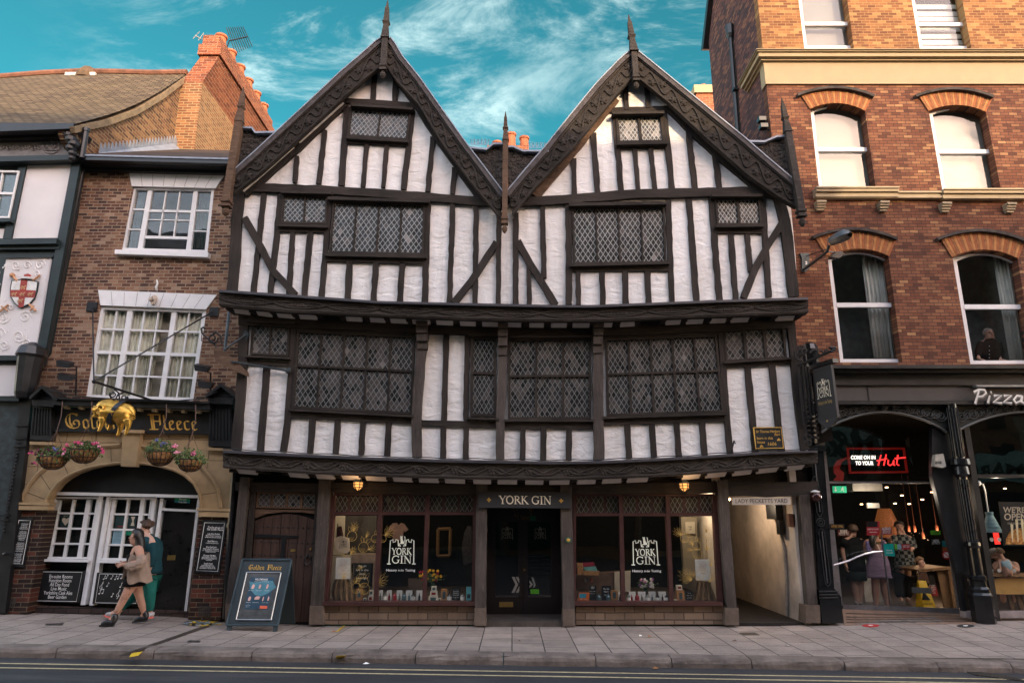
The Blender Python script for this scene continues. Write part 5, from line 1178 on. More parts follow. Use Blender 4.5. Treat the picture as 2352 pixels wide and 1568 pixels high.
lbp('frame_strip',[(32,628),(350,622),(346,634),(30,640)],YL-.05,.05);lbp('post',[(130,0),(178,0),(72,512),(20,512)],YL-.05,.05)
fo,Pp=bars(lb,'B',[(-90,66),(126,70),(58,378),(-130,378)],[(.5,.03)],[(.48,.05)],YL-.06,WHITE,.05,.035,'sash_window')
M().prism([Pp(0,0,YL-.005),Pp(1,0,YL-.005),Pp(1,1,YL-.005),Pp(0,1,YL-.005)],(0,.004,0)).build('room',mat('dim_teal_room2',(.03,.07,.075),.3,.5,bump=0),fo)
lbp('sill',[(-100,382),(70,380),(66,400),(-100,404)],YL-.15,.16)
m=M()
def Bp(x,y,d=.012):return K('B',x,y,YL-d)
def spiral(cx,cy,r,turns,sg=1,rad=.012,a0=0):
 pts=[Bp(cx+cos(a0+sg*q*.5)*r*(1-q/(turns*13+2)),cy+sin(a0+sg*q*.5)*r*(1-q/(turns*13+2)))for q in range(int(turns*13))]
 m.tube(pts,rad,4)
for cx,cy,r,sg in((105,690,34,1),(262,685,36,-1),(245,742,24,1),(20,1030,42,1),(165,1028,42,-1),(-8,1135,44,-1),(125,1150,46,1),(170,1200,30,-1),(30,1210,34,1),(75,960,20,1),(180,690,26,-1)):
 spiral(cx,cy,r,1.6,sg)
for i in range(60):
 x=random.uniform(-10,300);y=random.uniform(650,1260)
 if 40<x<255 and 740<y<985:continue
 if x>330-(y-640)*.17:continue
 m.ball(Bp(x,y),random.uniform(.012,.026),6,4,(1,.4,1.6))
m.tube([Bp(50,642),Bp(330,640),Bp(232,1268)],.012,4);m.build('plaster_relief',WP,arms)
arm=thing('coat_of_arms','painted shield with red lion cross, cap and crossed swords on the white plaster panel','coat of arms',K('B',150,968,YL-.04))
REDP=mat('heraldic_red',(.30,.035,.025),.5,.4,bump=0);GOLDS=mat('carved_gilt',(.48,.25,.13),.5,.4,.2,bump=0);SHW_=mat('shield_white',(.62,.60,.58),.5,bump=0)
sh=[(74,784),(160,776),(248,792),(240,850),(222,905),(190,942),(130,968),(92,935),(65,890),(64,840)]
M().prism(KK('B',sh,YL-.05),(0,.04,0)).build('shield_rim',DG,arm)
def shr(k,pts):cx,cy=154,870;return[(cx+(x-cx)*k,cy+(y-cy)*k)for x,y in pts]
M().prism(KK('B',shr(.93,sh),YL-.056),(0,.006,0)).build('shield_field',SHW_,arm)
M().prism(KK('B',[(136,783),(180,783),(170,848),(232,852),(224,898),(162,896),(152,960),(118,962),(122,894),(66,892),(66,848),(128,848)],YL-.062),(0,.006,0)).build('cross',REDP,arm)
for x,y in((150,828),(92,872),(145,872),(198,872),(132,916)):
 m=M();
 for dx,dy in((-14,4),(-5,-3),(6,2),(14,-5),(-10,12),(8,12),(0,4)):m.ball(K('B',x+dx,y+dy,YL-.066),.017,6,4,(1.2,.4,.8))
 m.build('gilt_lion',GOLDS,arm)
m=M();m.mi=0;m.tube([K('B',-2,990,YL-.05),K('B',55,945,YL-.05)],.022,6);m.tube([K('B',232,985,YL-.05),K('B',190,940,YL-.05)],.022,6);m.tube([K('B',10,955,YL-.06),K('B',50,985,YL-.06)],.016,6);m.tube([K('B',222,950,YL-.06),K('B',196,985,YL-.06)],.016,6)
m.build('crossed_swords',GOLDS,arm);m=M();m.tube([K('B',112,790,YL-.05),K('B',85,758,YL-.05)],.022,6);m.ball(K('B',80,752,YL-.05),.05,8,5);m.build('mace',GOLDS,arm);m=M();m.tube([K('B',215,788,YL-.05),K('B',262,752,YL-.05)],.02,6);m.build('sword_hilt',GOLDS,arm)
m=M();m.lathe(K('B',176,775,YL-.05),[(.09,0),(.10,.03),(.07,.035),(.065,.08),(.02,.1)],12,sy=.5);m.build('cap_of_maintenance',REDP,arm);m=M();m.lathe(K('B',174,778,YL-.05),[(.115,0),(.12,.03),(.115,.035)],12,sy=.5);m.build('cap_brim',SHW_,arm)
lbp('cornice',[(-200,1030),(625,1036),(600,1080),(-200,1110)],YL-.45,.6,BLACK,z='A');lbp('cornice',[(-200,1112),(600,1086),(580,1150),(-200,1172)],YL-.25,.4,BLACK,z='A')
fz=lbp('frieze',[(-200,1170),(582,1150),(600,1300),(-200,1316)],YL-.1,.2,mat('grey_frieze',(.19,.18,.18),.7,bump=.2),z='A');lbp('cornice',[(-200,1316),(605,1300),(610,1340),(-200,1360)],YL-.2,.3,DG,z='A')
m=M()
for i in range(9):
 cx=20+i*52;pts=[K('A',cx+cos(q*.6)*24*(1-q/20),1240+sin(q*.6)*(26 if i%2 else-26)*(1-q/20),YL-.11)for q in range(15)];m.tube(pts,.012,4)
for q in range(7):a=pi+pi*q/6;m.tube([K('A',430,1262,YL-.11),K('A',430+cos(a)*52,1262+sin(a)*78,YL-.11)],[.006,.02],5)
m.tube([K('A',430+cos(q*pi/10)*72,1230+sin(q*pi/10)*62,YL-.11)for q in range(21)],.012,4);m.build('frieze_relief',MATS['grey_frieze'],fz)
m=M();
for x,y,r in((585,1140,.10),(605,1180,.12),(625,1215,.11),(600,1250,.10),(612,1290,.08),(560,1125,.08),(605,1330,.07)):m.ball(K('A',x,y,YL-.3),r,8,5,(1,1.2,1))
m.build('carved_console',IRON,lb)
SMOT=mat('mottled_teal',(.018,.028,.032),.5,.4,var=.7,sc=9,bump=.2)
lbp('shop_wall',[(-150,60),(95,120),(90,500),(20,1300),(-150,1300)],YL+.02,.3,SMOT,z='E');lbp('rail',[(-100,112),(96,118),(94,140),(-100,136)],YL-.1,.12,z='E')
lbp('pilaster',[(96,120),(160,120),(130,380),(25,1210),(-50,1210),(60,480),(88,290)],YA-.10,.3,BLACK,z='E')
m=M()
for i in range(26):
 s=i/25;m.ball(K('E',97+(18-97)*s,350+(800-350)*s,YA-.11),.022,6,4)
for y,x in((265,112),(330,104),(370,98),(720,20),(745,16)):m.tube([K('E',x-30,y,YA-.12),K('E',x+26,y,YA-.12)],.015,5)
m.ball(K('E',24,914,YA-.14),.035,8,6);m.build('pilaster_ornament',IRON,lb)
m=M();pb_=K('E',140,110,YA-.2);m.lathe(K('E',122,125,YA-.2),[(.13,0),(.16,.1),(.2,.75),(.24,.8),(.2,.95),(.05,1.05)],10,sy=1.2);m.build('carved_console',BLACK,lb)
XG=-8.15
eL=K('A',625,1042,12.1);XG=eL.x
rg=PX(*D('A',1572,600),XG)
ROOFT=None
t=NT('clay_tiles');a_=t.n('ShaderNodeTexCoord');w_=t.n('ShaderNodeTexBrick');sp_=t.n('ShaderNodeSeparateXYZ');t.l(a_.outputs['Object'],sp_.inputs[0]);cb_=t.n('ShaderNodeCombineXYZ');t.l(sp_.outputs[0],cb_.inputs[0]);t.l(sp_.outputs[2],cb_.inputs[1]);t.l(cb_.outputs[0],w_.inputs['Vector'])
w_.inputs['Scale'].default_value=1;w_.inputs['Brick Width'].default_value=.2;w_.inputs['Row Height'].default_value=.085;w_.inputs['Mortar Size'].default_value=.012;w_.inputs['Color1'].default_value=(0,0,0,1);w_.inputs['Color2'].default_value=(1,1,1,1)
n_=t.noise(a_.outputs['Object'],1.3,6,.65);col=t.ramp(w_.outputs['Color'],[(0,(.075,.052,.033)),(.5,(.115,.082,.05)),(1,(.16,.115,.07))]);col=t.mix(t.rng(n_,.4,.7,0,.45),col,(.19,.14,.07));col=t.mix(w_.outputs['Fac'],col,(.035,.025,.018))
ROOFT=t.principled(col,.9,.2,0,t.bump(t.math('SUBTRACT',1,w_.outputs['Fac']),1,.03))
m=M();n=16;A=[];B=[]
for i in range(n+1):
 x=-24+(XG+24)*i/n;sag=.10*sin(i*.7);e=Vector((x,eL.y,eL.z+(x-XG)*(-.006)));r=Vector((x,rg.y,rg.z+(x-XG)*.03+.06*sin(i*1.1)-.02));A.append(e);B.append(r)
m=M();ny=8
for j in range(ny+1):
 for i in range(n+1):
  s=j/ny;p=A[i].lerp(B[i],s);p.z-=.32*sin(pi*s)*(.55+.45*sin(i*.35+1));m.v.append(p)
for j in range(ny):
 for i in range(n):m.f.append([j*(n+1)+i,j*(n+1)+i+1,(j+1)*(n+1)+i+1,(j+1)*(n+1)+i]);m.m.append(0)
m.build('roof',ROOFT,lb,smooth=True)
m=M();m.tube([p+Vector((0,0,.03))for p in B],.09,8);k=B[8];m.build('ridge_tiles',mat('red_ridge',(.17,.075,.045),.85,var=.4,sc=4),lb)
p=PY(*D('A',735,620),rg.y);m=M();m.lathe(p-Vector((0,0,.2)),[(.26,0),(.23,.2),(.12,.36),(.04,.41)],10,sx=1.2);m.build('ridge_stump',mat('mossy_mortar',(.11,.07,.04),.95,var=.4),lb)
p=PY(*D('A',690,640),rg.y-.15);M().box((p.x-.45,p.y-.03,p.z-.16),(p.x+.35,p.y+.03,p.z+.1)).build('lead_patch',mat('white_lead',(.42,.40,.38),.7),lb)
BRK_GAB=brick('brick_gable',[(0,(.05,.028,.022)),(.35,(.12,.055,.034)),(.7,(.20,.095,.05)),(1,(.30,.16,.075))],(.27,.19,.10),side=True,ms=.011,soot=.35)
BRK_CH=brick('brick_stack_old',[(0,(.13,.06,.035)),(.4,(.21,.085,.042)),(1,(.32,.155,.07))],(.34,.25,.13),ms=.012,soot=.2);BRK_CHS=brick('brick_stack_old_side',[(0,(.13,.06,.035)),(.4,(.19,.08,.04)),(1,(.30,.145,.07))],(.34,.25,.13),side=True,ms=.012,soot=.2)
BRK_ST=brick('brick_stack_red',[(0,(.13,.042,.026)),(.5,(.23,.07,.034)),(1,(.31,.105,.046))],(.36,.19,.12),ms=.009,soot=.35);BRK_STS=brick('brick_stack_red_side',[(0,(.13,.042,.026)),(.5,(.21,.065,.032)),(1,(.29,.098,.044))],(.34,.18,.11),side=True,ms=.009,soot=.35)
gy=PX(*D('A',1450,1230),XG)
m=M();gp=[eL+Vector((0,.15,-.25))]
for s in(.0,.25,.5,.75,1.0):q=A[-1].lerp(B[-1],s);q=q.copy();q.z-=.30*sin(pi*s)+.05;gp.append(q)
low=e0.z-.3
poly=[Vector((XG-.05,p.y,p.z))for p in gp]+[Vector((XG-.05,22.5,rg.z-.4)),Vector((XG-.05,22.5,low)),Vector((XG-.05,13.0,low))]
holed(m,poly,[],(-.3,0,0));m.build('gable_wall',BRK_GAB,lb)
m=M();m.strip([p+Vector((.02,-.02,-.02))for p in gp[1:]],[p+Vector((.02,.05,-.12))for p in gp[1:]],(-.1,0,0));m.build('verge_mortar',mat('verge_mortar',(.20,.145,.09),.95,var=.3),lb)
m=M();jag=[]
f0=K('A',720,1265,12.6);f1=PX(*D('A',1450,1240),XG+.02)
for i in range(24):
 s=i/23;b=Vector((XG+.03,12.9+(f1.y-12.9)*s,f0.z+.1+(f1.z-f0.z+.0)*s));m.prism([b,b+Vector((0,.2,.05)),b+Vector((0,.02,.26))],(.02,0,0))
m.strip([Vector((XG+.03,12.9,f0.z+.12)),Vector((XG+.03,f1.y,f1.z+.12))],[Vector((XG+.35,12.9,f0.z-.2)),Vector((XG+.35,f1.y,f1.z-.2))],(0,0,.02));m.build('lead_flashing',LEADF,lb)
yc=PX(*D('A',1575,690),XG).y-.2;c0=PY(*D('A',1452,1240),yc);c1=PY(*D('A',1632,1240),yc)
cx0,cx1=c0.x,c1.x;yb2=PX(*D('A',2205,1080),cx1).y
zsh=PY(*D('A',1600,690),yc).z;zsh2=PY(*D('A',1630,640),yc).z;znk=PY(*D('A',1700,470),yc).z;zcap=PY(*D('A',1700,295),yc).z
def boxsplit(m_,x0,x1,y0,y1,z0,z1):
 v=[(x0,y0,z0),(x1,y0,z0),(x1,y0,z1),(x0,y0,z1),(x0,y1,z0),(x1,y1,z0),(x1,y1,z1),(x0,y1,z1)]
 for fi,mi in(((0,1,2,3),0),((5,4,7,6),0),((4,0,3,7),1),((1,5,6,2),1),((3,2,6,7),0),((4,5,1,0),0)):m_.mi=mi;m_.face([v[i]for i in fi])
m=M();boxsplit(m,cx0,cx1,yc,yb2,low,zsh);m.build('chimney_base',[BRK_CH,BRK_CHS],lb)
nx0=PY(*D('A',1680,470),yc).x;nx1=PY(*D('A',1832,470),yc).x
m=M();steps=16
m.mi=0;m.face([(cx0,yc,zsh),(cx1,yc,zsh),(nx1,yc+.04,znk),(nx0,yc+.04,znk)]);m.face([(cx1,yb2,zsh),(cx0,yb2,zsh),(nx0,yb2-.04,znk),(nx1,yb2-.04,znk)]);m.mi=1;m.face([(cx1,yc,zsh),(cx1,yb2,zsh),(nx1,yb2-.04,znk),(nx1,yc+.04,znk)]);m.face([(cx0,yb2,zsh),(cx0,yc,zsh),(nx0,yc+.04,znk),(nx0,yb2-.04,znk)])
boxsplit(m,nx0,nx1,yc+.04,yb2-.04,znk,zcap-.35)
boxsplit(m,nx0-.06,nx1+.06,yc-.03,yb2+.03,zcap-.62,zcap-.3);boxsplit(m,nx0+.02,nx1-.02,yc+.0,yb2-.0,zcap-.3,zcap)
st=m.build('chimney_stack',[BRK_ST,BRK_STS],lb)
POTM=mat('terracotta',(.34,.11,.05),.8,.3,var=.25,sc=5,bump=.1)
pc=(nx0+nx1)/2+.05
for i in range(6):
 y=yc+.45+(yb2-yc-.9)*i/5;m=M();m.lathe((pc,y,zcap-.02),[(.15,0),(.17,.04),(.14,.08),(.13,.26),(.165,.28),(.165,.33),(.12,.33),(.11,.2)],16);m.build('chimney_pot',POTM,st,smooth=False)
p=PY(*D('A',1925,345),yc+1.2);ae=thing('rooftop_aerial','small television aerial on the red brick chimney stack','aerial',p)
m=M();q=PY(*D('A',2080,310),yc+1.2);m.tube([p,q],.018,5);m.tube([p,p+Vector((-.1,0,-.5))],.018,5)
for i in range(9):
 c_=p.lerp(q,.1+.9*i/8);h_=.28-.012*i;m.tube([c_+Vector((-.08,-.2,h_)),c_+Vector((.08,.2,-h_))],.011,4)
m.build('aerial_rods',IRON,ae)
p=PY(*D('A',1640,300),yc);ae=thing('rooftop_aerial','tiny white aerial arm left of the red chimney stack','aerial',p);m=M();m.tube([p,PY(*D('A',1692,330),yc)],.02,5);m.tube([p+Vector((-.05,0,-.1)),p+Vector((.1,0,.12))],.012,4);m.tube([p+Vector((.1,0,-.15)),p+Vector((.22,0,.08))],.012,4);m.build('aerial_rods',MATS['lead_came'],ae)
def stack(name_lbl,z,x0,x1,ytop,Y,pots,side=False):
 a=K(z,x0,ytop,Y);b=K(z,x1,ytop,Y);t_=thing('chimney',name_lbl,'chimney',((a.x+b.x)/2,Y+.4,a.z-3))
 m=M();boxsplit(m,a.x,b.x,Y,Y+.8,a.z-3.5,a.z);m.build('brick_stack',[BRK_ST,BRK_STS],t_)
 if side:m=M();boxsplit(m,a.x-.07,b.x+.07,Y-.07,Y+.87,a.z-.35,a.z-.05);m.build('cap',CREAM,t_)
 for px,ph in pots:
  p=K(z,px,ytop,Y+.3);m=M();m.lathe((p.x,Y+.4,a.z),[(.15,0),(.16,.04),(.14,.1),(.13,ph),(.16,ph+.02),(.16,ph+.08),(.1,ph+.08)],12);m.build('chimney_pot',POTM,t_)
stack('far brick chimney rising between the two gables with three orange pots','H',-30,170,712,19,[(18,.25),(88,.55),(152,.42)])
stack('small lit brick chimney with a cream cap in front of the tall brick side wall','H',990,1085,415,21,[(1028,.12)],True)
op=thing('opposite_terrace','row of brick and stucco houses across the street facing the shops','building',(0,-9.5,-.1))
random.seed(2);x=-40;hs=[16,16.5,16,17,16.2,17.2,18.6,19.0,16.9,16.3,15.9,15.5]
OPM=[mat('opposite_brick',(.24,.09,.055)),mat('opposite_stucco',(.36,.20,.15)),mat('opposite_grey',(.20,.12,.10))]
GLO=mat('opposite_glass',(.03,.03,.03),.7,.1,bump=0)
for i,hgt in enumerate(hs):
 w=6.6;m=M();m.box((x,-19,-1),(x+w-.02,-9.5-(i%3)*.06,hgt));o=m.build('house_front',OPM[i%3],op)
 m=M();yf=-9.5-(i%3)*.06
 for k in range(3):
  for j in range(4):m.box((x+.8+k*2,yf,3.6+j*2.4),(x+1.9+k*2,yf+.03,5.2+j*2.4))
 m.build('windows',GLO,o);m=M();m.box((x+.2,yf,.2),(x+w-.3,yf+.05,2.9));m.build('shopfront',GLO,o)
 x+=w
for tx,px,py,hp,Yv in(('M&S',1935,1015,60,36.6),('MARKS',2262,1078,38,35)):
 p=PY(px,py,Yv);cu=textmesh(tx,.03);z=p.z;k=hp/1568*Yv*1.35;m=M();b=len(m.v)
 m.v=[Vector((p.x-(v[0]-(cu[2]+cu[3])/2)*k,-9.25,z+(v[1]-.35)*k))for v in cu[0]];m.f=[list(f)for f in cu[1]];m.m=[0]*len(m.f);m.build('shop_lettering',BLACK,op)
 M().box((p.x-2.6,-9.44,z-k*.6),(p.x+2.6,-9.3,z+k*.7)).build('sign_band',mat('pale_sign_band',(.35,.36,.34)),op)
random.seed(31)
def board(name,label,cat,z,poly,Y,dep,mt,group=None):
 c=KK(z,poly,Y);t_=thing(name,label,cat,(sum(p.x for p in c)/len(c),Y+dep,min(p.z for p in c)),group)
 M().prism(c,(0,dep,0)).build('board',mt,t_);return t_
SIGNK=mat('charcoal_sign',(.028,.028,.030),.6,.3,var=.1,bump=.1)
sg=board('shop_sign','charcoal fascia sign lettered YORK GIN over the shop doorway','sign','T',[(84,258),(712,265),(712,374),(84,369)],Y0-.24,.12,SIGNK)
c,ex,ez,en,hh=frame('T',(84,258),(712,265),(84,369),Y0-.24,6.28)
ik=Ink(c,ex,ez,en);romantext(ik,'YORK GIN',1.36,.27,.54,3.58);ik.build('lettering',CREAMP,sg)
ik=Ink(c,ex,ez,en)
for x in(.68,5.6):[ik.disc(x+dx,.52+dy,.055)for dx,dy in((0,.09),(0,-.09),(.09,0),(-.09,0),(0,0))]
ik.build('gold_emblem',GOLDP,sg)
sg=board('street_name_plate','cream plate reading LADY PECKETTS YARD over the covered passage','sign','Q',[(92,133),(547,131),(547,188),(93,190)],Y0-.12,.03,mat('cream_plate',(.50,.44,.38),.6,.3,var=.12,sc=6,bump=0))
c,ex,ez,en,hh=frame('Q',(92,133),(547,131),(93,190),Y0-.12,4.55);ik=Ink(c,ex,ez,en);puttext(ik,"LADY PECKETTS YARD",2.28,.14,.44,4.0,.004);ik.build('lettering',BLACK,sg)
sg=board('house_plaque','small black and gold plaque about Sir Thomas Herbert on the white wall','plaque','N',[(1815,1085),(2018,1083),(2035,1234),(1832,1238)],Y1-.09,.04,mat('plaque_black',(.015,.017,.018),.4,.4,bump=0))
m=M();q=[(1815,1085),(2018,1083),(2035,1234),(1832,1238)];m.tube([K('N',*p,Y1-.095)for p in q+q[:1]],.012,4);m.build('gilt_rim',GOLDP,sg)
c,ex,ez,en,hh=frame('N',(1815,1085),(2018,1083),(1832,1238),Y1-.09,2.0);ik=Ink(c,ex,ez,en)
for tx,x,y,s_,w in(('Sir Thomas Herbert',1.0,1.14,.27,1.75),('Bart',1.66,.92,.27,.42),('born in this',.72,.66,.27,1.15),('house',.42,.38,.27,.55),('1606',1.2,.22,.33,.62)):puttext(ik,tx,x,y,s_,w,.01,.15)
for x,y in((1.72,.62),(.42,.16)):[ik.disc(x+dx,y+dy,.06)for dx,dy in((0,.05),(.07,-.02),(-.07,-.02))]
ik.build('lettering',GOLDP,sg)
m=M();a=K('N',1650,1265,Y1-.08);m.tube([a,K('N',1672,1180,Y1-.25),K('N',1680,1200,Y1-.28)],.014,5);m.build('iron_hook',IRON,None,props=tag('small black iron hook on the post above the vine bressumer','hook'))
m=M();p=K('dr',960,592,Y0-.19);m.lathe(p,[(.05,0),(.05,.015),(.04,.02)],14,ax=(0,-1,0));b_=m.build('badge_disc',mat('badge_green',(.03,.09,.05),.4,bump=0),None,props=tag('small round green badge on the post right of the shop door','badge'));m=M();m.ball(p+Vector((0,-.02,0)),.028,8,4,(1.1,.3,1));m.build('badge_crest',GOLDP,b_)
def lantern(z,x,ytop,ybase,w,Y,label,rod):
 a=K(z,x,ytop,Y);b=K(z,x,ybase,Y);h_=a.z-b.z;r=(K(z,x+w/2,ytop,Y).x-a.x)
 t_=thing('wall_lantern',label,'lantern',b,'lit lanterns under the shop jetty')
 m=M();m.lathe(b,[(r*1.08,h_*.72),(r*1.05,h_*.75),(r*.35,h_*.97),(r*.12,h_),(r*.1,h_*1.12)],6);m.build('copper_roof',mat('verdigris',(.09,.13,.15),.6,.4,.3,var=.3),t_)
 m=M();
 for k in range(6):
  q=k*pi/3;m.tube([b+Vector((cos(q)*r*.92,sin(q)*r*.92,h_*.72)),b+Vector((cos(q)*r*.85,sin(q)*r*.85,h_*.28)),b+Vector((cos(q)*r*.15,sin(q)*r*.15,0))],.007,4)
 for f,rr in((.72,.92),(.5,.89),(.28,.85)):m.tube([b+Vector((cos(k*pi/3)*r*rr,sin(k*pi/3)*r*rr,h_*f))for k in range(7)],.007,4,False)
 m.tube([a,K(z,rod[0],rod[1],Y)+Vector((0,.0,0))],.006,4);m.build('cage',IRON,t_)
 m=M();m.lathe(b,[(r*.12,.01),(r*.8,h_*.28),(r*.86,h_*.70)],6);m.build('amber_glass',mat('amber_lit_glass',(.5,.22,.06),.5,emit=(1,.45,.12),es=.35,bump=0),t_)
 m=M();m.ball(b+Vector((0,0,h_*.36)),r*.3,8,6,(1,1,1.3));m.build('bulb',mat('warm_bulb',(1,.6,.25),emit=(1,.55,.18),es=9,bump=0),t_)
 l=bpy.data.lights.new('lantern_light','POINT');l.energy=.9;l.color=(1,.6,.28);l.shadow_soft_size=.05;o=bpy.data.objects.new('lantern_light',l);C.objects.link(o);o.parent=t_;o.location=(0,-.25,h_*.3)
lantern('S',988,170,255,74,12.35,'lit copper lantern over the left shop window',(988,135));lantern('T',1490,178,262,74,12.35,'lit copper lantern over the right shop window',(1493,20))
l=bpy.data.lights.new('passage_light','POINT');l.energy=12;l.color=(1,.76,.52);l.shadow_soft_size=.06;o=bpy.data.objects.new('passage_light',l);C.objects.link(o);o.location=(PXR-.75,Y0+1.2,zc-.12)
m=M();m.ball((PXR-.75,Y0+1.2,zc-.04),.022,8,5);m.build('passage_lamp',mat('passage_bulb',(1,.7,.4),emit=(1,.62,.3),es=2.5,bump=0),None,props=tag('warm bulb glowing at the ceiling of the covered passage','lamp'))
m=M();m.box(K('Q',530,260,Y0+.10)[:1]+(Y0+.02,K('Q',530,362,Y0+.1).z),(K('Q',582,260,Y0+.1).x,Y0+.14,K('Q',530,260,Y0+.1).z))if False else m.prism(KK('Q',[(528,258),(580,262),(584,362),(540,360)],Y0+.02),(0,.1,0));m.build('rusty_meter_cabinet',mat('rusty_red',(.13,.05,.025),.8,var=.4),None,props=tag('rust red cabinet on the passage post below the street name','cabinet'))
m=M();p=K('Q',740,125,YS-.16);m.ball(p,.10,12,8);s_=m.build('globe_body',mat('glossy_dark_globe',(.05,.02,.02),.12,.7,.4,bump=0),None,True,props=tag('small dark glossy globe fixed to the iron pilaster by the passage','globe lamp'));s_.name='globe_lamp'
m=M();m.lathe(p+Vector((0,0,.05)),[(.06,0),(.085,.03),(.05,.05),(.02,.06)],8);m.build('scalloped_cap',WHITEL,s_)
HX=K('N',2135,700,12.1).x+.12
t_=thing('iron_sign_bracket','black wrought iron scroll bracket at the right corner of the timber house','bracket',(HX,12.1,4.2))
def H(x,y,Y=12.0):return K('hs',x,y,Y)
m=M()
for x0,y0,x1,y1 in((250,540,320,1200),(295,480,345,1110),(330,470,400,1110),(370,480,435,1090)):m.tube([H(x0,y0),H(x1,y1)],.022,5)
m.tube([H(240,470,12.0),H(700,265,11.35)],.026,5);m.tube([H(350,1110),H(325,1210),H(400,1095)],.015,5)
def curl(cx,cy,r,turns,Y0_,Y1_=None,a0=0,sg=1,rad=.014):
 n=int(turns*14);m.tube([H(cx+cos(a0+sg*i*.45)*r*(1-i/(n*1.25)),cy+sin(a0+sg*i*.45)*r*(1-i/(n*1.25)),Y0_)for i in range(n)],rad,5)
curl(265,330,75,1.2,12.0,a0=1.2,rad=.022);curl(270,230,40,1,12.0);curl(325,285,45,1.1,11.95,a0=2,rad=.02);curl(450,320,60,1.0,11.7,a0=3.3,rad=.02);curl(530,300,48,1.1,11.6,a0=4,sg=-1,rad=.018);curl(600,285,30,1.1,11.5,rad=.016)
curl(275,670,28,1,12.0);curl(335,830,30,1,12.0);curl(360,1350,50,1.2,12.0,rad=.022);curl(370,1440,45,1.2,12.0,a0=3,rad=.02);m.tube([H(325,1200),H(345,1300),H(330,1380)],.018,5)
for dx,dy in((0,0),(-25,-25),(-22,22),(12,-22)):m.ball(H(680+dx,270+dy,11.35),.035,6,4,(1.4,1,.7))
m.build('wrought_iron',IRON,t_)
bx=H(560,600,11.75).x
bn=thing('hanging_banner_sign','dark pointed hanging board reading YORK GIN on the iron bracket','sign',(bx,11.75,H(600,1260,11.75).z))
pa=H(418,520,12.05);pb_=H(650,450,11.60);pc_=H(735,1110,11.60);pd=H(490,1170,12.05)
bt=H(610,1262,11.8)
nrm=(pb_-pa).cross(pd-pa).normalized();
if nrm.y>0:nrm=-nrm
ptl=[pa,pb_,pc_,pc_.lerp(bt,.35)+Vector((-.02,0,-.05)),pc_.lerp(bt,.8),bt,pd.lerp(bt,.8),pd.lerp(bt,.4),pd]
M().prism(ptl,-nrm*.05).build('board',SIGNK,bn)
m=M();d_=(pb_-pa).normalized();m.prism([pa-d_*.06+Vector((0,0,.02)),pb_+d_*.06+Vector((0,0,.02)),pb_+d_*.06+Vector((0,0,.09)),pa-d_*.06+Vector((0,0,.09))],-nrm*.12);m.build('cap_rail',BLACK,bn)
ex=(pb_-pa);w_=ex.length;ex=ex/w_;ez=(pa-pd).normalized()
ik=Ink(pd,ex,ez,nrm,.004);hgt=(pa-pd).length;castle(ik,w_*.14,hgt*.42,w_*.72);ik.build('castle_logo',CREAMP,bn)
ik=Ink(pd,ex,ez,nrm,.004);puttext(ik,'History in the Tasting',w_*.5,hgt*.30,.09,w_*.72,.01);ik.disc(w_*.5,-.02,.02);ik.build('motto',mat('dull_gold',(.32,.22,.08),.6,bump=0),bn)
def LP(x,y,Y):return K('lp',x,y,Y)
sl_=thing('street_lamp','grey lantern head on a black arm with a floodlight, fixed to the red brick wall','street lamp',LP(300,1400,YR))
m=M();m.prism([LP(x,y,YR-.05)for x,y in((160,860),(420,850),(440,1300),(330,1400),(215,1390),(215,1000))],(0,.05,0));m.build('wall_bracket',mat('dark_teal_iron',(.02,.04,.045),.4,.5),sl_)
c_,ex,ez,en,hh=frame('lp',(290,1090),(380,1090),(290,1190),YR-.055,.9);ik=Ink(c_,ex,ez,en);puttext(ik,'2',.5,.05,1.3,None,.03);ik.build('number',WHITEL,sl_)
m=M();m.tube([LP(260,1340,YR-.05),LP(620,1080,YR-.35),LP(960,800,YR-.7),LP(1010,620,YR-.75)],.028,8);m.tube([LP(350,940,YR-.05),LP(930,740,YR-.66)],.010,5);m.tube([LP(740,1000,YR-.4),LP(900,1060,YR-.5),LP(1140,990,YR-.55)],.007,4);m.tube([LP(950,680,YR-.7),LP(1000,400,YR-.75),LP(1110,360,YR-.8)],.007,4);m.build('arm',BLACK,sl_)
m=M();a=LP(1010,560,YR-.72);b=LP(1600,290,YR-1.05);ax=(b-a).normalized();up=Vector((0,-.35,1));up=(up-ax*up.dot(ax)).normalized();sd_=ax.cross(up)
def hd(s,u,w):return a+(b-a)*s+up*u+sd_*w
rings=[(0,.03,.05),(.1,.09,.10),(.5,.12,.14),(.85,.12,.15),(1.0,.08,.12),(1.08,.02,.06)]
m.v=[];
for s,hu,w in rings:
 for k in range(9):q=pi*k/8;m.v.append(hd(s,sin(q)*hu,cos(q)*w))
for i in range(len(rings)-1):
 for k in range(8):m.f.append([i*9+k,i*9+k+1,(i+1)*9+k+1,(i+1)*9+k]);m.m.append(0)
m.build('lamp_hood',mat('lamp_grey',(.07,.085,.095),.4,.5,.2,bump=0),sl_,smooth=True)
m=M();
for s,hu,w in rings[1:-1]:
 for k in range(7):q=pi*k/6;m.v.append(hd(s,-sin(q)*hu*.8,cos(q)*w*.92))
for i in range(len(rings)-3):
 for k in range(6):m.f.append([i*7+k,i*7+k+1,(i+1)*7+k+1,(i+1)*7+k]);m.m.append(0)
m.build('lamp_bowl',mat('smoky_bowl',(.12,.11,.10),.15,.6,bump=0),sl_,smooth=True)
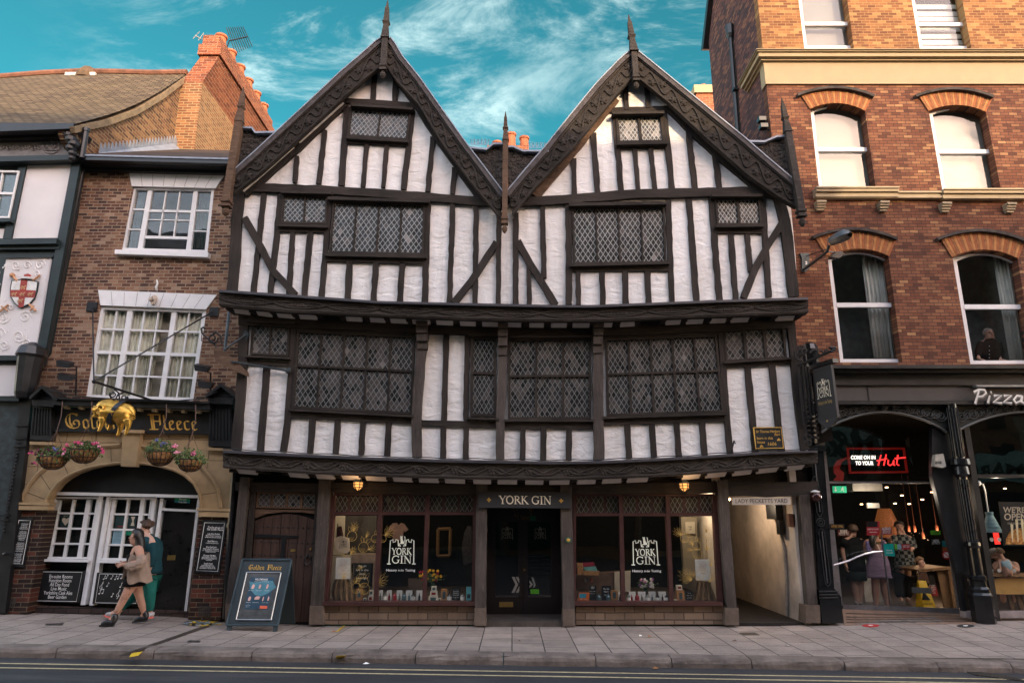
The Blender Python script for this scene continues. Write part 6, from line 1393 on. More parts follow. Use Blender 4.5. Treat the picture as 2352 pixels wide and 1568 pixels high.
m=M();m.prism([LP(1060,960,YR-.6),LP(1120,870,YR-.6),LP(1460,850,YR-.6),LP(1470,870,YR-.6),LP(1310,1000,YR-.6)],(0,.12,0));m.prism([LP(1200,800,YR-.55),LP(1420,800,YR-.55),LP(1420,850,YR-.55),LP(1190,860,YR-.55)],(0,.08,0));m.tube([LP(960,810,YR-.68),LP(1150,830,YR-.6)],.015,5);m.tube([LP(1240,990,YR-.55),LP(1235,1040,YR-.55)],.012,5);m.build('floodlight',BLACK,sl_)
def flood(z,pts,heads,Y,label):
 t2=thing('floodlight',label,'floodlight',K(z,*pts[0],Y),'black floodlights on arms');m=M();m.tube([K(z,*p,Y-.05-.12*i)for i,p in enumerate(pts)],.016,5);m.build('arm',IRON,t2)
 for hx,hy in heads:
  m=M();p=K(z,hx,hy,Y-.4);m.prism([p+Vector((-.13,0,.05)),p+Vector((.13,.02,0)),p+Vector((.10,.02,-.09)),p+Vector((-.10,0,-.07))],(0,.14,.05));m.build('lamp_head',BLACK,t2)
flood('B',[(495,1540),(500,1350),(425,1330)],[(408,1325),(418,1410)],YP,'twin black floodlight left of the large pub window');flood('B',[(1375,1540),(1375,1390),(1320,1370)],[(1310,1352),(1335,1460)],YP,'twin black floodlight right of the large pub window')
for x,y,w_ in((405,705,'upper'),(415,745,'lower')):p=PX(*D('U',x,y),xL-.1);m=M();m.box((p.x-.09,p.y-.08,p.z-.05),(p.x+.06,p.y+.08,p.z+.04));m.tube([p,p+Vector((.1,0,-.08))],.02,5);m.build('floodlight',BLACK,None,props=tag(w_+' of two small black floodlights on the shaded brick side wall','floodlight'))
t_=thing('timber_hoist_arm','weathered projecting timber with iron stays between the pub and the timber house','hoist',K('M',150,650,12.1))
m=M();m.prism([K('M',*p,11.95)for p in((0,500),(40,498),(120,560),(235,665),(238,700),(130,655),(10,590))],(0,.16,0));m.build('timber_arm',TB,t_)
m=M();m.tube([K('M',75,512,11.9),K('M',240,402,12.1)],.018,5);m.tube([K('M',130,598,11.9),K('M',345,630,12.08),K('M',560,668,12.1)],.022,5);m.ball(K('M',552,665,12.09),.06,8,5);m.prism(KK('M',[(235,365),(262,400),(240,445),(215,400)],12.1),(0,.03,0));m.build('iron_stays',mat('blue_black_iron',(.035,.045,.05),.5,.4,.4),t_)
t_=thing('iron_scroll_hook','black scrolled iron hook bracket beside the large pub window','bracket',K('B',1400,1260,12.3))
m=M();m.tube([K('B',x,y,12.3)for x,y in((1430,1260),(1400,1200),(1350,1160),(1320,1130),(1315,1100),(1330,1092),(1340,1105))],.02,6);m.tube([K('B',1390+cos(q*.5)*34*(1-q/22),1165+sin(q*.5)*38*(1-q/22),12.25)for q in range(18)],.016,5);m.tube([K('B',x,y,12.3)for x,y in((1375,1150),(1410,1125),(1440,1150),(1450,1200))],.02,6);m.tube([K('B',1318,1140,12.3),K('B',1315,1180,12.3),K('B',1322,1182,12.3)],.008,4);m.build('scroll_iron',IRON,t_)
t_=thing('iron_sign_bracket','long black iron sign bracket with twisted stays across the pub window','bracket',K('gf',1480,305,YA-.2))
tipY=11.2
tip=K('gf',820,90,tipY);wallp=K('gf',1470,300,YA-.25)
m=M();m.tube([tip,wallp],.020,6);m.tube([tip,K('B',1390,990,YP-.05)],.014,6);m.tube([tip,K('B',605,960,YP-.05)],.012,6);m.ball(tip,.035,8,5);m.box(tuple(K('B',1400,992,YP)-Vector((.09,.03,.09))),tuple(K('B',1400,992,YP)+Vector((.09,0,.09))));m.box(tuple(K('B',605,960,YP)-Vector((.1,.03,.09))),tuple(K('B',605,960,YP)+Vector((.1,0,.09))))
def gfp(x,y):
 s=(x-820)/(1470-820);return K('gf',x,y,tipY+(YA-.25-tipY)*s)
for cx,cy,sg in((1035,235,1),(1165,270,-1)):m.tube([gfp(cx+sg*(-cos(q*.5))*42*(1-q/20),cy-sin(q*.5)*-38*(1-q/20))for q in range(14)],.012,5)
m.tube([gfp(x,y)for x,y in((1000,215),(1010,275),(1060,305))],.013,5);m.tube([gfp(x,y)for x,y in((1052,180),(1100,220),(1115,310))],.014,5);m.tube([gfp(x,y)for x,y in((1200,260),(1160,300),(1120,315))],.013,5);m.tube([gfp(1165,210),gfp(1090,240),gfp(1060,300)],.013,5)
m.build('wrought_iron',IRON,t_)
def skinmesh(J,E,sub=2,root=0,smooth=True):
 me=bpy.data.meshes.new('s');me.from_pydata([p for p,r in J],E,[]);o=bpy.data.objects.new('s',me);C.objects.link(o)
 md=o.modifiers.new('skin','SKIN');md.use_smooth_shade=True;md.branch_smoothing=.5
 if not me.skin_vertices:
  bm=bmesh.new();bm.from_mesh(me);bm.verts.layers.skin.verify();bm.to_mesh(me);bm.free()
 for i,(p,r)in enumerate(J):
  rr=r if isinstance(r,(tuple,list))else(r,r);rr=(rr[0]*1.33,rr[1]*1.33);sv=me.skin_vertices[0].data[i];sv.radius=rr;sv.use_root=(i==root)
 s2=o.modifiers.new('sub','SUBSURF');s2.levels=sub;s2.render_levels=sub
 bpy.context.view_layer.update();ev=o.evaluated_get(bpy.context.evaluated_depsgraph_get());out=bpy.data.meshes.new_from_object(ev)
 V_=[v.co.copy()for v in out.vertices];F_=[list(p.vertices)for p in out.polygons]
 bpy.data.objects.remove(o);bpy.data.meshes.remove(me);bpy.data.meshes.remove(out);return V_,F_
class Fig:
 def __init__(s):s.J=[];s.E=[];s.n={}
 def j(s,name,pos,r,par=None):
  s.n[name]=len(s.J);s.J.append((Vector(pos),r))
  if par is not None:s.E.append((s.n[par],s.n[name]))
  return s
 def hand(s,wrist,d,side,nrm,k=1.0,curl=.5):
  0
  d=Vector(d).normalized();side=Vector(side);side=(side-d*side.dot(d)).normalized();nrm=Vector(nrm);nrm=(nrm-d*nrm.dot(d)-side*nrm.dot(side)).normalized();w=s.J[s.n[wrist]][0]
  s.j(wrist+'p',w+d*.05*k,(.020*k,.020*k),wrist);s.j(wrist+'q',w+d*.085*k,(.021*k,.021*k),wrist+'p')
  for i,(o_,ln)in enumerate(((.026,.070),(.009,.078),(-.009,.072),(-.026,.058))):
   b=w+d*.095*k+side*o_*k;s.j(f'{wrist}f{i}a',b,.0085*k,wrist+'q');s.j(f'{wrist}f{i}b',b+(d*(1-curl*.3)+nrm*curl*.5)*ln*.55*k,.0078*k,f'{wrist}f{i}a');s.j(f'{wrist}f{i}c',b+(d*(1-curl*.8)+nrm*curl*.9)*ln*k,.0065*k,f'{wrist}f{i}b')
  s.j(wrist+'t1',w+d*.045*k+side*.032*k,.0105*k,wrist+'p');s.j(wrist+'t2',w+d*.080*k+side*.050*k+nrm*.015*k,.0085*k,wrist+'t1')
 def build(s,name,mt,parent,sub=2,mod=None):
  V_,F_=skinmesh(s.J,s.E,sub);m=M();m.v=[mod(v)if mod else v for v in V_];m.f=F_;m.m=[0]*len(F_);return m.build(name,mt,parent,smooth=True,fix=False)
def hairshell(par,c_,fwd,mt,k=1.0,r=.102,back=0,rough=.006,low=-.35):
 m=M();c_=Vector(c_);fwd=Vector(fwd).normalized();n,h_=28,16
 for i in range(h_+1):
  ph=-pi/2+pi*i/h_
  for j in range(n):
   q=2*pi*j/n;d=Vector((cos(q)*cos(ph),sin(q)*cos(ph),sin(ph)));f_=d.dot(fwd);t=r*k
   if(f_>.30 and d.z<.42)or d.z<low-.25*(1-f_)*back:t=.055*k
   elif d.z<low*.4 and f_>-.2:t=.07*k
   p=c_+Vector((0,0,.022*k))-fwd*.012*k+d*t*(1+.10*abs(d.z));v_=p*38;m.v.append(p+d*noise.noise(v_)*rough*k*2+Vector((noise.noise(v_*1.7),noise.noise(v_*1.7+Vector((3,3,3))),0))*rough*k)
 for i in range(h_):
  for j in range(n):m.f.append([i*n+j,i*n+(j+1)%n,(i+1)*n+(j+1)%n,(i+1)*n+j]);m.m.append(0)
 return m.build('hair',mt,par,smooth=True)
def loft(m,rings,n=24,fold=0.0,k=5,cap=True,ph=0):
 0
 b=len(m.v)
 for r in rings:
  c_,rx,ry=Vector(r[0]),r[1],r[2];fo=r[3]if len(r)>3 else fold
  for i in range(n):
   q=2*pi*i/n;f=1+fo*sin(k*q+ph)+fo*.5*sin((k*2+1)*q+ph*2);m.v.append(c_+Vector((cos(q)*rx*f,sin(q)*ry*f,0)))
 for j in range(len(rings)-1):
  for i in range(n):m.f.append([b+j*n+i,b+j*n+(i+1)%n,b+(j+1)*n+(i+1)%n,b+(j+1)*n+i]);m.m.append(m.mi)
 if cap:m.f.append([b+i for i in range(n)][::-1]);m.f.append([b+(len(rings)-1)*n+i for i in range(n)]);m.m+=[m.mi]*2
 return m
ys=gfp(1090,500).y
def Gp(x,y,dy=0):return K('gf',x,y,ys+dy)
sheep=thing('gilded_sheep','gilded carved sheep in a black belly band hanging from the pub bracket','hanging sheep',Gp(1050,705))
GILD=mat('gilding',(.62,.36,.07),.38,.5,.75,var=.3,sc=12,bump=.35,bsc=60,bd=.01)
u=(Gp(1100,400).x-Gp(1000,400).x)/100
sb=M();n_=36;prof_=[(1262,470,8),(1255,468,42),(1235,463,78),(1200,456,104),(1150,448,117),(1090,438,122),(1030,428,123),(980,418,116),(940,408,98),(910,398,74),(885,392,52),(868,392,30),(862,392,5)]
for x,y,r in prof_:
 for k in range(n_):q=2*pi*k/n_;sb.v.append(Gp(x,y)+Vector((0,cos(q)*r*u*.92,sin(q)*r*u)))
for i in range(len(prof_)-1):
 for k in range(n_):sb.f.append([i*n_+k,i*n_+(k+1)%n_,(i+1)*n_+(k+1)%n_,(i+1)*n_+k]);sb.m.append(0)
def addfig(f_,sub=2):
 V_,F_=skinmesh(f_.J,f_.E,sub);b=len(sb.v);sb.v+=V_;sb.f+=[[b+i for i in q]for q in F_];sb.m+=[0]*len(F_)
f=Fig();f.j('h',Gp(898,395),50*u);f.j('h2',Gp(868,412),40*u,'h');f.j('mz',Gp(854,458),24*u,'h2');f.j('mz2',Gp(864,494),17*u,'mz');addfig(f);f=Fig();f.j('a',Gp(850,375,-.04),13*u);f.j('b',Gp(822,380,-.06),10*u,'a');addfig(f)
for pts,dy in(([(930,470),(918,560),(895,610),(882,645),(862,653)],-.10),([(1010,490),(1018,565),(1003,600),(990,630),(970,638)],.10),([(1115,510),(1125,615),(1105,660),(1095,693),(1075,703)],.08),([(1200,500),(1212,595),(1192,650),(1186,683),(1164,692)],-.10)):
 f=Fig()
 for i,(x,y)in enumerate(pts):f.j(str(i),Gp(x,y,dy),(50,22,15,13,11)[i]*u,None if i==0 else str(i-1))
 addfig(f)
def wool(v):
 if v.z<Gp(0,520).z:return v
 n3=abs(noise.noise(v*17))*.9+noise.noise(v*36)*.4;c0_=Gp(1060,425);d_=(v-c0_).normalized();return v+d_*n3*.075
sb.v=[wool(v)for v in sb.v];sb.build('gilded_body',GILD,sheep,smooth=True,fix=False)
m=M();
for sx in(-1,1):m.tube([Gp(905+cos(q*.55)*42*(1-q/24),385+sin(q*.55)*38*(1-q/24),sx*(.13+.005*q))for q in range(16)],[.036-.0018*q for q in range(16)],7)
m.build('curled_horns',GILD,sheep,smooth=True)
m=M();n_=24;A=[];B=[];c0_=Gp(1105,430)
for i in range(n_+1):
 q=2*pi*i/n_;r=127*u;A.append(c0_+Vector((-.045+.10*sin(q),cos(q)*r*1.02,sin(q)*r*1.06-.02)));B.append(c0_+Vector((.045+.10*sin(q),cos(q)*r*1.02,sin(q)*r*1.06-.02)))
m.strip(A,B,(0,0,.004));m.tube([c0_+Vector((.0,0,125*u)),Gp(1112,300)],.02,6);m.build('belly_band',mat('navy_band',(.01,.014,.02),.35,.5,bump=0),sheep)
m=M();t_=thing('cat_figure','small cream cat figure climbing the white lintel above the large pub window','figurine',K('B',990,955,YP-.12))
f=Fig();f.j('a',K('B',1010,905,YP-.12),.055);f.j('b',K('B',1003,930,YP-.13),.05,'a');f.j('c',K('B',1000,952,YP-.13),.03,'b');f.j('h',K('B',982,912,YP-.17),.042,'a');f.j('e1',K('B',972,903,YP-.17),.013,'h');f.j('e2',K('B',992,900,YP-.19),.013,'h');f.j('n',K('B',974,920,YP-.2),.018,'h');f.j('t',K('B',1020,880,YP-.08),.03,'a')
f.build('cat_body',mat('cream_pottery',(.50,.40,.32),.6,bump=.2),t_)
m=M();m.tube([K('B',x,y,YP-.03)for x,y in((1024,852),(1020,830),(1030,805),(1024,782))],[.02,.024,.018,.01],6);m.build('white_hook',WHITEL,None,props=tag('curled white hook on the brickwork above the cat figure','hook'),smooth=True)
sgn=thing('pub_name_sign','gold blackletter pub name Golden Fleece on the black fascia','sign',K('gf',1200,620,YA-.03))
c,ex,ez,en,hh=frame('gf',(350,400),(2110,436),(372,612),YA-.025,17.6)
ik=Ink(c,ex,ez,en);blackletter(ik,'Golden',1.35,-.02,1.72,6.3);blackletter(ik,'Fleece',10.75,.04,1.72,5.6);ik.build('gold_letters',GOLDP,sgn)
LEAF=mat('basket_leaf',(.045,.085,.022),.6,.3,var=.6,sc=30,bump=0);LEAF2=mat('basket_leaf_light',(.10,.15,.045),.6,.3,var=.4,sc=30,bump=0)
FLC={'pink':mat('pink_petal',(.62,.07,.20),.6,bump=0),'rose':mat('pale_petal',(.70,.28,.38),.6,bump=0),'dark':mat('maroon_petal',(.12,.012,.05),.6,bump=0),'blue':mat('violet_petal',(.12,.12,.35),.6,bump=0)}
COIR=mat('coir_liner',(.23,.115,.045),.9,.2,var=.45,sc=18,bump=.8,bsc=60,bd=.01)
def basket(cx,rimy,boty,w,fol,flowers,hang,label,Y=11.95,colmix=.3):
 a=K('gf',cx,rimy,Y);b=K('gf',cx,boty,Y);r=abs(K('gf',cx+w/2,rimy,Y).x-a.x);h_=a.z-b.z;t2=thing('hanging_basket',label,'hanging basket',b,'hanging flower baskets on the pub front')
 m=M();pr=[(r*sin(pi/2*i/8)**.8*(.98)if i else.02,h_*(1-cos(pi/2*i/8)))for i in range(9)];m.lathe(b,pr,24);m.build('coir_bowl',COIR,t2,smooth=True)
 m=M()
 for k in range(18):q=2*pi*k/18;m.tube([b+Vector((cos(q)*rr*1.02,sin(q)*rr*1.02,z_))for rr,z_ in pr],.006,4)
 for rr,z_ in(pr[8],pr[5],pr[3]):m.tube([b+Vector((cos(q*pi/12)*rr*1.03,sin(q*pi/12)*rr*1.03,z_))for q in range(25)],.006,4,False)
 m.build('wire_frame',IRON,t2)
 m=M();hp=K('gf',hang[0],hang[1],Y+.25);
 kn=a.lerp(hp,.45)
 for q in(.3,2.4,4.5):m.tube([a+Vector((cos(q)*r,sin(q)*r,0)),kn],.005,4)
 m.tube([kn,kn.lerp(hp,.5)+Vector((.03,0,0)),hp],.009,4);m.build('chain',mat('rusty_chain',(.10,.06,.045),.8),t2)
 m=M();rr_=random.Random(cx)
 for i in range(560):
  q=rr_.random()*2*pi;rad=r*fol[0]*.84*rr_.random()**.55;x=cos(q)*rad*1.0;y=sin(q)*rad*.8;top=fol[1]*(1-(rad/(r*fol[0]))**2*.8)*1.15;z_=h_+rr_.uniform(-.05,top)*1.0-(max(0,rad-r)*.9);p=b+Vector((x,y,z_))
  s_=rr_.uniform(.014,.034);d1=Vector((rr_.gauss(0,1),rr_.gauss(0,1),rr_.gauss(0,1))).normalized();d2=d1.orthogonal().normalized();m.mi=0 if rr_.random()<1-colmix else 1
  m.face([p,p+d1*s_+d2*s_*.5,p+d1*s_*2,p+d1*s_-d2*s_*.5])
 m.build('foliage',[LEAF,LEAF2],t2,fix=False)
 for kind,pts in flowers.items():
  m=M()
  for x,y in pts:
   p=K('gf',x,y,Y-r*.6)
   for k in range(7):m.ball(p+Vector((rr_.gauss(0,.016),rr_.gauss(0,.016),rr_.gauss(0,.012))),rr_.uniform(.010,.018),5,3)
  m.build('blossoms',FLC[kind],t2)
basket(340,945,1085,285,(1.45,.17),{'dark':[(150,900),(190,860),(145,1010),(230,1020),(300,860),(240,905),(120,880),(420,900)],'pink':[(165,1015),(110,900)],'blue':[(388,856)]},(465,315),'leftmost hanging basket, full of dark maroon flowers',colmix=.35)
basket(695,865,1015,290,(1.55,.14),{'pink':[(490,855),(510,806),(605,782),(650,772),(660,785),(840,790),(915,890),(912,856),(812,795)],'rose':[(680,800),(880,820),(855,785),(480,900)]},(798,315),'second hanging basket from the left, bright with pink flowers')
basket(1560,890,1043,285,(1.45,.20),{'rose':[(1730,822),(1745,815),(1750,895)],'blue':[(1540,755),(1580,815),(1620,790)],'pink':[(1725,830)]},(1640,345),'third hanging basket from the left, trailing leaves and one pink flower',colmix=.5)
basket(1900,975,1110,270,(1.5,.17),{'rose':[(1940,905),(1760,900)],'pink':[(1948,900)]},(1970,355),'rightmost hanging basket, mostly leafy, in a pale coir bowl',colmix=.6)
PB=mat('notice_black',(.010,.011,.012),.45,.4,bump=0)
def notice(name,label,z,q,Y,lines,rim=.06,mt=WHITEL,size=None,title=None):
 t2=board(name,label,'notice board',z,q,Y,.03,PB)
 def P(s,t):return PY(*D(z,*quadlerp(q,s,t)),Y-.003)
 m=M();r=rim;m.tube([P(r,r*.6),P(1-r,r*.6),P(1-r,1-r*.6),P(r,1-r*.6),P(r,r*.6)],.0045,4);m.build('rim_line',mt,t2)
 o=P(0,1);ex=P(1,1)-P(0,1);W_=ex.length;ex.normalize();ez=(P(0,0)-P(0,1));H_=ez.length;ez.normalize();ik=Ink(o,ex,ez,Vector((0,-1,0)))
 for tx,cx,t,sz,w in lines:puttext(ik,tx,W_*cx,H_*(1-t),sz*.68,None if w is None else W_*w,.006)
 ik.build('lettering',mt,t2);return t2
nb=notice('menu_board','black board listing En-suite Rooms to Beer Garden under the left pub window','pb',[(500,962),(1065,968),(985,1362),(425,1352)],YI-.06,[(tx,.50,t,.125,w)for tx,t,w in(('En-suite Rooms',.23,.52),('Function Room',.36,.50),('All Day Food',.49,.43),('Live Music',.62,.35),('Yorkshire Cask Ales',.755,.64),('Beer Garden',.885,.41))])
mb=notice('music_board','black board painted with white musical notes beside the walking couple','E',[(492,1008),(730,1012),(702,1170),(468,1166)],YI-.06,[])
ik=Ink(K('E',468,1166,YI-.064),(1,0,0),(0,0,1),(0,-1,0));u=(K('E',568,1166,YI).x-K('E',468,1166,YI).x)/100
def note(x,y,k=1.0,beam_=False):
 ik.disc(x*u,y*u,4.5*k*u,8,3.4*k*u);ik.line([((x+3.6*k)*u,y*u),((x+3.6*k)*u+3*u,(y+22*k)*u)],1.6*u)
 if beam_:ik.disc((x+18*k)*u,(y+2)*u,4.5*k*u,8,3.4*k*u);ik.line([((x+21.6*k)*u,(y+2)*u),((x+21.6*k)*u+3*u,(y+24*k)*u)],1.6*u);ik.line([((x+3.6*k)*u+3*u,(y+22*k)*u),((x+21.6*k)*u+3*u,(y+24*k)*u)],3*u)
 else:ik.line([((x+3.6*k)*u+3*u,(y+22*k)*u),((x+9*k)*u+3*u,(y+14*k)*u)],2*u)
def clef(x,y,k=1.0):
 ik.line([((x-4*k)*u,(y-14*k)*u),(x*u,(y-17*k)*u),((x+3*k)*u,(y-12*k)*u),((x+5*k)*u,(y+22*k)*u),((x+9*k)*u,(y+30*k)*u),((x+10*k)*u,(y+22*k)*u),((x-5*k)*u,(y+4*k)*u),((x-5*k)*u,(y-5*k)*u),((x+3*k)*u,(y-8*k)*u),((x+9*k)*u,(y-2*k)*u),((x+4*k)*u,(y+4*k)*u)],1.7*u)
for x,y in((40,118),(52,122),(78,120),(98,117),(170,112),(62,84),(160,30),(200,40)):note(x,y,.85)
for x,y in((112,120),(28,48),(130,80)):note(x,y,.9,True)
clef(32,78);clef(122,40);clef(196,90,.8);note(92,34,.8);note(190,118,.8);ik.build('painted_notes',WHITEL,mb)
rr_=random.Random(9)
def para(t0,n,w=.6):return[('the old house of york and its ghosts'[:rr_.randint(20,36)],.52,t0+i*.033,.045,rr_.uniform(w*.7,w))for i in range(n)]
notice('history_board','tall black history notice on the brick pier at the far left of the pub','E',[(92,728),(165,730),(118,980),(40,978)],YA-.04,[l for t0,n in((.14,4),(.30,6),(.53,6),(.75,5),(.90,2))for l in para(t0,n,.55)],rim=.10)
notice('ghost_board','tall black notice headed The five ghosts of The Golden Fleece by the pub door','E',[(1030,742),(1150,745),(1112,1015),(985,1010)],YA-.04,[('The five ghosts of',.54,.15,.075,.62),('The Golden Fleece',.54,.19,.075,.66),('Lady Alice Peckett',.52,.27,.06,.5),('Said to be heard roaming the',.52,.30,.045,.62),('endless corridors and staircases',.52,.33,.045,.66),('Geoff Monroe',.52,.41,.06,.4),('Located in the fourth room',.52,.44,.045,.5),('One Eyed Jack',.51,.52,.06,.42),('Mostly sighted in the bottom',.51,.55,.045,.62),('bar One Eyed Jack is said to be',.51,.58,.045,.66),('dressed in a red coat',.51,.605,.045,.4),('Grumpy Old Man',.50,.68,.06,.5),('Again sighted in the bottom',.5,.71,.045,.6),('bar this time perched in a',.5,.735,.045,.6),('small frame',.5,.76,.045,.25),('Small Child',.49,.83,.06,.35),('Immediately behind the',.49,.86,.045,.5),('entrance to the pub is where',.49,.885,.045,.6),('the youngest of the ghosts has',.49,.91,.045,.64)],rim=.08)
t_=board('fire_exit_sign','green and blue Fire exit Keep clear sign over the pub door','sign','E',[(886,630),(962,634),(960,657),(884,653)],YI-.02,.012,mat('sign_green',(.02,.30,.12),.5,bump=0))
m=M();m.prism(KK('E',[(885,643),(961,647),(960,657),(884,653)],YI-.023),(0,.003,0));m.build('blue_half',mat('sign_teal',(.02,.22,.30),.5,bump=0),t_)
c,ex,ez,en,hh=frame('E',(886,630),(962,634),(884,653),YI-.024,7.6);ik=Ink(c,ex,ez,en);puttext(ik,'Fire exit',4.2,1.35,1.1,3.6,.02);puttext(ik,'Keep clear',4.2,.1,1.1,4.2,.02);ik.build('lettering',WHITEL,t_)
def paper(name,label,cat,z,q,Y,mt,lines=(),ink=None,dep=.004,group=None):
 c_=KK(z,q,Y);t2=thing(name,label,cat,((c_[0].x+c_[2].x)/2,Y,min(p.z for p in c_)),group);M().prism(c_,(0,dep,0)).build('sheet',mt,t2)
 if lines:
  a,b,d_=c_[0],c_[1],c_[3];ex=b-a;W_=ex.length;ex.normalize();ez=a-d_;H_=ez.length;ez.normalize();ik=Ink(d_,ex,ez,Vector((0,-1,0)))
  for tx,cx,t,sz,w in lines:puttext(ik,tx,W_*cx,H_*(1-t),sz,None if w is None else W_*w,.008)
  ik.build('print',ink or BLACK,t2)
 return t2
YPp=YI+.03
DGN=mat('dark_teal_card',(.012,.035,.035),.6,bump=0);CARD=mat('cream_card',(.50,.43,.33),.7,bump=0);BLUEC=mat('pale_blue_sheet',(.22,.36,.42),.6,bump=0)
pp=paper('window_poster','dark poster with a cream heart in the left pub window','poster','pb',[(772,250),(885,252),(860,412),(748,410)],YPp,DGN,[('thank you',.5,.2,.03,.5)],CARD)
ik=Ink(K('pb',825,345,YPp-.002),(1,0,0),(0,0,1),(0,-1,0));ik.poly([(0,-.075),(.075,.01),(.07,.05),(.035,.065),(0,.04),(-.035,.065),(-.07,.05),(-.075,.01)]);ik.build('heart',CARD,pp)
paper('window_poster','pale blue printed sheet in the pub window by the couple','poster','W',[(298,205),(424,205),(405,382),(275,378)],YPp,BLUEC,[('please respect social distance',.5,.15+.1*i,.02,.7-.03*(i%3))for i in range(8)],DGN)
paper('window_poster','dark card with a pale bottle shape in the pub window','poster','W',[(500,5),(600,8),(585,165),(480,160)],YPp,DGN);M().prism(KK('W',[(528,20),(582,22),(560,80),(570,140),(520,138),(545,80)],YPp-.004),(0,.003,0)).build('pale_bottle_card',CARD,None,props=tag('pale bottle shaped card stuck in the middle pub window','card'))
paper('window_poster','small green card above the blue sheet in the pub window','poster','W',[(465,205),(548,208),(545,265),(458,262)],YPp,mat('green_card',(.01,.22,.12),.6,bump=0));paper('window_poster','dark card edged in red at the top of the middle pub window','poster','W',[(330,5),(470,8),(445,168),(312,165)],YPp,DGN,[('SCAN ME',.5,.95,.04,.5)],mat('card_red',(.4,.04,.03),.6,bump=0))
random.seed(41)
SKIN=mat('skin_warm',(.42,.22,.15),.6,.3,var=.08,bump=0);SKIN2=mat('skin_pale',(.50,.29,.21),.6,.3,var=.08,bump=0)
HAIRD=mat('dark_hair',(.014,.010,.009),.45,.5,var=.4,sc=40,bump=.3,stretch=(1,1,.2));HAIRB=mat('brown_hair',(.055,.030,.018),.6,.4,var=.5,sc=40,bump=.4)
HAIRG=mat('grey_hair',(.30,.28,.26),.7,bump=0);EYE=mat('eye_dark',(.01,.01,.01),.3,bump=0);LIP=mat('lip',(.28,.08,.07),.5,bump=0)
def cloth(name,col,sc=30):return mat(name,col,.9,.1,var=.18,sc=6,bump=.4,bsc=sc,bd=.01)
def face(par,c_,fwd,side,k=1.0,glasses=False,beard=None,yc=0):
 0
 fwd=Vector(fwd).normalized();side=Vector(side).normalized();up=Vector((0,0,1));m=M()
 for s in(-1,1):m.ball(c_+fwd*.083*k+side*s*.032*k+up*.012*k,.0095*k,6,4);m.tube([c_+fwd*.085*k+side*s*.050*k+up*.030*k,c_+fwd*.094*k+side*s*.018*k+up*.034*k],.005*k,4)
 m.build('eyes_and_brows',EYE,par)
 m=M();m.tube([c_+fwd*.088*k-side*.022*k-up*.048*k,c_+fwd*.096*k-up*.046*k,c_+fwd*.088*k+side*.022*k-up*.048*k],.006*k,5);m.build('lips',LIP,par)
 if glasses:
  m=M()
  for s in(-1,1):m.tube([c_+fwd*.100*k+side*(s*.034+cos(q*pi/5)*.024)*k+up*(.010+sin(q*pi/5)*.019)*k for q in range(11)],.003,4,False);m.tube([c_+fwd*.1*k+side*s*.058*k+up*.014*k,c_+side*s*.078*k+up*.014*k],.003,4)
  m.build('glasses',BLACK,par)
 if beard:
  f_=Fig();f_.j('a',c_+fwd*.062*k-up*.066*k,.042*k);f_.j('b',c_+fwd*.03*k-up*.05*k+side*.05*k,.028*k,'a');f_.j('c',c_+fwd*.03*k-up*.05*k-side*.05*k,.028*k,'a');f_.build('beard',beard,par)
def head(f,neck,c_,fwd,side,k=1.0):
 0
 fwd=Vector(fwd).normalized();side=Vector(side).normalized();up=Vector((0,0,1))
 f.j('jaw',c_-up*.048*k+fwd*.022*k,(.062*k,.062*k),neck);f.j('mid',c_+fwd*.012*k+up*.005*k,(.080*k,.078*k),'jaw');f.j('top',c_+up*.062*k-fwd*.006*k,(.066*k,.070*k),'mid');f.j('crown',c_+up*.098*k-fwd*.01*k,(.030*k,.030*k),'top')
 f.j('chin',c_-up*.098*k+fwd*.060*k,(.022*k,.024*k),'jaw');f.j('nose',c_+fwd*.098*k-up*.014*k,(.012*k,.014*k),'mid');f.j('nose2',c_+fwd*.106*k-up*.022*k,(.009*k,.010*k),'nose')
 for s in(-1,1):f.j(f'ear{s}',c_+side*s*.083*k-fwd*.006*k-up*.004*k,(.016*k,.02*k),'mid')
def sleeve(name,par,pts,rs,mt,n=10):
 m=M();m.tube(pts,rs,n);return m.build(name,mt,par,smooth=True)
def Wp(x,y,Y):return K('W',x,y,Y)
wf=pave_z(Wp(220,1440,11.65).x,11.65)
wo=thing('person','dark haired woman in a black dress and beige cardigan striding past the pub','person',Wp(400,1440,11.8))
YW_=11.82;f=Fig()
f.j('pel',Wp(575,860,YW_),(.10,.11));f.j('waist',Wp(588,700,YW_),(.08,.10),'pel');f.j('chest',Wp(600,560,YW_),(.095,.12),'waist');f.j('collar',Wp(608,450,YW_),(.06,.095),'chest');f.j('neck',Wp(598,395,YW_),(.046,.046),'collar')
hc=Wp(592,288,YW_);head(f,'neck',hc,(-1,-.18,0),(0,1,0),1.02)
f.j('sl',Wp(635,455,YW_-.16),.052,'collar');f.j('el',Wp(668,610,YW_-.22),.044,'sl');f.j('wl',Wp(452,652,YW_-.24),.026,'el');f.hand('wl',(-1,-.05,-.1),(0,.3,1),(0,1,0),.95,.6)
f.j('sr',Wp(585,455,YW_+.16),.05,'collar');f.j('er',Wp(560,600,YW_+.20),.042,'sr');f.j('wr',Wp(445,625,YW_+.05),.026,'er');f.hand('wr',(-1,-.1,-.25),(0,.2,1),(0,-1,0),.95,.6)
f.j('hl',Wp(535,905,YW_-.10),.074,'pel');f.j('kl',Wp(428,1105,YW_-.10),.046,'hl');f.j('cl',Wp(385,1185,YW_-.11),.047,'kl');f.j('al',Wp(318,1310,YW_-.13),.027,'cl');f.j('tl',Wp(235,1400,11.66),.035,'al')
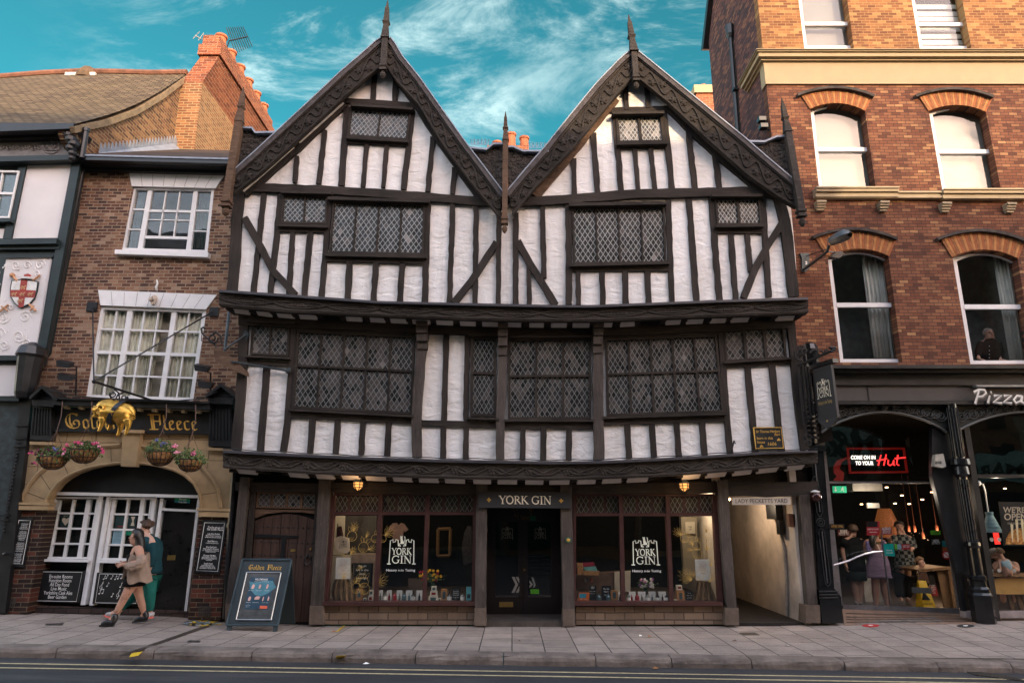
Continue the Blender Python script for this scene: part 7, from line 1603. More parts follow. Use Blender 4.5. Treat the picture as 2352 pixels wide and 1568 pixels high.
f.j('hr',Wp(598,905,YW_+.10),.074,'pel');f.j('kr',Wp(645,1085,YW_+.12),.046,'hr');f.j('cr',Wp(668,1160,YW_+.13),.047,'kr');f.j('ar',Wp(695,1285,YW_+.17),.027,'cr');f.j('tr',Wp(655,1365,12.0),.035,'ar')
body=f.build('body',SKIN,wo);face(wo,hc,(-1,-.18,0),(0,1,0),1.02)
hairshell(wo,hc,(-1,-.18,0),HAIRD,1.05,back=1,low=-.6);f=Fig();f.j('b',hc+Vector((.045,0,.03)),.07);f.j('c',hc+Vector((.075,0,-.06)),.062,'b');f.j('d',hc+Vector((.105,-.01,-.17)),.058,'c');f.j('e',hc+Vector((.12,-.02,-.28)),.05,'d');f.j('f',hc+Vector((.13,-.02,-.38)),.022,'e');f.build('long_hair',HAIRD,wo)
BLK=cloth('black_jersey',(.010,.009,.010));BEI=cloth('beige_wool',(.27,.195,.15),50)
m=M();loft(m,[(Wp(565,925,YW_),.165,.19,.03),(Wp(572,850,YW_),.165,.18,.02),(Wp(580,760,YW_),.145,.165),(Wp(588,690,YW_),.125,.15),(Wp(592,600,YW_),.13,.158),(Wp(590,535,YW_),.132,.165),(Wp(595,512,YW_),.12,.16)],24);dr=m.build('dress',BLK,wo,smooth=True)
m=M();m.tube([Wp(560,520,YW_-.14),Wp(590,430,YW_-.11),Wp(620,400,YW_-.07),Wp(650,440,YW_-.06)],.009,5);m.build('dress_strap',BLK,dr)
m=M();A=[];
for i,(x,y,rx,ry,fo)in enumerate(((612,875,.215,.20,.09),(612,800,.20,.20,.08),(612,720,.185,.195,.07),(615,650,.175,.20,.06),(625,580,.155,.20,.05),(640,530,.13,.195,.04),(650,500,.11,.185,.04))):
 row=[]
 for q in range(27):
  an=radians(-128+256*q/26)
  ff=1+fo*sin(an*7+i*.6);row.append(Wp(x,y,YW_)+Vector((cos(an)*rx*ff,sin(an)*ry*ff,.02*sin(an*5+i))))
 A.append(row)
b=0
for r in A:
 m.v+=r
for i in range(len(A)-1):
 for q in range(26):m.f.append([i*27+q,i*27+q+1,(i+1)*27+q+1,(i+1)*27+q]);m.m.append(0)
car=m.build('cardigan',BEI,wo,smooth=True)
f=Fig();f.j('a',Wp(648,520,YW_-.18),.062);f.j('b',Wp(672,590,YW_-.22),.066,'a');f.j('c',Wp(640,655,YW_-.25),.070,'b');f.j('d',Wp(560,685,YW_-.27),.064,'c');f.j('e',Wp(490,665,YW_-.26),.046,'d');f.j('g',Wp(455,640,YW_-.25),.034,'e')
def crinkle(v):return v+Vector((0,.018*noise.noise(v*22),.020*noise.noise(v*19+Vector((3,1,2)))))
f.build('sleeve',BEI,car,3,crinkle)
f=Fig();f.j('a',Wp(600,520,YW_+.19),.07);f.j('b',Wp(570,600,YW_+.2),.07,'a');f.j('c',Wp(480,625,YW_+.06),.05,'b');f.build('sleeve',BEI,car)
m=M();A=[Wp(x,y,YW_-.20)for x,y in((430,650),(425,700),(420,760),(405,832))];B=[Wp(x,y,YW_-.16)for x,y in((475,690),(462,740),(450,790),(438,834))];m.strip(A,B,(0,.01,0));m.build('front_panel',BEI,car,smooth=True)
def boot(par,ankle,heel,toe,w=.045,shaft=.12,mt=BLK,sole=None):
 0
 f=Fig();up=Vector((0,0,1));w=w*.78;h2=heel+up*.045;t2=toe+up*.028;mid=h2.lerp(t2,.5)+up*.025;top=ankle
 f.j('a',top,(w*1.15,w*1.15));f.j('b',top.lerp(h2,.6),(w*1.05,w*1.05),'a');f.j('c',h2+(t2-h2)*.06,(w*.95,w*.95),'b');f.j('d',mid,(w*.95,w*.85),'c');f.j('e',h2.lerp(t2,.84),(w*.85,w*.62),'d');f.j('f',t2-(t2-h2).normalized()*.02,(w*.5,w*.45),'e')
 o=f.build('boot',mt,par);m=M();dr_=(toe-heel).normalized();sd=dr_.cross(up).normalized()*w*.9
 m.prism([heel-sd*.9,heel+sd*.9,heel+(toe-heel)*.6+sd*1.1,toe+sd*.5,toe-sd*.5,heel+(toe-heel)*.6-sd*1.1],(0,0,.026));m.build('sole',sole or BLACK,o);return o
LEATH=mat('black_leather',(.012,.011,.012),.4,.5,bump=.1)
boot(wo,Wp(318,1275,11.68),Wp(305,1448,11.66),Wp(112,1456,11.62),.05,mt=LEATH);boot(wo,Wp(697,1245,12.0),Wp(735,1385,12.0),Wp(545,1408,11.97),.05,mt=LEATH)
m=M()
for i in range(44):
 s=random.random();a=Wp(520,940,YW_-.10).lerp(Wp(428,1105,YW_-.1),s*1.25)if random.random()<.55 else Wp(428,1105,YW_-.1).lerp(Wp(330,1290,YW_-.12),random.random())
 r=.072 if a.z>Wp(0,1090,YW_).z else.050;q=random.uniform(-2.4,-.4);m.ball(a+Vector((cos(q)*r*.93-.005,sin(q)*r*.93,random.uniform(-.03,.03))),random.uniform(.006,.010),6,4)
m.build('leg_tattoo',mat('tattoo_ink',(.17,.10,.075),.7,bump=0),wo)
mo=thing('person','curly haired man in a dark teal hooded jacket and green trousers behind the woman','person',Wp(600,1350,12.38));YM=12.3;f=Fig()
f.j('pel',Wp(745,800,YM),(.095,.11));f.j('waist',Wp(770,650,YM),(.09,.11),'pel');f.j('chest',Wp(785,460,YM),(.10,.13),'waist');f.j('collar',Wp(775,330,YM),(.06,.09),'chest');f.j('neck',Wp(745,262,YM),(.052,.052),'collar')
hm=Wp(712,190,YM);head(f,'neck',hm,(-1,0,-.15),(0,1,0),1.05)
f.j('sl',Wp(800,355,YM-.17),.045,'collar');f.j('el',Wp(818,540,YM-.21),.040,'sl');f.j('wl',Wp(770,700,YM-.20),.03,'el');f.hand('wl',(-.3,0,-1),(-1,0,-.2),(0,1,0),1,.5)
f.j('sr',Wp(750,355,YM+.17),.045,'collar');f.j('er',Wp(720,540,YM+.2),.040,'sr');f.j('wr',Wp(650,690,YM+.19),.03,'er');f.hand('wr',(-.6,0,-.8),(-.8,0,.5),(0,-1,0),1,.5)
f.j('hl',Wp(760,860,YM-.09),.075,'pel');f.j('kl',Wp(775,1050,YM-.08),.052,'hl');f.j('al',Wp(768,1270,YM),.042,'kl');f.j('tl',Wp(740,1310,YM-.03),.035,'al')
f.j('hr',Wp(700,870,YM+.09),.075,'pel');f.j('kr',Wp(560,1040,YM+.09),.052,'hr');f.j('ar',Wp(350,1265,YM+.08),.04,'kr');f.j('tr',Wp(260,1300,YM+.05),.035,'ar')
f.build('body',SKIN2,mo);face(mo,hm,(-1,0,-.15),(0,1,0),1.05)
hairshell(mo,hm+Vector((0,0,.022)),(-1,0,-.15),HAIRB,1.06,.108,0,.018,-.15)
TEAL=cloth('teal_jacket',(.012,.045,.055));TRO=cloth('green_trousers',(.018,.125,.105))
m=M();loft(m,[(Wp(785,760,YM),.175,.20,.03),(Wp(790,700,YM),.17,.195,.02),(Wp(785,580,YM),.165,.19,.02),(Wp(787,450,YM),.185,.225,.02),(Wp(785,350,YM),.17,.235),(Wp(775,300,YM),.12,.18),(Wp(768,275,YM),.07,.09)],24);jk=m.build('jacket',TEAL,mo,smooth=True)
f=Fig();f.j('a',Wp(797,350,YM-.16),.072);f.j('b',Wp(818,540,YM-.20),.058,'a');f.j('c',Wp(776,690,YM-.20),.045,'b');f.build('sleeve',TEAL,jk)
f=Fig();f.j('a',Wp(750,345,YM+.19),.08);f.j('b',Wp(718,540,YM+.21),.066,'a');f.j('c',Wp(660,670,YM+.2),.052,'b');f.build('sleeve',TEAL,jk)
f=Fig();f.j('a',Wp(790,285,YM-.09),.05);f.j('b',Wp(835,300,YM),.06,'a');f.j('c',Wp(790,285,YM+.09),.05,'b');f.j('d',Wp(768,282,YM),.075,'b');f.build('hood',TEAL,jk)
m=M();m.tube([Wp(720,300,YM-.05),Wp(748,262,YM-.07),Wp(775,245,YM-.03)],.016,6);m.build('collar',WHITEL,mo)
f=Fig();f.j('p',Wp(750,800,YM),(.125,.145));f.j('hl',Wp(762,880,YM-.09),.098,'p');f.j('kl',Wp(777,1060,YM-.08),.072,'hl');f.j('al',Wp(770,1268,YM),.054,'kl');f.j('hr',Wp(700,880,YM+.09),.095,'p');f.j('kr',Wp(558,1045,YM+.09),.068,'hr');f.j('ar',Wp(375,1240,YM+.08),.048,'kr')
f.build('trousers',TRO,mo,2,crinkle)
TRN=mat('grey_coral_trainer',(.38,.36,.36),.6,bump=0);COR=mat('coral_sole',(.72,.16,.12),.6,bump=0)
boot(mo,Wp(352,1262,YM+.08),Wp(345,1362,YM+.1),Wp(170,1322,YM+.06),.045,mt=TRN,sole=COR);boot(mo,Wp(790,1270,YM),Wp(800,1345,YM),Wp(735,1352,YM-.12),.045,mt=TRN,sole=COR)
def Pp_(x,y,Y):return K('P',x,y,Y)
def standing(label,z,hx,hy,shl,shr,hip,kn,ft,Y,fwd,skin,arms=None,k=1.0,scale=None):
 0
 t2=thing('person',label,'person',K(z,(ft[0][0]+ft[1][0])/2,ft[0][1],Y));f=Fig();back=Vector(fwd)*-1
 P_=lambda p,dy=0:K(z,p[0],p[1],Y+dy)
 mid=((shl[0]+shr[0])/2,(shl[1]+shr[1])/2);hp=((hip[0][0]+hip[1][0])/2,(hip[0][1]+hip[1][1])/2-20)
 f.j('pel',P_(hp),(.12*k,.085*k));f.j('waist',P_(((mid[0]+hp[0])/2,mid[1]*.42+hp[1]*.58)),(.11*k,.08*k),'pel');f.j('chest',P_((mid[0]*.8+hp[0]*.2,mid[1]*.72+hp[1]*.28)),(.125*k,.085*k),'waist');f.j('collar',P_(mid),(.085*k,.055*k),'chest')
 f.j('neck',P_(((mid[0]+hx)/2,mid[1]-(mid[1]-hy)*.30)),(.05*k,.05*k),'collar');c_=P_((hx,hy));head(f,'neck',c_,fwd,Vector(fwd).cross(Vector((0,0,1))),k)
 for n_,sh,ar in(('l',shl,arms[0]),('r',shr,arms[1])):
  f.j('s'+n_,P_(sh),.046*k,'collar');f.j('e'+n_,K(z,ar[0][0],ar[0][1],Y+ar[0][2]),.037*k,'s'+n_);f.j('w'+n_,K(z,ar[1][0],ar[1][1],Y+ar[1][2]),.027*k,'e'+n_);d_=(f.J[-1][0]-f.J[-2][0]).normalized();f.hand('w'+n_,d_,(0,-1,.3)if abs(d_.y)<.8 else(0,0,1),(-1 if n_=='r'else 1,0,0),k,.5)
 for n_,h_,kk,a_ in(('l',hip[0],kn[0],ft[0]),('r',hip[1],kn[1],ft[1])):
  f.j('h'+n_,P_(h_),.075*k,'pel');f.j('k'+n_,P_(kk),.052*k,'h'+n_);f.j('c'+n_,P_((kk[0]*.7+a_[0]*.3,kk[1]*.7+a_[1]*.3)),.054*k,'k'+n_);f.j('a'+n_,P_((a_[0],a_[1]-25)),.036*k,'c'+n_);f.j('t'+n_,P_(a_)+Vector(fwd)*.10*k+Vector((0,0,.02)),.032*k,'a'+n_)
 f.build('body',skin,t2);return t2,f,c_,P_
DK=cloth('black_tee',(.012,.012,.013));DKS=cloth('dark_green_shorts',(.018,.028,.026))
t2,f,c_,P_=standing('man seen from behind in a black tee shirt and shorts at the pizza shop counter','P',255,225,(170,335),(345,335),((265,700),(350,700)),((275,900),(350,900)),((315,1122),(345,1118)),14.6,(.25,1,0),SKIN2,(((125,470,0),(165,640,-.05)),((365,480,0),(395,660,-.05))))
hairshell(t2,c_,(.25,1,0),HAIRB)
m=M();loft(m,[(P_((300,715)),.21,.16,.03),(P_((290,640)),.20,.15,.03),(P_((280,560)),.20,.145,.02),(P_((262,420)),.215,.145,.01),(P_((258,340)),.19,.12),(P_((256,305)),.10,.08)],22);sh_=m.build('tee_shirt',DK,t2,smooth=True)
sleeve('sleeve',sh_,[P_((175,335)),P_((135,430))],[.08,.075],DK);sleeve('sleeve',sh_,[P_((340,335)),P_((355,425))],[.08,.075],DK)
m=M();loft(m,[(P_((308,835)),.20,.15,.05),(P_((306,760)),.21,.16,.03),(P_((304,690)),.20,.15)],22);m.build('shorts',DKS,t2,smooth=True)
for a,b in(((300,1130),(.03)),((350,1130),(.05))):boot(t2,P_((a[0]+5,1095)),P_((a[0],1133)),P_((a[0]+12,1133),.2),.045,mt=mat('pale_trainer',(.40,.39,.36),.7,bump=0))
t2,f,c_,P_=standing('woman seen from behind in a lilac ruched dress inside the pizza shop','P',515,215,(425,360),(630,360),((530,760),(640,760)),((530,900),(635,905)),((545,1150),(685,1150)),14.45,(.1,1,0),SKIN,(((400,500,.1),(450,600,.25)),((655,500,.1),(640,600,.28))),1.05)
hairshell(t2,c_,(.1,1,0),HAIRD,1.05,back=1,low=-.6);f2=Fig();f2.j('b',c_+Vector((0,-.06,-.02)),.06);f2.j('c',P_((495,300),-.13),.05,'b');f2.j('d',P_((490,370),-.15),.055,'c');f2.j('e',P_((490,435),-.15),.02,'d');f2.build('pony_tail',HAIRD,t2)
LIL=mat('lilac_ruched',(.25,.18,.27),.9,.1,var=.2,sc=5,bump=1,bsc=30,bd=.02,stretch=(.15,.15,3))
m=M();loft(m,[(P_((575,800)),.255,.18,.05),(P_((572,770)),.235,.17,.02),(P_((565,690)),.235,.175),(P_((560,600)),.215,.16),(P_((552,530)),.18,.14),(P_((545,475)),.185,.14),(P_((540,462)),.18,.135)],28,k=13);ds=m.build('dress',LIL,t2,smooth=True)
m=M();m.tube([P_((455,470),-.10),P_((440,350),-.10)],.05,8);m.tube([P_((620,470),-.1),P_((628,350),-.1)],.04,8);m.build('floral_sleeves',mat('floral_violet',(.22,.18,.38),.8,var=.7,sc=18,bump=0),ds)
m=M();m.tube([P_((520,330),-.17),P_((580,450),-.2),P_((640,560),-.2),P_((655,700),-.2)],.008,5);m.build('bag_strap',WHITEL,ds)
for x in(545,685):boot(t2,P_((x,1125)),P_((x-3,1155),-.03),P_((x+6,1155),.18),.04,mt=SKIN,sole=BLACK)
t=NT('checked_flannel');a_=t.n('ShaderNodeTexCoord');ck=t.n('ShaderNodeTexChecker');ck.inputs['Scale'].default_value=14;ck.inputs[1].default_value=(.015,.02,.02,1);ck.inputs[2].default_value=(.16,.17,.16,1);t.l(a_.outputs['Object'],ck.inputs[0]);CHK=t.principled(ck.outputs[0],.9,.1)
t2,f,c_,P_=standing('bearded man in a checked shirt holding out one hand behind the glass door','P',825,180,(765,310),(960,310),((830,640),(920,640)),((830,860),(920,860)),((835,1075),(920,1075)),15.3,(-.25,-1,0),SKIN2,(((735,400,-.2),(705,345,-.45)),((1000,420,-.05),(985,445,-.25))))
face(t2,c_,(-.25,-1,0),(1,-.25,0),1,beard=HAIRD);hairshell(t2,c_,(-.25,-1,0),HAIRD)
m=M();loft(m,[(P_((880,700)),.22,.17,.03),(P_((895,620)),.21,.16,.03),(P_((890,520)),.19,.135,.02),(P_((870,400)),.205,.14,.01),(P_((862,315)),.20,.12),(P_((850,270)),.10,.08)],22);sh_=m.build('checked_shirt',CHK,t2,smooth=True)
sleeve('sleeve',sh_,[P_((765,315)),K('P',735,400,15.1),K('P',712,370,14.93)],[.078,.065,.05],CHK);sleeve('sleeve',sh_,[P_((965,315)),K('P',1003,420,15.25),K('P',990,445,15.1)],[.078,.065,.05],CHK)
f2=Fig();f2.j('p',P_((880,650)),(.17,.13));f2.j('l',P_((835,800)),.105,'p');f2.j('l2',P_((835,1060)),.08,'l');f2.j('r',P_((918,800)),.105,'p');f2.j('r2',P_((920,1060)),.08,'r');f2.build('trousers',DK,t2)
t2=thing('person','small fair child leaning over the wooden table inside the pizza shop','person',K('P',1090,1100,14.9));f=Fig();P_=lambda x,y,dy=0:K('P',x,y,14.7+dy)
f.j('pel',P_(1110,860,.15),.09);f.j('ch',P_(1110,740,.05),.10,'pel');f.j('col',P_(1100,690),.06,'ch');f.j('neck',P_(1095,670),.035,'col');c_=P_(1085,612);head(f,'neck',c_,(.5,-.8,-.2),(.8,.5,0),.85)
for n_,ex_,wx in(('l',(1150,700),(1260,690)),('r',(1080,720),(1190,705))):f.j('s'+n_,P_(1105,695,.02 if n_=='l'else-.08),.035,'col');f.j('e'+n_,P_(*ex_,-.08),.028,'s'+n_);f.j('w'+n_,P_(*wx,-.12),.02,'e'+n_);f.hand('w'+n_,(1,-.1,0),(0,-.5,.5),(0,0,-1),.7,.4)
for n_,dx in(('l',-25),('r',25)):f.j('h'+n_,P_(1110+dx,900,.15),.06,'pel');f.j('k'+n_,P_(1110+dx,1000,.15),.045,'h'+n_);f.j('a'+n_,P_(1110+dx,1090,.2),.03,'k'+n_)
f.build('body',SKIN2,t2);face(t2,c_,(.5,-.8,-.2),(.8,.5,0),.85);hairshell(t2,c_,(.5,-.8,0),mat('fair_hair',(.22,.13,.07),.6,bump=0),.87)
m=M();loft(m,[(P_(1112,900,.13),.12,.10),(P_(1112,760,.06),.11,.09),(P_(1104,700,.02),.09,.07)],14);m.build('dark_top',DK,t2,smooth=True)
P_=lambda x,y,dy=0:K('P',x,y,13.05+dy)
t2=thing('person','baby in a pale blue romper standing on the sill, seen from behind','person',P_(2150,755));f=Fig()
f.j('pel',P_(2150,700),(.062,.055));f.j('mid',P_(2125,640),(.060,.05),'pel');f.j('ch',P_(2095,585),(.058,.048),'mid');f.j('neck',P_(2075,545),.028,'ch');c_=P_(2052,498);head(f,'neck',c_,(-.3,1,0),(1,.3,0),.72)
for n_,a,b in(('l',(2045,600),(2055,670)),('r',(2165,590),(2195,650))):f.j('s'+n_,P_(2070 if n_=='l'else 2125,575),.026,'ch');f.j('e'+n_,P_(*a),.022,'s'+n_);f.j('w'+n_,P_(*b,-.02),.015,'e'+n_);f.hand('w'+n_,(0,0,-1),(1,0,0),(0,1,0),.5,.5)
for n_,a,b in(('l',(2130,735),(2120,760)),('r',(2185,735),(2190,757))):f.j('h'+n_,P_(*a),.042,'pel');f.j('k'+n_,P_(*b,.04),.03,'h'+n_);f.j('a'+n_,P_(b[0]+2,b[1]+4,.10),.022,'k'+n_)
f.build('body',SKIN2,t2);BLU=cloth('pale_blue_cotton',(.33,.46,.50));f=Fig()
f.j('pel',P_(2150,700),(.075,.066));f.j('mid',P_(2125,640),(.070,.06),'pel');f.j('ch',P_(2095,588),(.066,.056),'mid');f.j('s1',P_(2052,590),.035,'ch');f.j('s2',P_(2150,585),.035,'ch');f.j('h1',P_(2128,732),.052,'pel');f.j('h2',P_(2182,730),.052,'pel');f.build('romper',BLU,t2)
hairshell(t2,c_,(-.3,1,0),MATS['fair_hair'],.72)
P_=lambda x,y,dy=0:K('P',x,y,13.45+dy)
t2=thing('person','adult sitting behind the right window whose hands hold the baby','person',P_(2150,1120));f=Fig()
f.j('pel',P_(2160,820,.1),(.12,.10));f.j('ch',P_(2150,660,.05),(.11,.08),'pel');f.j('col',P_(2100,600),(.07,.05),'ch');f.j('neck',P_(2060,570),.045,'col');c_=P_(2005,530,-.02);head(f,'neck',c_,(.2,-1,0),(1,.2,0),1)
f.j('sl',P_(2010,640),.055,'col');f.j('el',P_(2030,720,-.1),.042,'sl');f.j('wl',P_(2078,640,-.27),.025,'el');f.hand('wl',(.3,-.6,.3),(0,0,1),(1,-.5,0),.95,.6);f.j('sr',P_(2250,640),.055,'col');f.j('er',P_(2260,720,-.1),.042,'sr');f.j('wr',P_(2185,640,-.27),.025,'er');f.hand('wr',(-.3,-.6,.3),(0,0,1),(-1,-.5,0),.95,.6)
for n_,dx in(('l',-60),('r',60)):f.j('h'+n_,P_(2160+dx,860),.09,'pel');f.j('k'+n_,P_(2160+dx,960,.15),.05,'h'+n_);f.j('a'+n_,P_(2160+dx,1100,.3),.035,'k'+n_)
f.build('body',SKIN2,t2);face(t2,c_,(.2,-1,0),(1,.2,0),1);hairshell(t2,c_,(.2,-1,0),HAIRG,1.02)
m=M();loft(m,[(P_(2160,860,.1),.20,.15),(P_(2150,680,.06),.19,.13),(P_(2120,600,.02),.16,.10)],18);m.build('pale_top',cloth('grey_rose_top',(.20,.15,.14)),t2,smooth=True)
P_=lambda x,y,dy=0:K('R',x,y,13.30+dy)
t2=thing('person','older man with glasses and a dark shirt standing at the upstairs window','person',P_(2090,330));f=Fig()
f.j('pel',P_(2090,340),(.12,.085));f.j('w',P_(2090,280),(.12,.085),'pel');f.j('ch',P_(2088,215),(.13,.085),'w');f.j('col',P_(2088,170),(.085,.055),'ch');f.j('neck',P_(2087,145),.056,'col');c_=P_(2084,108,-.02);head(f,'neck',c_,(-.1,-1,0),(1,-.1,0),1.02)
for n_,a,b in(('l',(1998,250),(2000,302)),('r',(2170,250),(2165,305))):f.j('s'+n_,P_(2030 if n_=='l'else 2145,178),.045,'col');f.j('e'+n_,P_(*a),.036,'s'+n_);f.j('w'+n_,P_(*b,-.12),.028,'e'+n_);f.hand('w'+n_,(.1,-.9,-.3),(1 if n_=='l'else-1,0,0),(0,0,-1),1,.3)
f.build('body',SKIN2,t2);face(t2,c_,(-.1,-1,0),(1,-.1,0),1.02,glasses=True);hairshell(t2,c_+Vector((0,.012,0)),(-.1,-1,0),HAIRG,1.0,.098)
SHD=cloth('dark_brown_shirt',(.022,.014,.013));m=M();loft(m,[(P_(2090,345),.20,.15,.02),(P_(2090,270),.205,.15,.01),(P_(2088,200),.215,.14),(P_(2088,165),.17,.11),(P_(2087,148),.08,.075)],22);sh_=m.build('shirt',SHD,t2,smooth=True)
sleeve('sleeve',sh_,[P_(2030,180),P_(1998,250),P_(2000,295,-.08)],[.085,.068,.05],SHD);sleeve('sleeve',sh_,[P_(2145,180),P_(2170,250),P_(2165,298,-.08)],[.085,.068,.05],SHD)
m=M();
for y in(200,235,265,290):m.ball(P_(2084,y,-.16),.008,5,3)
m.build('buttons',WHITEL,sh_)
random.seed(51)
MAR=mat('menu_red',(.35,.02,.025),.6,bump=0);WCARD=mat('white_card',(.62,.62,.58),.7,bump=0);KRAFT=mat('kraft_card',(.36,.18,.075),.8,.2,bump=.1);CHALK=mat('chalkboard',(.014,.017,.017),.8,.2,bump=0);SACK=mat('hessian',(.24,.155,.085),.95,.1,var=.3,sc=5,bump=1,bsc=120,bd=.006)
GOLDL=mat('gold_line_decal',(.52,.34,.10),.7,.2,bump=0)
BCOL={'clear':mat('clear_gin',(.16,.17,.15),.1,.6,bump=0),'red':mat('red_gin',(.25,.015,.02),.1,.6,bump=0),'dark':mat('dark_gin',(.02,.015,.02),.1,.6,bump=0),'blue':mat('blue_gin',(.10,.17,.20),.1,.6,bump=0)}
def bottle(z,x,yb,h,w,col,label,Y,lab_=None):
 b=K(z,x,yb,Y);H_=K(z,x,yb-h,Y).z-b.z;r=abs(K(z,x+w/2,yb,Y).x-b.x)
 m=M();m.lathe(b,[(r*.9,0),(r,H_*.04),(r,H_*.55),(r*.85,H_*.62),(r*.3,H_*.68),(r*.28,H_*.86)],12)
 o=m.build('gin_bottle',BCOL[col],None,smooth=False,props=tag(label,'bottle','gin bottles in the shop windows'),loc=b)
 m=M();m.lathe(b,[(r*1.03,H_*.12),(r*1.03,H_*.48)],12);m.build('label',lab_ or WCARD,o);m=M();m.lathe(b,[(r*.36,H_*.84),(r*.36,H_)],10);m.build('stopper',mat('dark_wood_stopper',(.05,.03,.02),.6,bump=0),o)
def wbox(name,label,cat,z,x0,x1,y0,y1,Y,mt,dep=.09,group=None,pane=None):
 a=K(z,x0,y1,Y);b=K(z,x1,y0,Y);m=M();m.box((a.x,Y,a.z),(b.x,Y+dep,b.z));o=m.build(name,mt,None,props=tag(label,cat,group))
 if pane:
  c_=M();cx,cz=(a.x+b.x)/2,(a.z+b.z)/2;hw,hh2=(b.x-a.x)*pane[1],(b.z-a.z)*pane[2];c_.box((cx-hw,Y-.004,cz-hh2+pane[3]),(cx+hw,Y-.001,cz+hh2+pane[3]));c_.build('printed_panel',pane[0],o)
 return o
TEALP=mat('slate_print',(.05,.09,.10),.6,bump=0)
def gcard(z,x0,x1,y0,y1,Y,col,label):
 o=wbox('product_card',label,'card',z,x0,x1,y0,y1,Y,WCARD,.008,'white product cards in the shop windows');cx=(x0+x1)/2;a=K(z,cx,y1-12,Y-.002);w=abs(K(z,cx+13,y1,Y).x-a.x);h_=K(z,cx,y0+35,Y).z-a.z
 m=M();m.face([a+Vector(q)for q in((-w,0,0),(w,0,0),(w,0,h_*.6),(w*.35,0,h_*.72),(w*.35,0,h_),(-w*.35,0,h_),(-w*.35,0,h_*.72),(-w,0,h_*.6))]);m.build('printed_bottle',BCOL[col],o,fix=False)
def chalk(label,z,q,Y,lines,w=.03,mt=None):
 t2=board('chalkboard',label,'chalkboard',z,q,Y,.02,mt or CHALK);o=PY(*D(z,*q[3]),Y-.003);ex=PY(*D(z,*q[2]),Y-.003)-o;W_=ex.length;ex.normalize();ez=PY(*D(z,*q[0]),Y-.003)-o;H_=ez.length;ez.normalize();ik=Ink(o,ex,ez,(0,-1,0))
 for tx,t,s_,ww in lines:puttext(ik,tx,W_*.5,H_*(1-t),s_,W_*ww,0,.1)
 ik.build('chalk_writing',WHITEL,t2);return t2
def sack(z,pts,Y,label):
 0
 rows=[];n=22;m=M()
 for(y,xl,xr)in pts:
  rows.append([PY(*D(z,xl+(xr-xl)*i/n,y),Y+.10*sin(i*1.1+y*.01)*.5-.10*sin(pi*i/n))for i in range(n+1)])
 for r in rows:m.v+=r
 for j in range(len(rows)-1):
  for i in range(n):m.f.append([j*(n+1)+i,j*(n+1)+i+1,(j+1)*(n+1)+i+1,(j+1)*(n+1)+i]);m.m.append(0)
 return m.build('hessian_drape',SACK,None,smooth=True,props=tag(label,'sacking'),fix=False)
def bouquet(z,cx,cy,rx,ry,yb,Y,cols,label,vase):
 b=K(z,cx+vase,yb,Y);t2=thing('flower_vase',label,'flowers',b);top=K(z,cx,cy+ry*.5,Y);r=.04
 m=M();m.lathe(b,[(r,0),(r*1.1,.1),(r*.9,max(.12,(top.z-b.z)*.8))],12);m.build('glass_vase',mat('green_glass',(.03,.06,.04),.1,.6,bump=0),t2)
 rr=random.Random(cx);m=M()
 for i in range(260):
  p=PY(*D(z,cx+rr.gauss(0,.42)*rx,cy+ry*.45+rr.gauss(0,.4)*ry),Y+rr.gauss(0,.04));d1=Vector((rr.gauss(0,1),rr.gauss(0,1),rr.gauss(0,1))).normalized()*.025;d2=d1.orthogonal().normalized()*.010;m.face([p,p+d1+d2,p+d1*2,p+d1-d2])
 m.build('leaves',LEAF,t2,fix=False)
 for ci,(mt_,k)in enumerate(cols):
  m=M()
  for i in range(k):
   p=PY(*D(z,cx+rr.uniform(-1,1)*rx,cy+rr.uniform(-1,1)*ry),Y-.04)
   for q in range(6):m.ball(p+Vector((cos(q*1.05)*.014,rr.gauss(0,.008),sin(q*1.05)*.014)),.012,5,3)
  m.build('blossoms',mt_,t2)
YD=Y0+.16;YE=Y0+.34
YELF=mat('yellow_petal',(.75,.42,.02),.6,bump=0);REDF=mat('crimson_petal',(.30,.01,.03),.6,bump=0);WHF=mat('white_petal',(.70,.66,.62),.6,bump=0)
PWHT=mat('panel_cream',(.36,.32,.26),.8,.2,var=.1,bump=0)
M().prism(KK('sl',[(90,350),(250,350),(240,850),(60,850),(30,1440),(15,1440)],Y0+.75),(0,.03,0)).build('cream_side_panel',PWHT,fwL)
M().prism(KK('sl',[(250,350),(660,350),(640,840),(235,840)],Y0+.95),(0,.03,0)).build('dim_back_panel',BACK,fwL)
M().prism(KK('sl',[(75,860),(330,845),(360,1440),(40,1440)],Y0+.7),(0,.03,0)).build('cream_side_panel',PWHT,fwL)
wd=wbox('wooden_crate','pale timber crate top behind the chalkboard in the left shop window','crate','sl',330,635,840,955,YE+.1,mat('pale_crate_wood',(.21,.15,.11),.8,var=.3,sc=6),.3)
for a,b in((330,370),(590,632)):wbox('crate_leg','','','sl',a,b,957,1440,YE+.12,MATS['pale_crate_wood'],.05).parent=None
for o in[o for o in C.objects if o.name.startswith('crate_leg')]:o.parent=wd;o.location=o.location-wd.location;[o.__delitem__(k)for k in('label','category')if k in o.keys()]
chalk('chalkboard with handwriting about gin left in the shop, in the left window','sl',[(368,962),(590,962),(575,1205),(365,1205)],YE+.05,[('Any gin',.16,.05,.5),('left in the',.38,.05,.75),('shop',.58,.05,.35),('overnight',.8,.05,.7)])
tb=thing('tote_bag','cream cotton tote bag printed YORK GIN hanging in the left shop window','bag',K('sl',200,830,YE));m=M();m.prism(KK('sl',[(108,635),(215,610),(300,640),(305,800),(270,832),(150,800),(125,770)],YE),(0,.05,0));m.build('cotton_body',mat('cream_cotton',(.55,.47,.38),.9,bump=.2),tb)
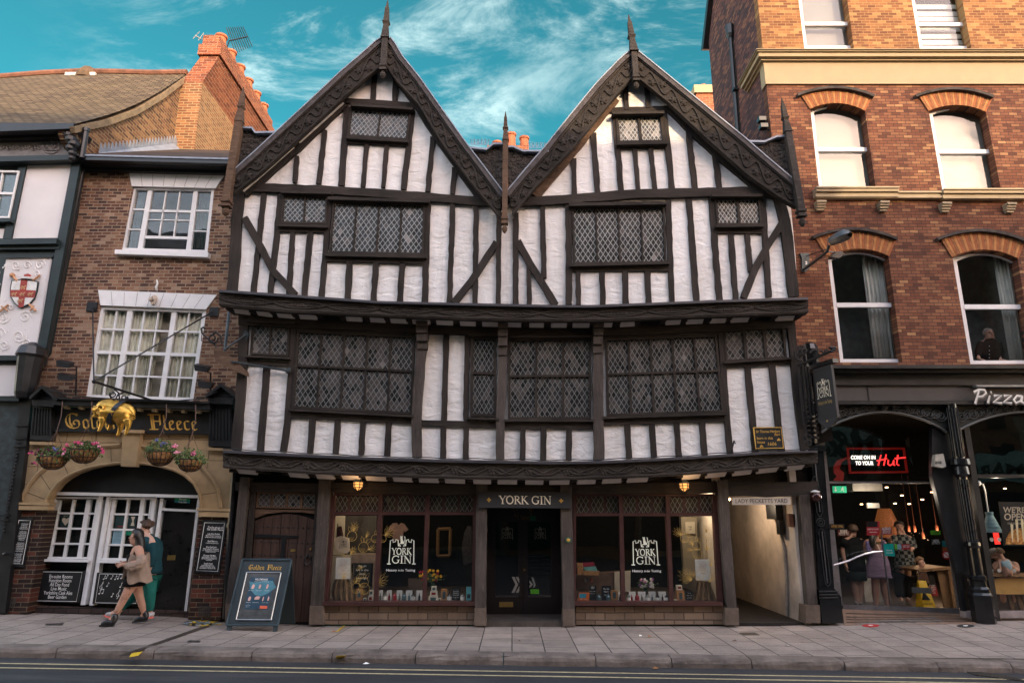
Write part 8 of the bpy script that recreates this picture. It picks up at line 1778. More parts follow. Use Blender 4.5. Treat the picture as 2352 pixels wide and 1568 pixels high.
m=M();m.tube([K('sl',x,y,YE)for x,y in((145,632),(155,450),(190,540),(222,615))],.008,5);m.build('black_handles',BLACK,tb);c=K('sl',178,765,YE-.004);u=abs(K('sl',278,765,YE).x-c.x)/100;ik=Ink(c,(1,0,.12),(0,0,1),(0,-1,0));castle(ik,0,0,95*u);ik.build('castle_print',BLACK,tb)
m=M();m.prism(KK('sl',[(150,500),(200,480),(222,600),(150,620)],YE+.03),(0,.05,0));m.build('dark_pouch',mat('dark_red_pouch',(.05,.012,.015),.8,bump=0),None,props=tag('dark red pouch hanging beside the tote bag in the left shop window','pouch'))
def leaflet(z,q,Y,label,lines):return paper('printed_notice',label,'notice',z,q,Y,WCARD,[(tx,.5,t,.014,w)for tx,t,w in lines],MAR)
leaflet('sl',[(135,885),(322,882),(320,1158),(128,1155)],YD-.02,'white printed notice with red text in the left shop window',[('York Gin',.12,.3),('tasting menu',.2,.5),('old tom and london dry',.3,.55),('roman fruit',.4,.4),('chocolate and orange',.5,.6),('grey lady',.6,.35),('open daily',.78,.6)])
sack('sl',[(1160,120,300),(1230,90,320),(1320,75,350),(1400,90,360),(1438,110,365)],YD+.05,'folded hessian cloth at the left end of the left shop window')
wbox('gift_box','tall kraft box with a dark panel at the left of the left shop window','box','sl',388,472,1288,1438,YD,KRAFT,.09,'kraft gift boxes',(TEALP,.24,.27,.02));wbox('gift_box','tall kraft box with a dark panel beside the flowers in the left shop window','box','sl',1478,1557,1290,1445,YD,KRAFT,.09,'kraft gift boxes',(TEALP,.24,.3,.0))
IVB=mat('ivory_box',(.58,.55,.45),.7,bump=0)
for(x0,x1,y0,y1,s_)in((545,608,1372,1440,'lower ivory box with a pink panel by the left mullion of the left window'),(562,612,1300,1371,'upper ivory box by the left mullion of the left window'),(483,524,1402,1438,'tiny white box with a black dot between kraft and ivory boxes'),(1318,1438,1375,1447,'bottom ivory box of the stack under the yellow flowers'),(1338,1430,1315,1374,'middle ivory box of the stack under the yellow flowers'),(1355,1420,1252,1314,'top ivory box of the stack under the yellow flowers'),(1438,1480,1402,1446,'tiny white box with a black dot right of the ivory stack')):
 wbox('product_box',s_,'box','sl',x0,x1,y0,y1,YD,IVB,.08,None,(MATS['red_gin']if 'pink'in s_ or 'middle'in s_ else TEALP,.3,.25,0))
for i,(x0,x1,col,s_)in enumerate(((668,735,'clear','narrow white card with a clear bottle at the left mullion'),(782,850,'red','white card printed with a red bottle, left window'),(908,985,'clear','white card printed with a clear bottle, centre of the left window'),(1028,1110,'blue','white card with a blue bottle and gold medals, left window'),(1160,1240,'dark','white card printed with a dark bottle at the right mullion, left window'))):gcard('sl',x0,x1,1302,1442,YD+.06,col,s_)
for x,col,s_ in((760,'clear','clear gin bottle with pale label, first under the left castle logo'),(882,'red','red gin bottle with red label under the left castle logo'),(1005,'blue','pale blue gin bottle under the left castle logo'),(1122,'dark','grey blue gin bottle under the left castle logo'),(1582,'dark','dark red bottle beside the kraft box in the left window'),(1752,'clear','clear bottle right of the chalk menu in the left window')):
 bottle('sl',x,1440,130,54,col,s_,YD-.03,{'red':MATS['red_gin'],'blue':TEALP}.get(col))
bouquet('sl',1350,1110,150,65,1440,YE,[(YELF,16),(REDF,9)],'bunch of yellow and dark red flowers in the left shop window',20)
chalk('small scroll-topped chalk menu between two bottles in the left window','sl',[(1612,1275),(1725,1275),(1725,1428),(1612,1428)],YD,[('Favourite',.3,.03,.6),('Flavours',.45,.03,.6),('of the week',.6,.025,.7),('25 50 70cl',.8,.025,.7)])
wbox('gift_card_stand','turquoise card standing at the right edge of the left shop window','card','sl',1800,1866,1258,1448,YD-.02,mat('turquoise_card',(.12,.42,.44),.6,bump=0),.02,None,(MATS['dark_teal_card'],.32,.14,-.03))
ts=thing('tee_shirt','dim pinkish tee shirt hanging behind the left castle logo','shirt',K('sl',935,650,Y0+1.3));M().prism(KK('sl',[(860,445),(910,440),(935,470),(970,440),(1010,455),(1058,525),(1015,560),(1000,530),(985,660),(860,665),(862,530),(835,560),(805,520)],Y0+1.3),(0,.06,0)).build('shirt_cloth',mat('dim_pink',(.16,.10,.09),.9,bump=0),ts)
m=M();q=[(1440,520),(1600,515),(1590,860),(1435,865)];
for a,b in zip(q,q[1:]+q[:1]):m.tube([K('sl',*a,Y0+1.5),K('sl',*b,Y0+1.5)],.03,4)
m.build('empty_picture_frame',mat('dim_wood',(.12,.07,.035),.8),None,props=tag('empty wooden frame standing in the dark of the left shop','frame'))
co=thing('hanging_coat','dark spotted coat hanging at the right side of the left shop window','coat',K('sl',1820,1000,Y0+1));M().prism(KK('sl',[(1820,480),(1870,490),(1875,940),(1770,985),(1740,760),(1775,560)],Y0+1),(0,.2,0)).build('coat_cloth',mat('spotted_coat',(.022,.02,.025),.9,var=.9,sc=30),co)
M().prism(KK('sl',[(1060,1150),(1240,1150),(1240,1300),(1060,1300)],Y0+.9),(0,.02,0)).build('back_crate',mat('dim_crate',(.07,.05,.04),.8),None,props=tag('dim printed crate front behind the white cards in the left window','crate'))
def gz(z,parts,fw,YG_=Y0-.004):
 o=K(z,0,1000,YG_);u=abs(K(z,1000,1000,YG_).x-o.x)/1000;ik=Ink(o,(1,0,0),(0,0,1),(0,-1,0));
 def P(x,y):return(x*u,(1000-y)*u)
 lw=3.0*u
 for kind,x,y,r,ang,n in parts:
  if kind=='c':
   ik.line([P(x+r*cos(q*pi/10),y+r*sin(q*pi/10))for q in range(21)],lw*1.2)
   for k in range(5):rr=r*.9;a0=radians(20+k*14);ik.line([P(x+rr*cos(a0+pi),y+rr*sin(a0)*.9),P(x+rr*cos(a0)*.55,y+rr*sin(a0))],lw*.5)
   for k in range(n):
    a=radians(ang+k*26);L1=r*2.2;bx,by=x+r*cos(a),y-r*sin(a);tx,ty=x+L1*cos(a),y-L1*sin(a);nx,ny=-sin(a)*r*.28,-cos(a)*r*.28
    ik.line([P(bx+nx*.6,by+ny*.6),P((bx+tx)/2+nx,(by+ty)/2+ny),P(tx,ty),P((bx+tx)/2-nx,(by+ty)/2-ny),P(bx-nx*.6,by-ny*.6)],lw)
  else:
   for k in range(n):
    a=radians(ang+(k-n/2)*17);L1=r*(1-.12*abs(k-n/2));tx,ty=x+L1*cos(a),y-L1*sin(a);nx,ny=-sin(a)*r*.10,-cos(a)*r*.10
    ik.line([P(x,y),P((x+tx)/2+nx,(y+ty)/2+ny),P(tx,ty),P((x+tx)/2-nx,(y+ty)/2-ny),P(x,y)],lw)
 ik.build('gold_thistle_decal',GOLDL,fw)
gz('sl',[('c',320,625,62,60,3),('l',330,560,135,80,5),('c',475,762,64,50,3),('l',535,790,120,20,4),('l',500,640,90,70,3),('c',620,655,50,60,2),('c',715,655,48,0,0),('l',745,615,170,45,6),('c',262,830,58,0,2),('l',310,850,120,60,4),('l',240,1150,230,85,6),('c',500,1190,60,60,2),('c',410,1260,62,100,3),('c',510,1265,68,0,0),('l',655,1205,200,40,7),('l',395,1190,150,60,3),('l',480,1010,90,190,4)],fwL)
gz('sr',[('l',1450,520,150,135,6),('c',1480,555,52,20,3),('l',1590,640,130,130,4),('c',1632,645,56,60,2),('c',1635,745,60,0,0),('l',1770,480,110,95,4),('c',1775,520,45,0,0),('l',1745,700,150,60,5),('l',1540,1065,210,145,8),('c',1640,1010,60,20,3),('l',1760,1090,150,60,4),('l',1790,900,130,80,4),('l',1580,700,90,180,3)],fwR)
for z,x0,yb,w,fw,mx,my in(('sl',795,968,352,fwL,965,1058),('sr',785,878,352,fwR,975,965)):
 o=K(z,x0,yb,Y0-.005);u=abs(K(z,x0+100,yb,Y0-.005).x-o.x)/100;ik=Ink(o,(1,0,0),(0,0,1),(0,-1,0));castle(ik,0,0,w*u);ik.build('castle_logo',mat('cream_window_film',(.70,.72,.60),.8,bump=0),fw)
 ik=Ink(K(z,mx,my,Y0-.005),(1,0,0),(0,0,1),(0,-1,0));puttext(ik,'History',-118*u,0,40*u,135*u,.012);puttext(ik,'in the',0,0,36*u,72*u,.005,.3);puttext(ik,'Tasting',118*u,0,40*u,125*u,.012);ik.build('motto',WHITEL,fw)
M().prism(KK('sr',[(1410,265),(1610,265),(1630,1000),(1450,1000)],Y0+.95),(0,.03,0)).build('cream_back_panel',mat('putty_panel',(.20,.17,.13),.8,var=.1,bump=0),fwR)
M().prism(KK('sr',[(1740,500),(1835,500),(1870,1330),(1700,1330)],Y0+.7),(0,.03,0)).build('cream_side_panel',mat('pale_putty',(.33,.27,.20),.8,bump=0),fwR)
paper('framed_print','small framed bottle print on the cream panel in the right window','picture','sr',[(1465,325),(1585,325),(1590,475),(1470,475)],Y0+.9,PWHT,[('YORK',.5,.5,.04,.4),('GIN',.5,.7,.04,.3)])
leaflet('sr',[(1588,805),(1775,803),(1792,1075),(1603,1073)],YD-.02,'white printed notice with red text in the right shop window',[('We are',.15,.25),('delighted to be',.24,.5),('open again',.32,.4),('please keep',.42,.45),('two metres apart',.52,.55),('thank you',.68,.4)])
sack('sr',[(1085,1610,1790),(1150,1600,1800),(1230,1590,1830),(1300,1580,1855),(1338,1575,1865)],YD+.05,'draped hessian cloth at the right end of the right shop window')
wbox('gift_box','kraft box standing left of the left mullion in the right shop window','box','sr',517,600,1205,1352,YD,KRAFT,.09,'kraft gift boxes',(TEALP,.22,.27,.02));wbox('gift_box','kraft box topped by an ivory box near the hessian in the right window','box','sr',1365,1450,1198,1350,YD,KRAFT,.09,'kraft gift boxes',(TEALP,.22,.27,.0))
wbox('product_box','small ivory box standing on a kraft box in the right window','box','sr',1358,1425,1135,1197,YD,IVB,.08,None,(MATS['red_gin'],.3,.2,0));wbox('product_box','small white box with a black dot beside the right-hand kraft box','box','sr',1332,1372,1318,1352,YD,IVB,.07,None,(TEALP,.2,.25,0))
for x0,x1,col,s_ in((612,652,'dark','narrow white card at the left mullion of the right window'),(735,830,'red','white card printed with a red bottle, right window'),(868,955,'clear','white card printed with a clear bottle, right window'),(1003,1085,'blue','white card with a blue bottle and gold medals, right window'),(1130,1222,'dark','white card printed with a small dark bottle, right window')):gcard('sr',x0,x1,1216,1354,YD+.06,col,s_)
for x,col,s_ in((362,'blue','blue-green labelled bottle before the opening hours board'),(482,'blue','blue-green labelled bottle before the round-topped chalkboard'),(740,'clear','clear bottle with pale label, first under the right castle logo'),(852,'red','red bottle with red label under the right castle logo'),(985,'clear','clear bottle with grey label under the right castle logo'),(1112,'dark','slate labelled bottle under the right castle logo'),(1232,'dark','dark bottle with yellow label near the right mullion')):
 bottle('sr',x,1352,132,56,col,s_,YD-.03,{'red':MATS['red_gin'],'blue':TEALP}.get(col))
bouquet('sr',965,1105,105,55,1345,YE,[(WHF,16),(FLC['rose'],4),(mat('purple_petal',(.16,.02,.20),.6,bump=0),6)],'bunch of white and purple flowers in the right shop window',0)
chalk('round-topped chalkboard listing a gin in the right shop window','sr',[(395,1140),(515,1140),(515,1345),(395,1345)],YD+.03,[('No. Gin',.25,.04,.6),('Masks',.42,.04,.5),('please',.6,.03,.4)]);chalk('dark opening hours board in the right shop window','sr',[(235,1140),(330,1140),(330,1345),(238,1345)],YD+.04,[('OPENING',.12,.025,.5),('HOURS',.2,.025,.4),('Monday - Sunday',.38,.02,.9),('10.30 - 5.30',.52,.02,.6)])
chalk('dark tasting notes board beside the hessian in the right window','sr',[(1470,1215),(1562,1215),(1565,1335),(1472,1335)],YD+.02,[('Try our',.2,.02,.5),('Roman Fruit',.45,.02,.7),('gin today',.7,.02,.6)])
gcd=chalk('orange and blue gift card display lettered GIFT CARD in the right window','sr',[(108,1228),(240,1230),(235,1345),(85,1345)],YD,[('GIFT CARD',.75,.022,.55)],mt=mat('orange_card',(.5,.12,.02),.6,bump=0));M().prism(KK('sr',[(112,1240),(205,1242),(190,1296),(110,1296)],YD-.004),(0,.003,0)).build('blue_picture',mat('bright_blue_print',(.02,.25,.38),.6,bump=0),gcd)
wk=thing('wicker_hamper','open wicker hamper with red and teal packets on the counter in the right window','hamper',K('sr',220,1010,YE+.2));m=M();m.prism(KK('sr',[(80,850),(155,855),(165,1000),(90,1000)],YE+.2),(0,.1,0));m.prism(KK('sr',[(165,960),(370,960),(360,1008),(170,1008)],YE+.15),(0,.2,0));m.build('wicker',mat('wicker',(.30,.16,.07),.9,var=.5,sc=40,bump=1),wk);M().prism(KK('sr',[(155,848),(300,843),(315,890),(160,900)],YE+.25),(0,.05,0)).build('red_packet',mat('wine_packet',(.18,.012,.03),.7,bump=0),wk);M().prism(KK('sr',[(250,900),(320,895),(345,955),(230,950),(170,940),(165,905)],YE+.22),(0,.05,0)).build('teal_packet',mat('teal_packet',(.10,.28,.28),.7,bump=0),wk)
m=M();m.prism(KK('sr',[(80,1012),(640,960),(640,1200),(80,1200)],YE+.45),(0,.3,0));m.build('wooden_counter',mat('dim_counter',(.085,.05,.035),.7,var=.3,sc=4),None,props=tag('dim brown wooden counter behind the bottles in the right shop window','counter'))
M().prism(KK('sr',[(560,965),(765,950),(765,1215),(565,1215)],YE+.40),(0,.04,0)).build('crate_panel',PWHT,None,props=tag('pale framed crate lid leaning behind the left mullion of the right window','crate'))
for x,col,s_ in((187,WCARD,'white'),(226,MATS['lead_came'],'grey'),(265,mat('coral_pot',(.5,.12,.10),.6,bump=0),'coral')):m=M();m.lathe(K('sr',x,1090,YE+.38),[(.02,0),(.022,.04),(.012,.045),(.012,.06)],10);m.build('miniature_bottle',col,None,props=tag(f'{s_} miniature bottle on the counter shelf in the right window','bottle'))
wr=thing('dried_garland','small ring of golden dried leaves hanging over the glazed shop doors','garland',K('dr',465,335,13.0));m=M()
for i in range(90):q=random.uniform(0,2*pi);p=K('dr',465,275,13.0)+Vector((cos(q)*.17+random.gauss(0,.02),random.gauss(0,.02),sin(q)*.13+random.gauss(0,.02)));d1=Vector((random.gauss(0,1),random.gauss(0,1),random.gauss(0,1))).normalized()*.02;m.face([p,p+d1+d1.orthogonal()*.5,p+d1*2])
m.build('dried_leaves',mat('dry_gold_leaf',(.20,.12,.03),.8,bump=0),wr,fix=False)
YT,YBt=12.10,11.79
def AP(x,y,d=0):return PY(*D('ab',x,y),YT-(y-702)/700*(YT-YBt)-d)
ab=thing('pavement_sign','dark folding pavement sign lettered Golden Fleece with a framed Welcome Back poster','A-board',AP(870,1470));BRDG=mat('board_slate',(.022,.032,.036),.55,.4,var=.15,bump=.1)
q=[(765,702),(1292,705),(1145,1404),(595,1402)];M().prism([AP(*p)for p in q],(0,.035,0)).build('front_panel',BRDG,ab)
tl,tr_=AP(765,702),AP(1292,705);gx=AP(595,1470);dz=tl.z-pave_z(gx.x,12.4)-.02;M().prism([tl+Vector((.01,.05,-.01)),tr_+Vector((-.01,.05,-.01)),tr_+Vector((.02,.38,-dz)),tl+Vector((-.02,.38,-dz))],(0,.03,0)).build('rear_panel',BRDG,ab)
m=M();e=.012
for a,b in zip(q,q[1:]+q[:1]):m.tube([AP(*a,.01),AP(*b,.01)],.018,5)
m.build('panel_rim',mat('rim_slate',(.04,.06,.07),.5,bump=0),ab)
for f_ in([(600,1404),(648,1404),(636,1468),(594,1468)],[(1095,1404),(1140,1404),(1134,1472),(1090,1472)]):M().prism([AP(*p)for p in f_],(0,.04,0)).build('foot',BRDG,ab)
ins=[(812,840),(1178,842),(1072,1348),(698,1345)];M().prism([AP(*p,.012)for p in ins],(0,.01,0)).build('poster_backing',mat('grey_backing',(.075,.078,.08),.2,.6,bump=0),ab)
m=M()
for a,b in zip(ins,ins[1:]+ins[:1]):m.tube([AP(*a,.018),AP(*b,.018)],.011,4)
m.build('silver_frame',mat('silver_frame',(.30,.30,.31),.35,.5,.6,bump=0),ab)
po=M().prism([AP(*p,.016)for p in((858,890),(1110,893),(1040,1235),(785,1232))],(0,.003,0)).build('poster',mat('navy_poster',(.012,.045,.075),.4,.5,bump=0),ab)
M().prism([AP(*p,.018)for p in((838,935),(900,950),(1010,925),(1090,930),(1125,1000),(1045,1060),(960,1098),(900,1080),(850,1020))],(0,.001,0)).build('mask_drawing',mat('pale_teal_print',(.07,.20,.25),.5,bump=0),po)
def abink():return Ink(AP(785,1232,.021),AP(1040,1235)-AP(785,1232),AP(858,890)-AP(785,1232),Vector((0,-1,-.3)).normalized())
ik=abink();pk=mat('pink_print',(.65,.38,.33),.6,bump=0)
for x,y,w,h_ in((.12,.63,.13,.14),(.42,.64,.1,.13),(.74,.64,.09,.14),(.08,.26,.12,.13),(.34,.30,.24,.10),(.68,.26,.06,.13),(.90,.27,.06,.13)):ik.poly([(x-.0,y),(x+w*.8,y),(x+w,y+h_*.7),(x+w*.7,y+h_),(x+w*.25,y+h_),(x,y+h_*.5)])
ik.build('printed_items',pk,po);ik=abink();ik.poly([(.64,.02),(.95,.02),(.95,.11),(.64,.11)]);ik.build('orange_stamp',mat('coral_print',(.65,.12,.06),.6,bump=0),po)
ik=abink();puttext(ik,'WELCOME BACK!',.47,.90,.085,.55,.012);[puttext(ik,'please keep your distance',x,y,.032,w)for x,y,w in((.5,.85,.6),(.12,.57,.22),(.45,.57,.24),(.8,.57,.24),(.12,.20,.2),(.42,.20,.25),(.82,.20,.26),(.12,.12,.2),(.12,.07,.15))];ik.build('lettering',WHITEL,po)
o=AP(832,812,.003);ex=AP(1188,812)-AP(832,812);ik=Ink(o,ex.normalized(),(AP(840,762)-AP(832,812)).normalized()*1.0,Vector((0,-1,-.3)).normalized());w_=ex.length;blackletter(ik,'Golden',0,0,w_*.145,w_*.48);blackletter(ik,'Fleece',w_*.56,0,w_*.145,w_*.44);ik.build('gold_lettering',GOLDP,ab)
def brush(ik,s_,x,y,h,w,lw):
 G={'P':([[(.12,-.05),(.32,.95)],[(.05,.80),(.3,1.0),(.6,.98),(.68,.75),(.5,.5),(.25,.45)]],.68),'i':([[(.08,.0),(.18,.55)],[(.22,.78),(.27,.84)]],.3),'z':([[(.08,.55),(.48,.58),(.05,.04),(.5,.0)]],.5),'a':([[(.5,.5),(.25,.55),(.08,.25),(.2,.02),(.42,.15),(.52,.55)],[(.5,.5),(.48,.08),(.6,.02)]],.6),'H':([[(.10,.0),(.30,.95)],[(.48,.0),(.66,1.0)],[(.0,.42),(.72,.62)]],.72),'u':([[(.08,.5),(.05,.12),(.2,.0),(.38,.15),(.46,.5)],[(.44,.4),(.44,.05),(.54,.0)]],.52),'t':([[(.22,.95),(.12,.12),(.3,.0)],[(.0,.62),(.75,.72)]],.5)}
 tot=sum(G[c][1]for c in s_);k=w/(tot*h)
 for c in s_:
  for st in G[c][0]:ik.line([(x+a*h*k,y+b*h)for a,b in st],lw,lw*.75)
  x+=G[c][1]*h*k
ps=thing('pizza_sign','raised white brush lettering Pizza on the dark fascia at the right edge','sign',K('R',2150,640,YS));c,ex,ez,en,hh=frame('R',(1950,530),(2352,532),(1950,640),YS-.14,4.02)
ik=Ink(c,ex,ez,en);brush(ik,'Pizza',.05,.02,1.05,3.95,.17);ik.build('white_letters',mat('lit_white_letter',(.62,.60,.56),.5,bump=0),ps);ik=Ink(c+Vector((.02,.03,-.02)),ex,ez,en);brush(ik,'Pizza',.05,.02,1.05,3.95,.24);ik.build('letter_shadow',mat('shadow_grey',(.16,.15,.14),.5,bump=0),ps);m=M();m.box(tuple(K('R',1985,515,YS-.12)),tuple(K('R',3000,505,YS-.06)+Vector((0,.05,0))));m.build('light_rail',MATS['lead_came'],ps)  # wider grey brush copy behind the letters paints their shadow
YN=YG+.12
ns=thing('neon_sign','red framed window sign reading COME ON IN TO YOUR Hut','neon sign',K('R',1200,1250,YN));NR=mat('neon_red_tape',(.16,.012,.01),.6,emit=(.9,.03,.02),es=.025,bump=0);NW=mat('neon_white',(.9,.85,.8),emit=(1,.9,.8),es=.8,bump=0);NH=mat('neon_red',(.9,.05,.05),emit=(1,.03,.03),es=.8,bump=0)
m=M()
for q_ in([(978,985),(1428,985),(1430,1000),(980,1000)],[(1412,985),(1430,985),(1458,1180),(1440,1180)],[(1000,1170),(1458,1165),(1458,1180),(1002,1186)],[(978,985),(996,985),(1018,1186),(1000,1186)],[(978,1060),(996,1062),(940,1100),(925,1150),(960,1180),(955,1245),(878,1238),(905,1205),(880,1180),(880,1130),(905,1085)]):m.prism(KK('R',q_,YN),(0,.01,0))
m.build('red_frame',NR,ns);c,ex,ez,en,hh=frame('R',(1012,1045),(1412,1045),(1012,1125),YN-.01,4.0);ik=Ink(c,ex,ez,en);puttext(ik,'COME ON IN',.95,.50,.40,1.9,.03);puttext(ik,'TO YOUR',1.05,.06,.40,1.4,.03);ik.build('white_lettering',NW,ns);ik=Ink(c,ex,ez,en);brush(ik,'Hut',2.0,.02,.85,1.95,.11);ik.build('red_lettering',NH,ns)
def sheetq(name,label,cat,z,q,Y,mt,lines=(),ink=WHITEL,sz=.04):return paper(name,label,cat,z,q,Y,mt,[(tx,.5,t,s_,w)for tx,t,s_,w in lines],ink)
YX=YG-.006;R_=lambda x0,y0,x1,y1,k=0:[(x0,y0),(x1,y0),(x1+k,y1),(x0+k,y1)]
ex_=sheetq('exit_sign','green running man exit sign with a down arrow hanging inside','sign','Q',R_(870,45,978,96,3),YG+.6,mat('exit_green',(.02,.28,.15),.5,emit=(.01,.25,.12),es=.5,bump=0));ik=Ink(K('Q',872,96,YG+.59),(1,0,0),(0,0,1),(0,-1,0));u=abs(K('Q',972,96,YG+.59).x-K('Q',872,96,YG+.59).x)/100
ik.poly([(24*u,8*u),(38*u,22*u),(30*u,22*u),(30*u,44*u),(20*u,44*u),(20*u,22*u),(12*u,22*u)]);ik.disc(82*u,40*u,4*u);ik.line([(80*u,36*u),(74*u,24*u),(64*u,14*u)],5*u);ik.line([(74*u,24*u),(86*u,14*u),(84*u,6*u)],5*u);ik.line([(66*u,30*u),(78*u,34*u),(90*u,26*u)],4*u);ik.build('pictogram',WHITEL,ex_)
wbox('ceiling_heater','pale grey air curtain box hanging inside the pizza shop door','heater','Q',1030,1253,25,82,YG+.6,mat('pale_box',(.24,.23,.20),.6,bump=0),.25);wbox('small_ceiling_sign','small white hanging label box under the air curtain','sign','Q',1145,1232,176,214,YG+.5,MATS['pale_box'],.05)
sheetq('door_sticker','black and yellow WE ARE OPEN sticker on the glass beside the iron pilaster','sticker','Q',R_(848,338,962,382),YX,BLACK,[("WE'RE OPEN",.65,.07,.8)],GOLDP);sheetq('door_poster','dark and red poster on the door glass above the woman','poster','Q',R_(1136,318,1234,425),YX,MAR,[('PLEASE TAKE YOUR STEP',.6,.035,.85),('wait here',.8,.03,.6)]);M().prism(KK('Q',R_(1136,318,1218,360),YX-.004),(0,.003,0)).build('dark_poster_top',BLACK,None,props=tag('black upper poster with small print over the red door poster','poster'))
sheetq('door_poster','red ALLERGIES notice on the door glass','notice','Q',R_(1245,365,1328,420,3),YX,mat('faded_red',(.26,.05,.045),.7,bump=0),[('ALLERGIES',.35,.07,.8),('please ask our team',.6,.03,.7),('about your order',.8,.03,.7)])
sheetq('door_poster','large turquoise delivery poster on the door glass','poster','Q',[(1263,490),(1340,490),(1356,588),(1275,582)],YX,mat('delivery_teal',(.0,.32,.27),.6,bump=0),[('deliveroo',.6,.04,.6),('order here today',.8,.03,.7)]);sheetq('door_sticker','lime green sticker between teal poster and JUST EAT card','sticker','Q',R_(1350,494,1370,534,3),YX,GRN);sheetq('door_sticker','pale blue round-edged sticker left of the JUST EAT card','sticker','Q',[(1372,500),(1385,492),(1400,496),(1406,515),(1398,532),(1382,536),(1372,528)],YX,BLUEC);sheetq('door_sticker','red yellow and green JUST EAT card on the door glass','sticker','Q',R_(1406,492,1472,534,3),YX,MAR,[('JUST EAT',.65,.06,.8)]);sheetq('rating_sticker','green food rating sticker at the right of the glass door','sticker','Q',R_(1630,388,1706,420,2),YX,GRN,[('55555',.8,.06,.5)],BLACK)
sheetq('door_sticker','teal square sticker highest on the right edge of the glass','sticker','Q',R_(1718,466,1756,514,2),YX,mat('dim_teal_sticker',(.02,.16,.17),.6,bump=0));sheetq('door_sticker','orange sticker in the middle of the right edge of the glass','sticker','Q',R_(1722,516,1760,550,2),YX,mat('dim_orange',(.28,.07,.02),.6,bump=0));s_=sheetq('no_smoking_sticker','white no smoking sticker lowest on the right edge of the glass','sticker','Q',R_(1730,556,1772,598,3),YX,WCARD);ik=Ink(K('Q',1752,577,YX-.004),(1,0,0),(0,0,1),(0,-1,0));ik.arc(0,0,.07,.07,0,360,.015,18);ik.line([(-.05,.05),(.05,-.05)],.014);ik.build('red_ring',NR,s_)
sheetq('door_lettering','white WE ARE ONLINE lettering sticker on the dark glass','sticker','Q',R_(1635,462,1708,498),YX,BLACK,[("WE'RE",.45,.07,.6),('JUST PULL UP',.85,.06,.85)]);sheetq('pull_sticker','tiny dark PULL plate on the door glass','sticker','Q',R_(1208,474,1248,493),YX,BLACK,[('PULL',.75,.05,.7)],GOLDP);sheetq('dim_red_notice','dim red notice behind the man in the black tee shirt','notice','Q',R_(912,385,1002,430),YG+1.4,mat('dim_red',(.12,.02,.02),.7,bump=0),[('PLEASE',.45,.09,.6),("WE'LL BE YOU",.85,.08,.85)])
sheetq('menu_display','tall lit red and white menu frame on the right side of the glass door','menu','Q',[(1740,352),(1808,352),(1850,620),(1790,615)],YG-.03,MAR,[('MENU',.15+.1*i,.07,.6)for i in range(7)]);sheetq('menu_header','dark header with red script over the tall menu frame','sign','Q',[(1742,292),(1808,292),(1810,350),(1748,350)],YG-.03,BLACK,[('Menu',.4,.1,.6),('Hut',.85,.1,.5)],NH)
M().prism(KK('Q',[(1486,826),(1634,832),(1642,876),(1490,870)],YX-.02),(0,.02,0)).build('door_letter_plate',mat('steel_plate',(.17,.17,.17),.4,.5,.5,bump=0),None,props=tag('steel letter plate on the glass door before the yellow floor sign','letter plate'))
wf_=thing('wet_floor_sign','yellow folding wet floor sign standing inside the glass door','floor sign',K('Q',1595,985,YG+.5));YF=mat('sign_yellow',(.72,.45,.02),.5,bump=0)
m=M();m.prism([K('Q',1532,775,YG+.75),K('Q',1592,775,YG+.75),K('Q',1674,988,YG+.45),K('Q',1580,985,YG+.45)],(0,.02,0));m.build('front_leaf',YF,wf_);m=M();m.prism([K('Q',1530,775,YG+.78),K('Q',1592,775,YG+.78),K('Q',1612,975,YG+1.1),K('Q',1516,978,YG+1.1)],(0,.02,0));m.build('rear_leaf',YF,wf_);ik=Ink(K('Q',1590,925,YG+.50),(1,0,0),(0,.25,1),(0,-1,0));ik.poly([(-.07,0),(.1,0),(.0,.17)]);puttext(ik,'CLEANING',.03,-.08,.05,.2,.01);puttext(ik,'IN PROGRESS',.05,-.13,.045,.22,.01);ik.build('print',BLACK,wf_)
sheetq('wait_here_board','black and red PLEASE WAIT HERE board behind the yellow floor sign','board','Q',[(1580,815),(1670,815),(1690,895),(1600,890)],YG+1.3,MAR,[('WAIT HERE',.4,.14,.85),('WITH YOU',.8,.1,.6)]);sheetq('wait_here_board','black upper part of the wait here board with red emblem','board','Q',[(1540,735),(1655,735),(1672,812),(1552,812)],YG+1.32,BLACK)
OAKT=mat('restaurant_oak',(.19,.105,.045),.7,.3,var=.25,sc=6,bump=.2)
tb_=thing('wooden_counter','oak panelled counter inside the pizza shop where the child leans','counter',K('Q',1650,990,YG+1.2));m=M();m.prism(KK('Q',[(1535,690),(1760,668),(1790,690),(1545,706)],YG+.9),(0,.7,0));m.prism(KK('Q',[(1680,705),(1755,700),(1800,1000),(1740,1000)],YG+1.0),(0,.04,0));m.prism(KK('Q',[(1760,670),(1790,668),(1845,1000),(1812,1000)],YG+.95),(0,.1,0));m.build('oak_panels',OAKT,tb_)
t2=thing('window_bench','oak fronted bench table with dark stools behind the right display window','bench',K('P',2120,1180,YW+.5));M().prism(KK('P',[(1888,803),(2800,815),(2800,1010),(1915,1000)],YW+.45),(0,.05,0)).build('oak_front',mat('oak_front',(.44,.26,.08),.75,.2,var=.2,sc=5,bump=.2),t2);M().prism(KK('P',[(1830,762),(2800,775),(2800,797),(1838,785)],YW+.35),(0,.6,0)).build('bench_top',OAKT,t2)
for x in(1950,2150,2260,2330):M().prism(KK('P',[(x,1010),(x+55,1010),(x+95,1190),(x+50,1190)],YW+.6),(0,.05,0)).build('stool_panel',mat('dark_oak',(.13,.075,.035),.8),t2)
pl_=thing('pendant_lamp','pale blue faceted pendant lamp hanging in the right display window','lamp',K('P',1968,245,YW+.5));a=K('P',1966,245,YW+.5);H1=K('P',1925,0,YW+.5).z-a.z;r=abs(K('P',2075,245,YW+.5).x-a.x)
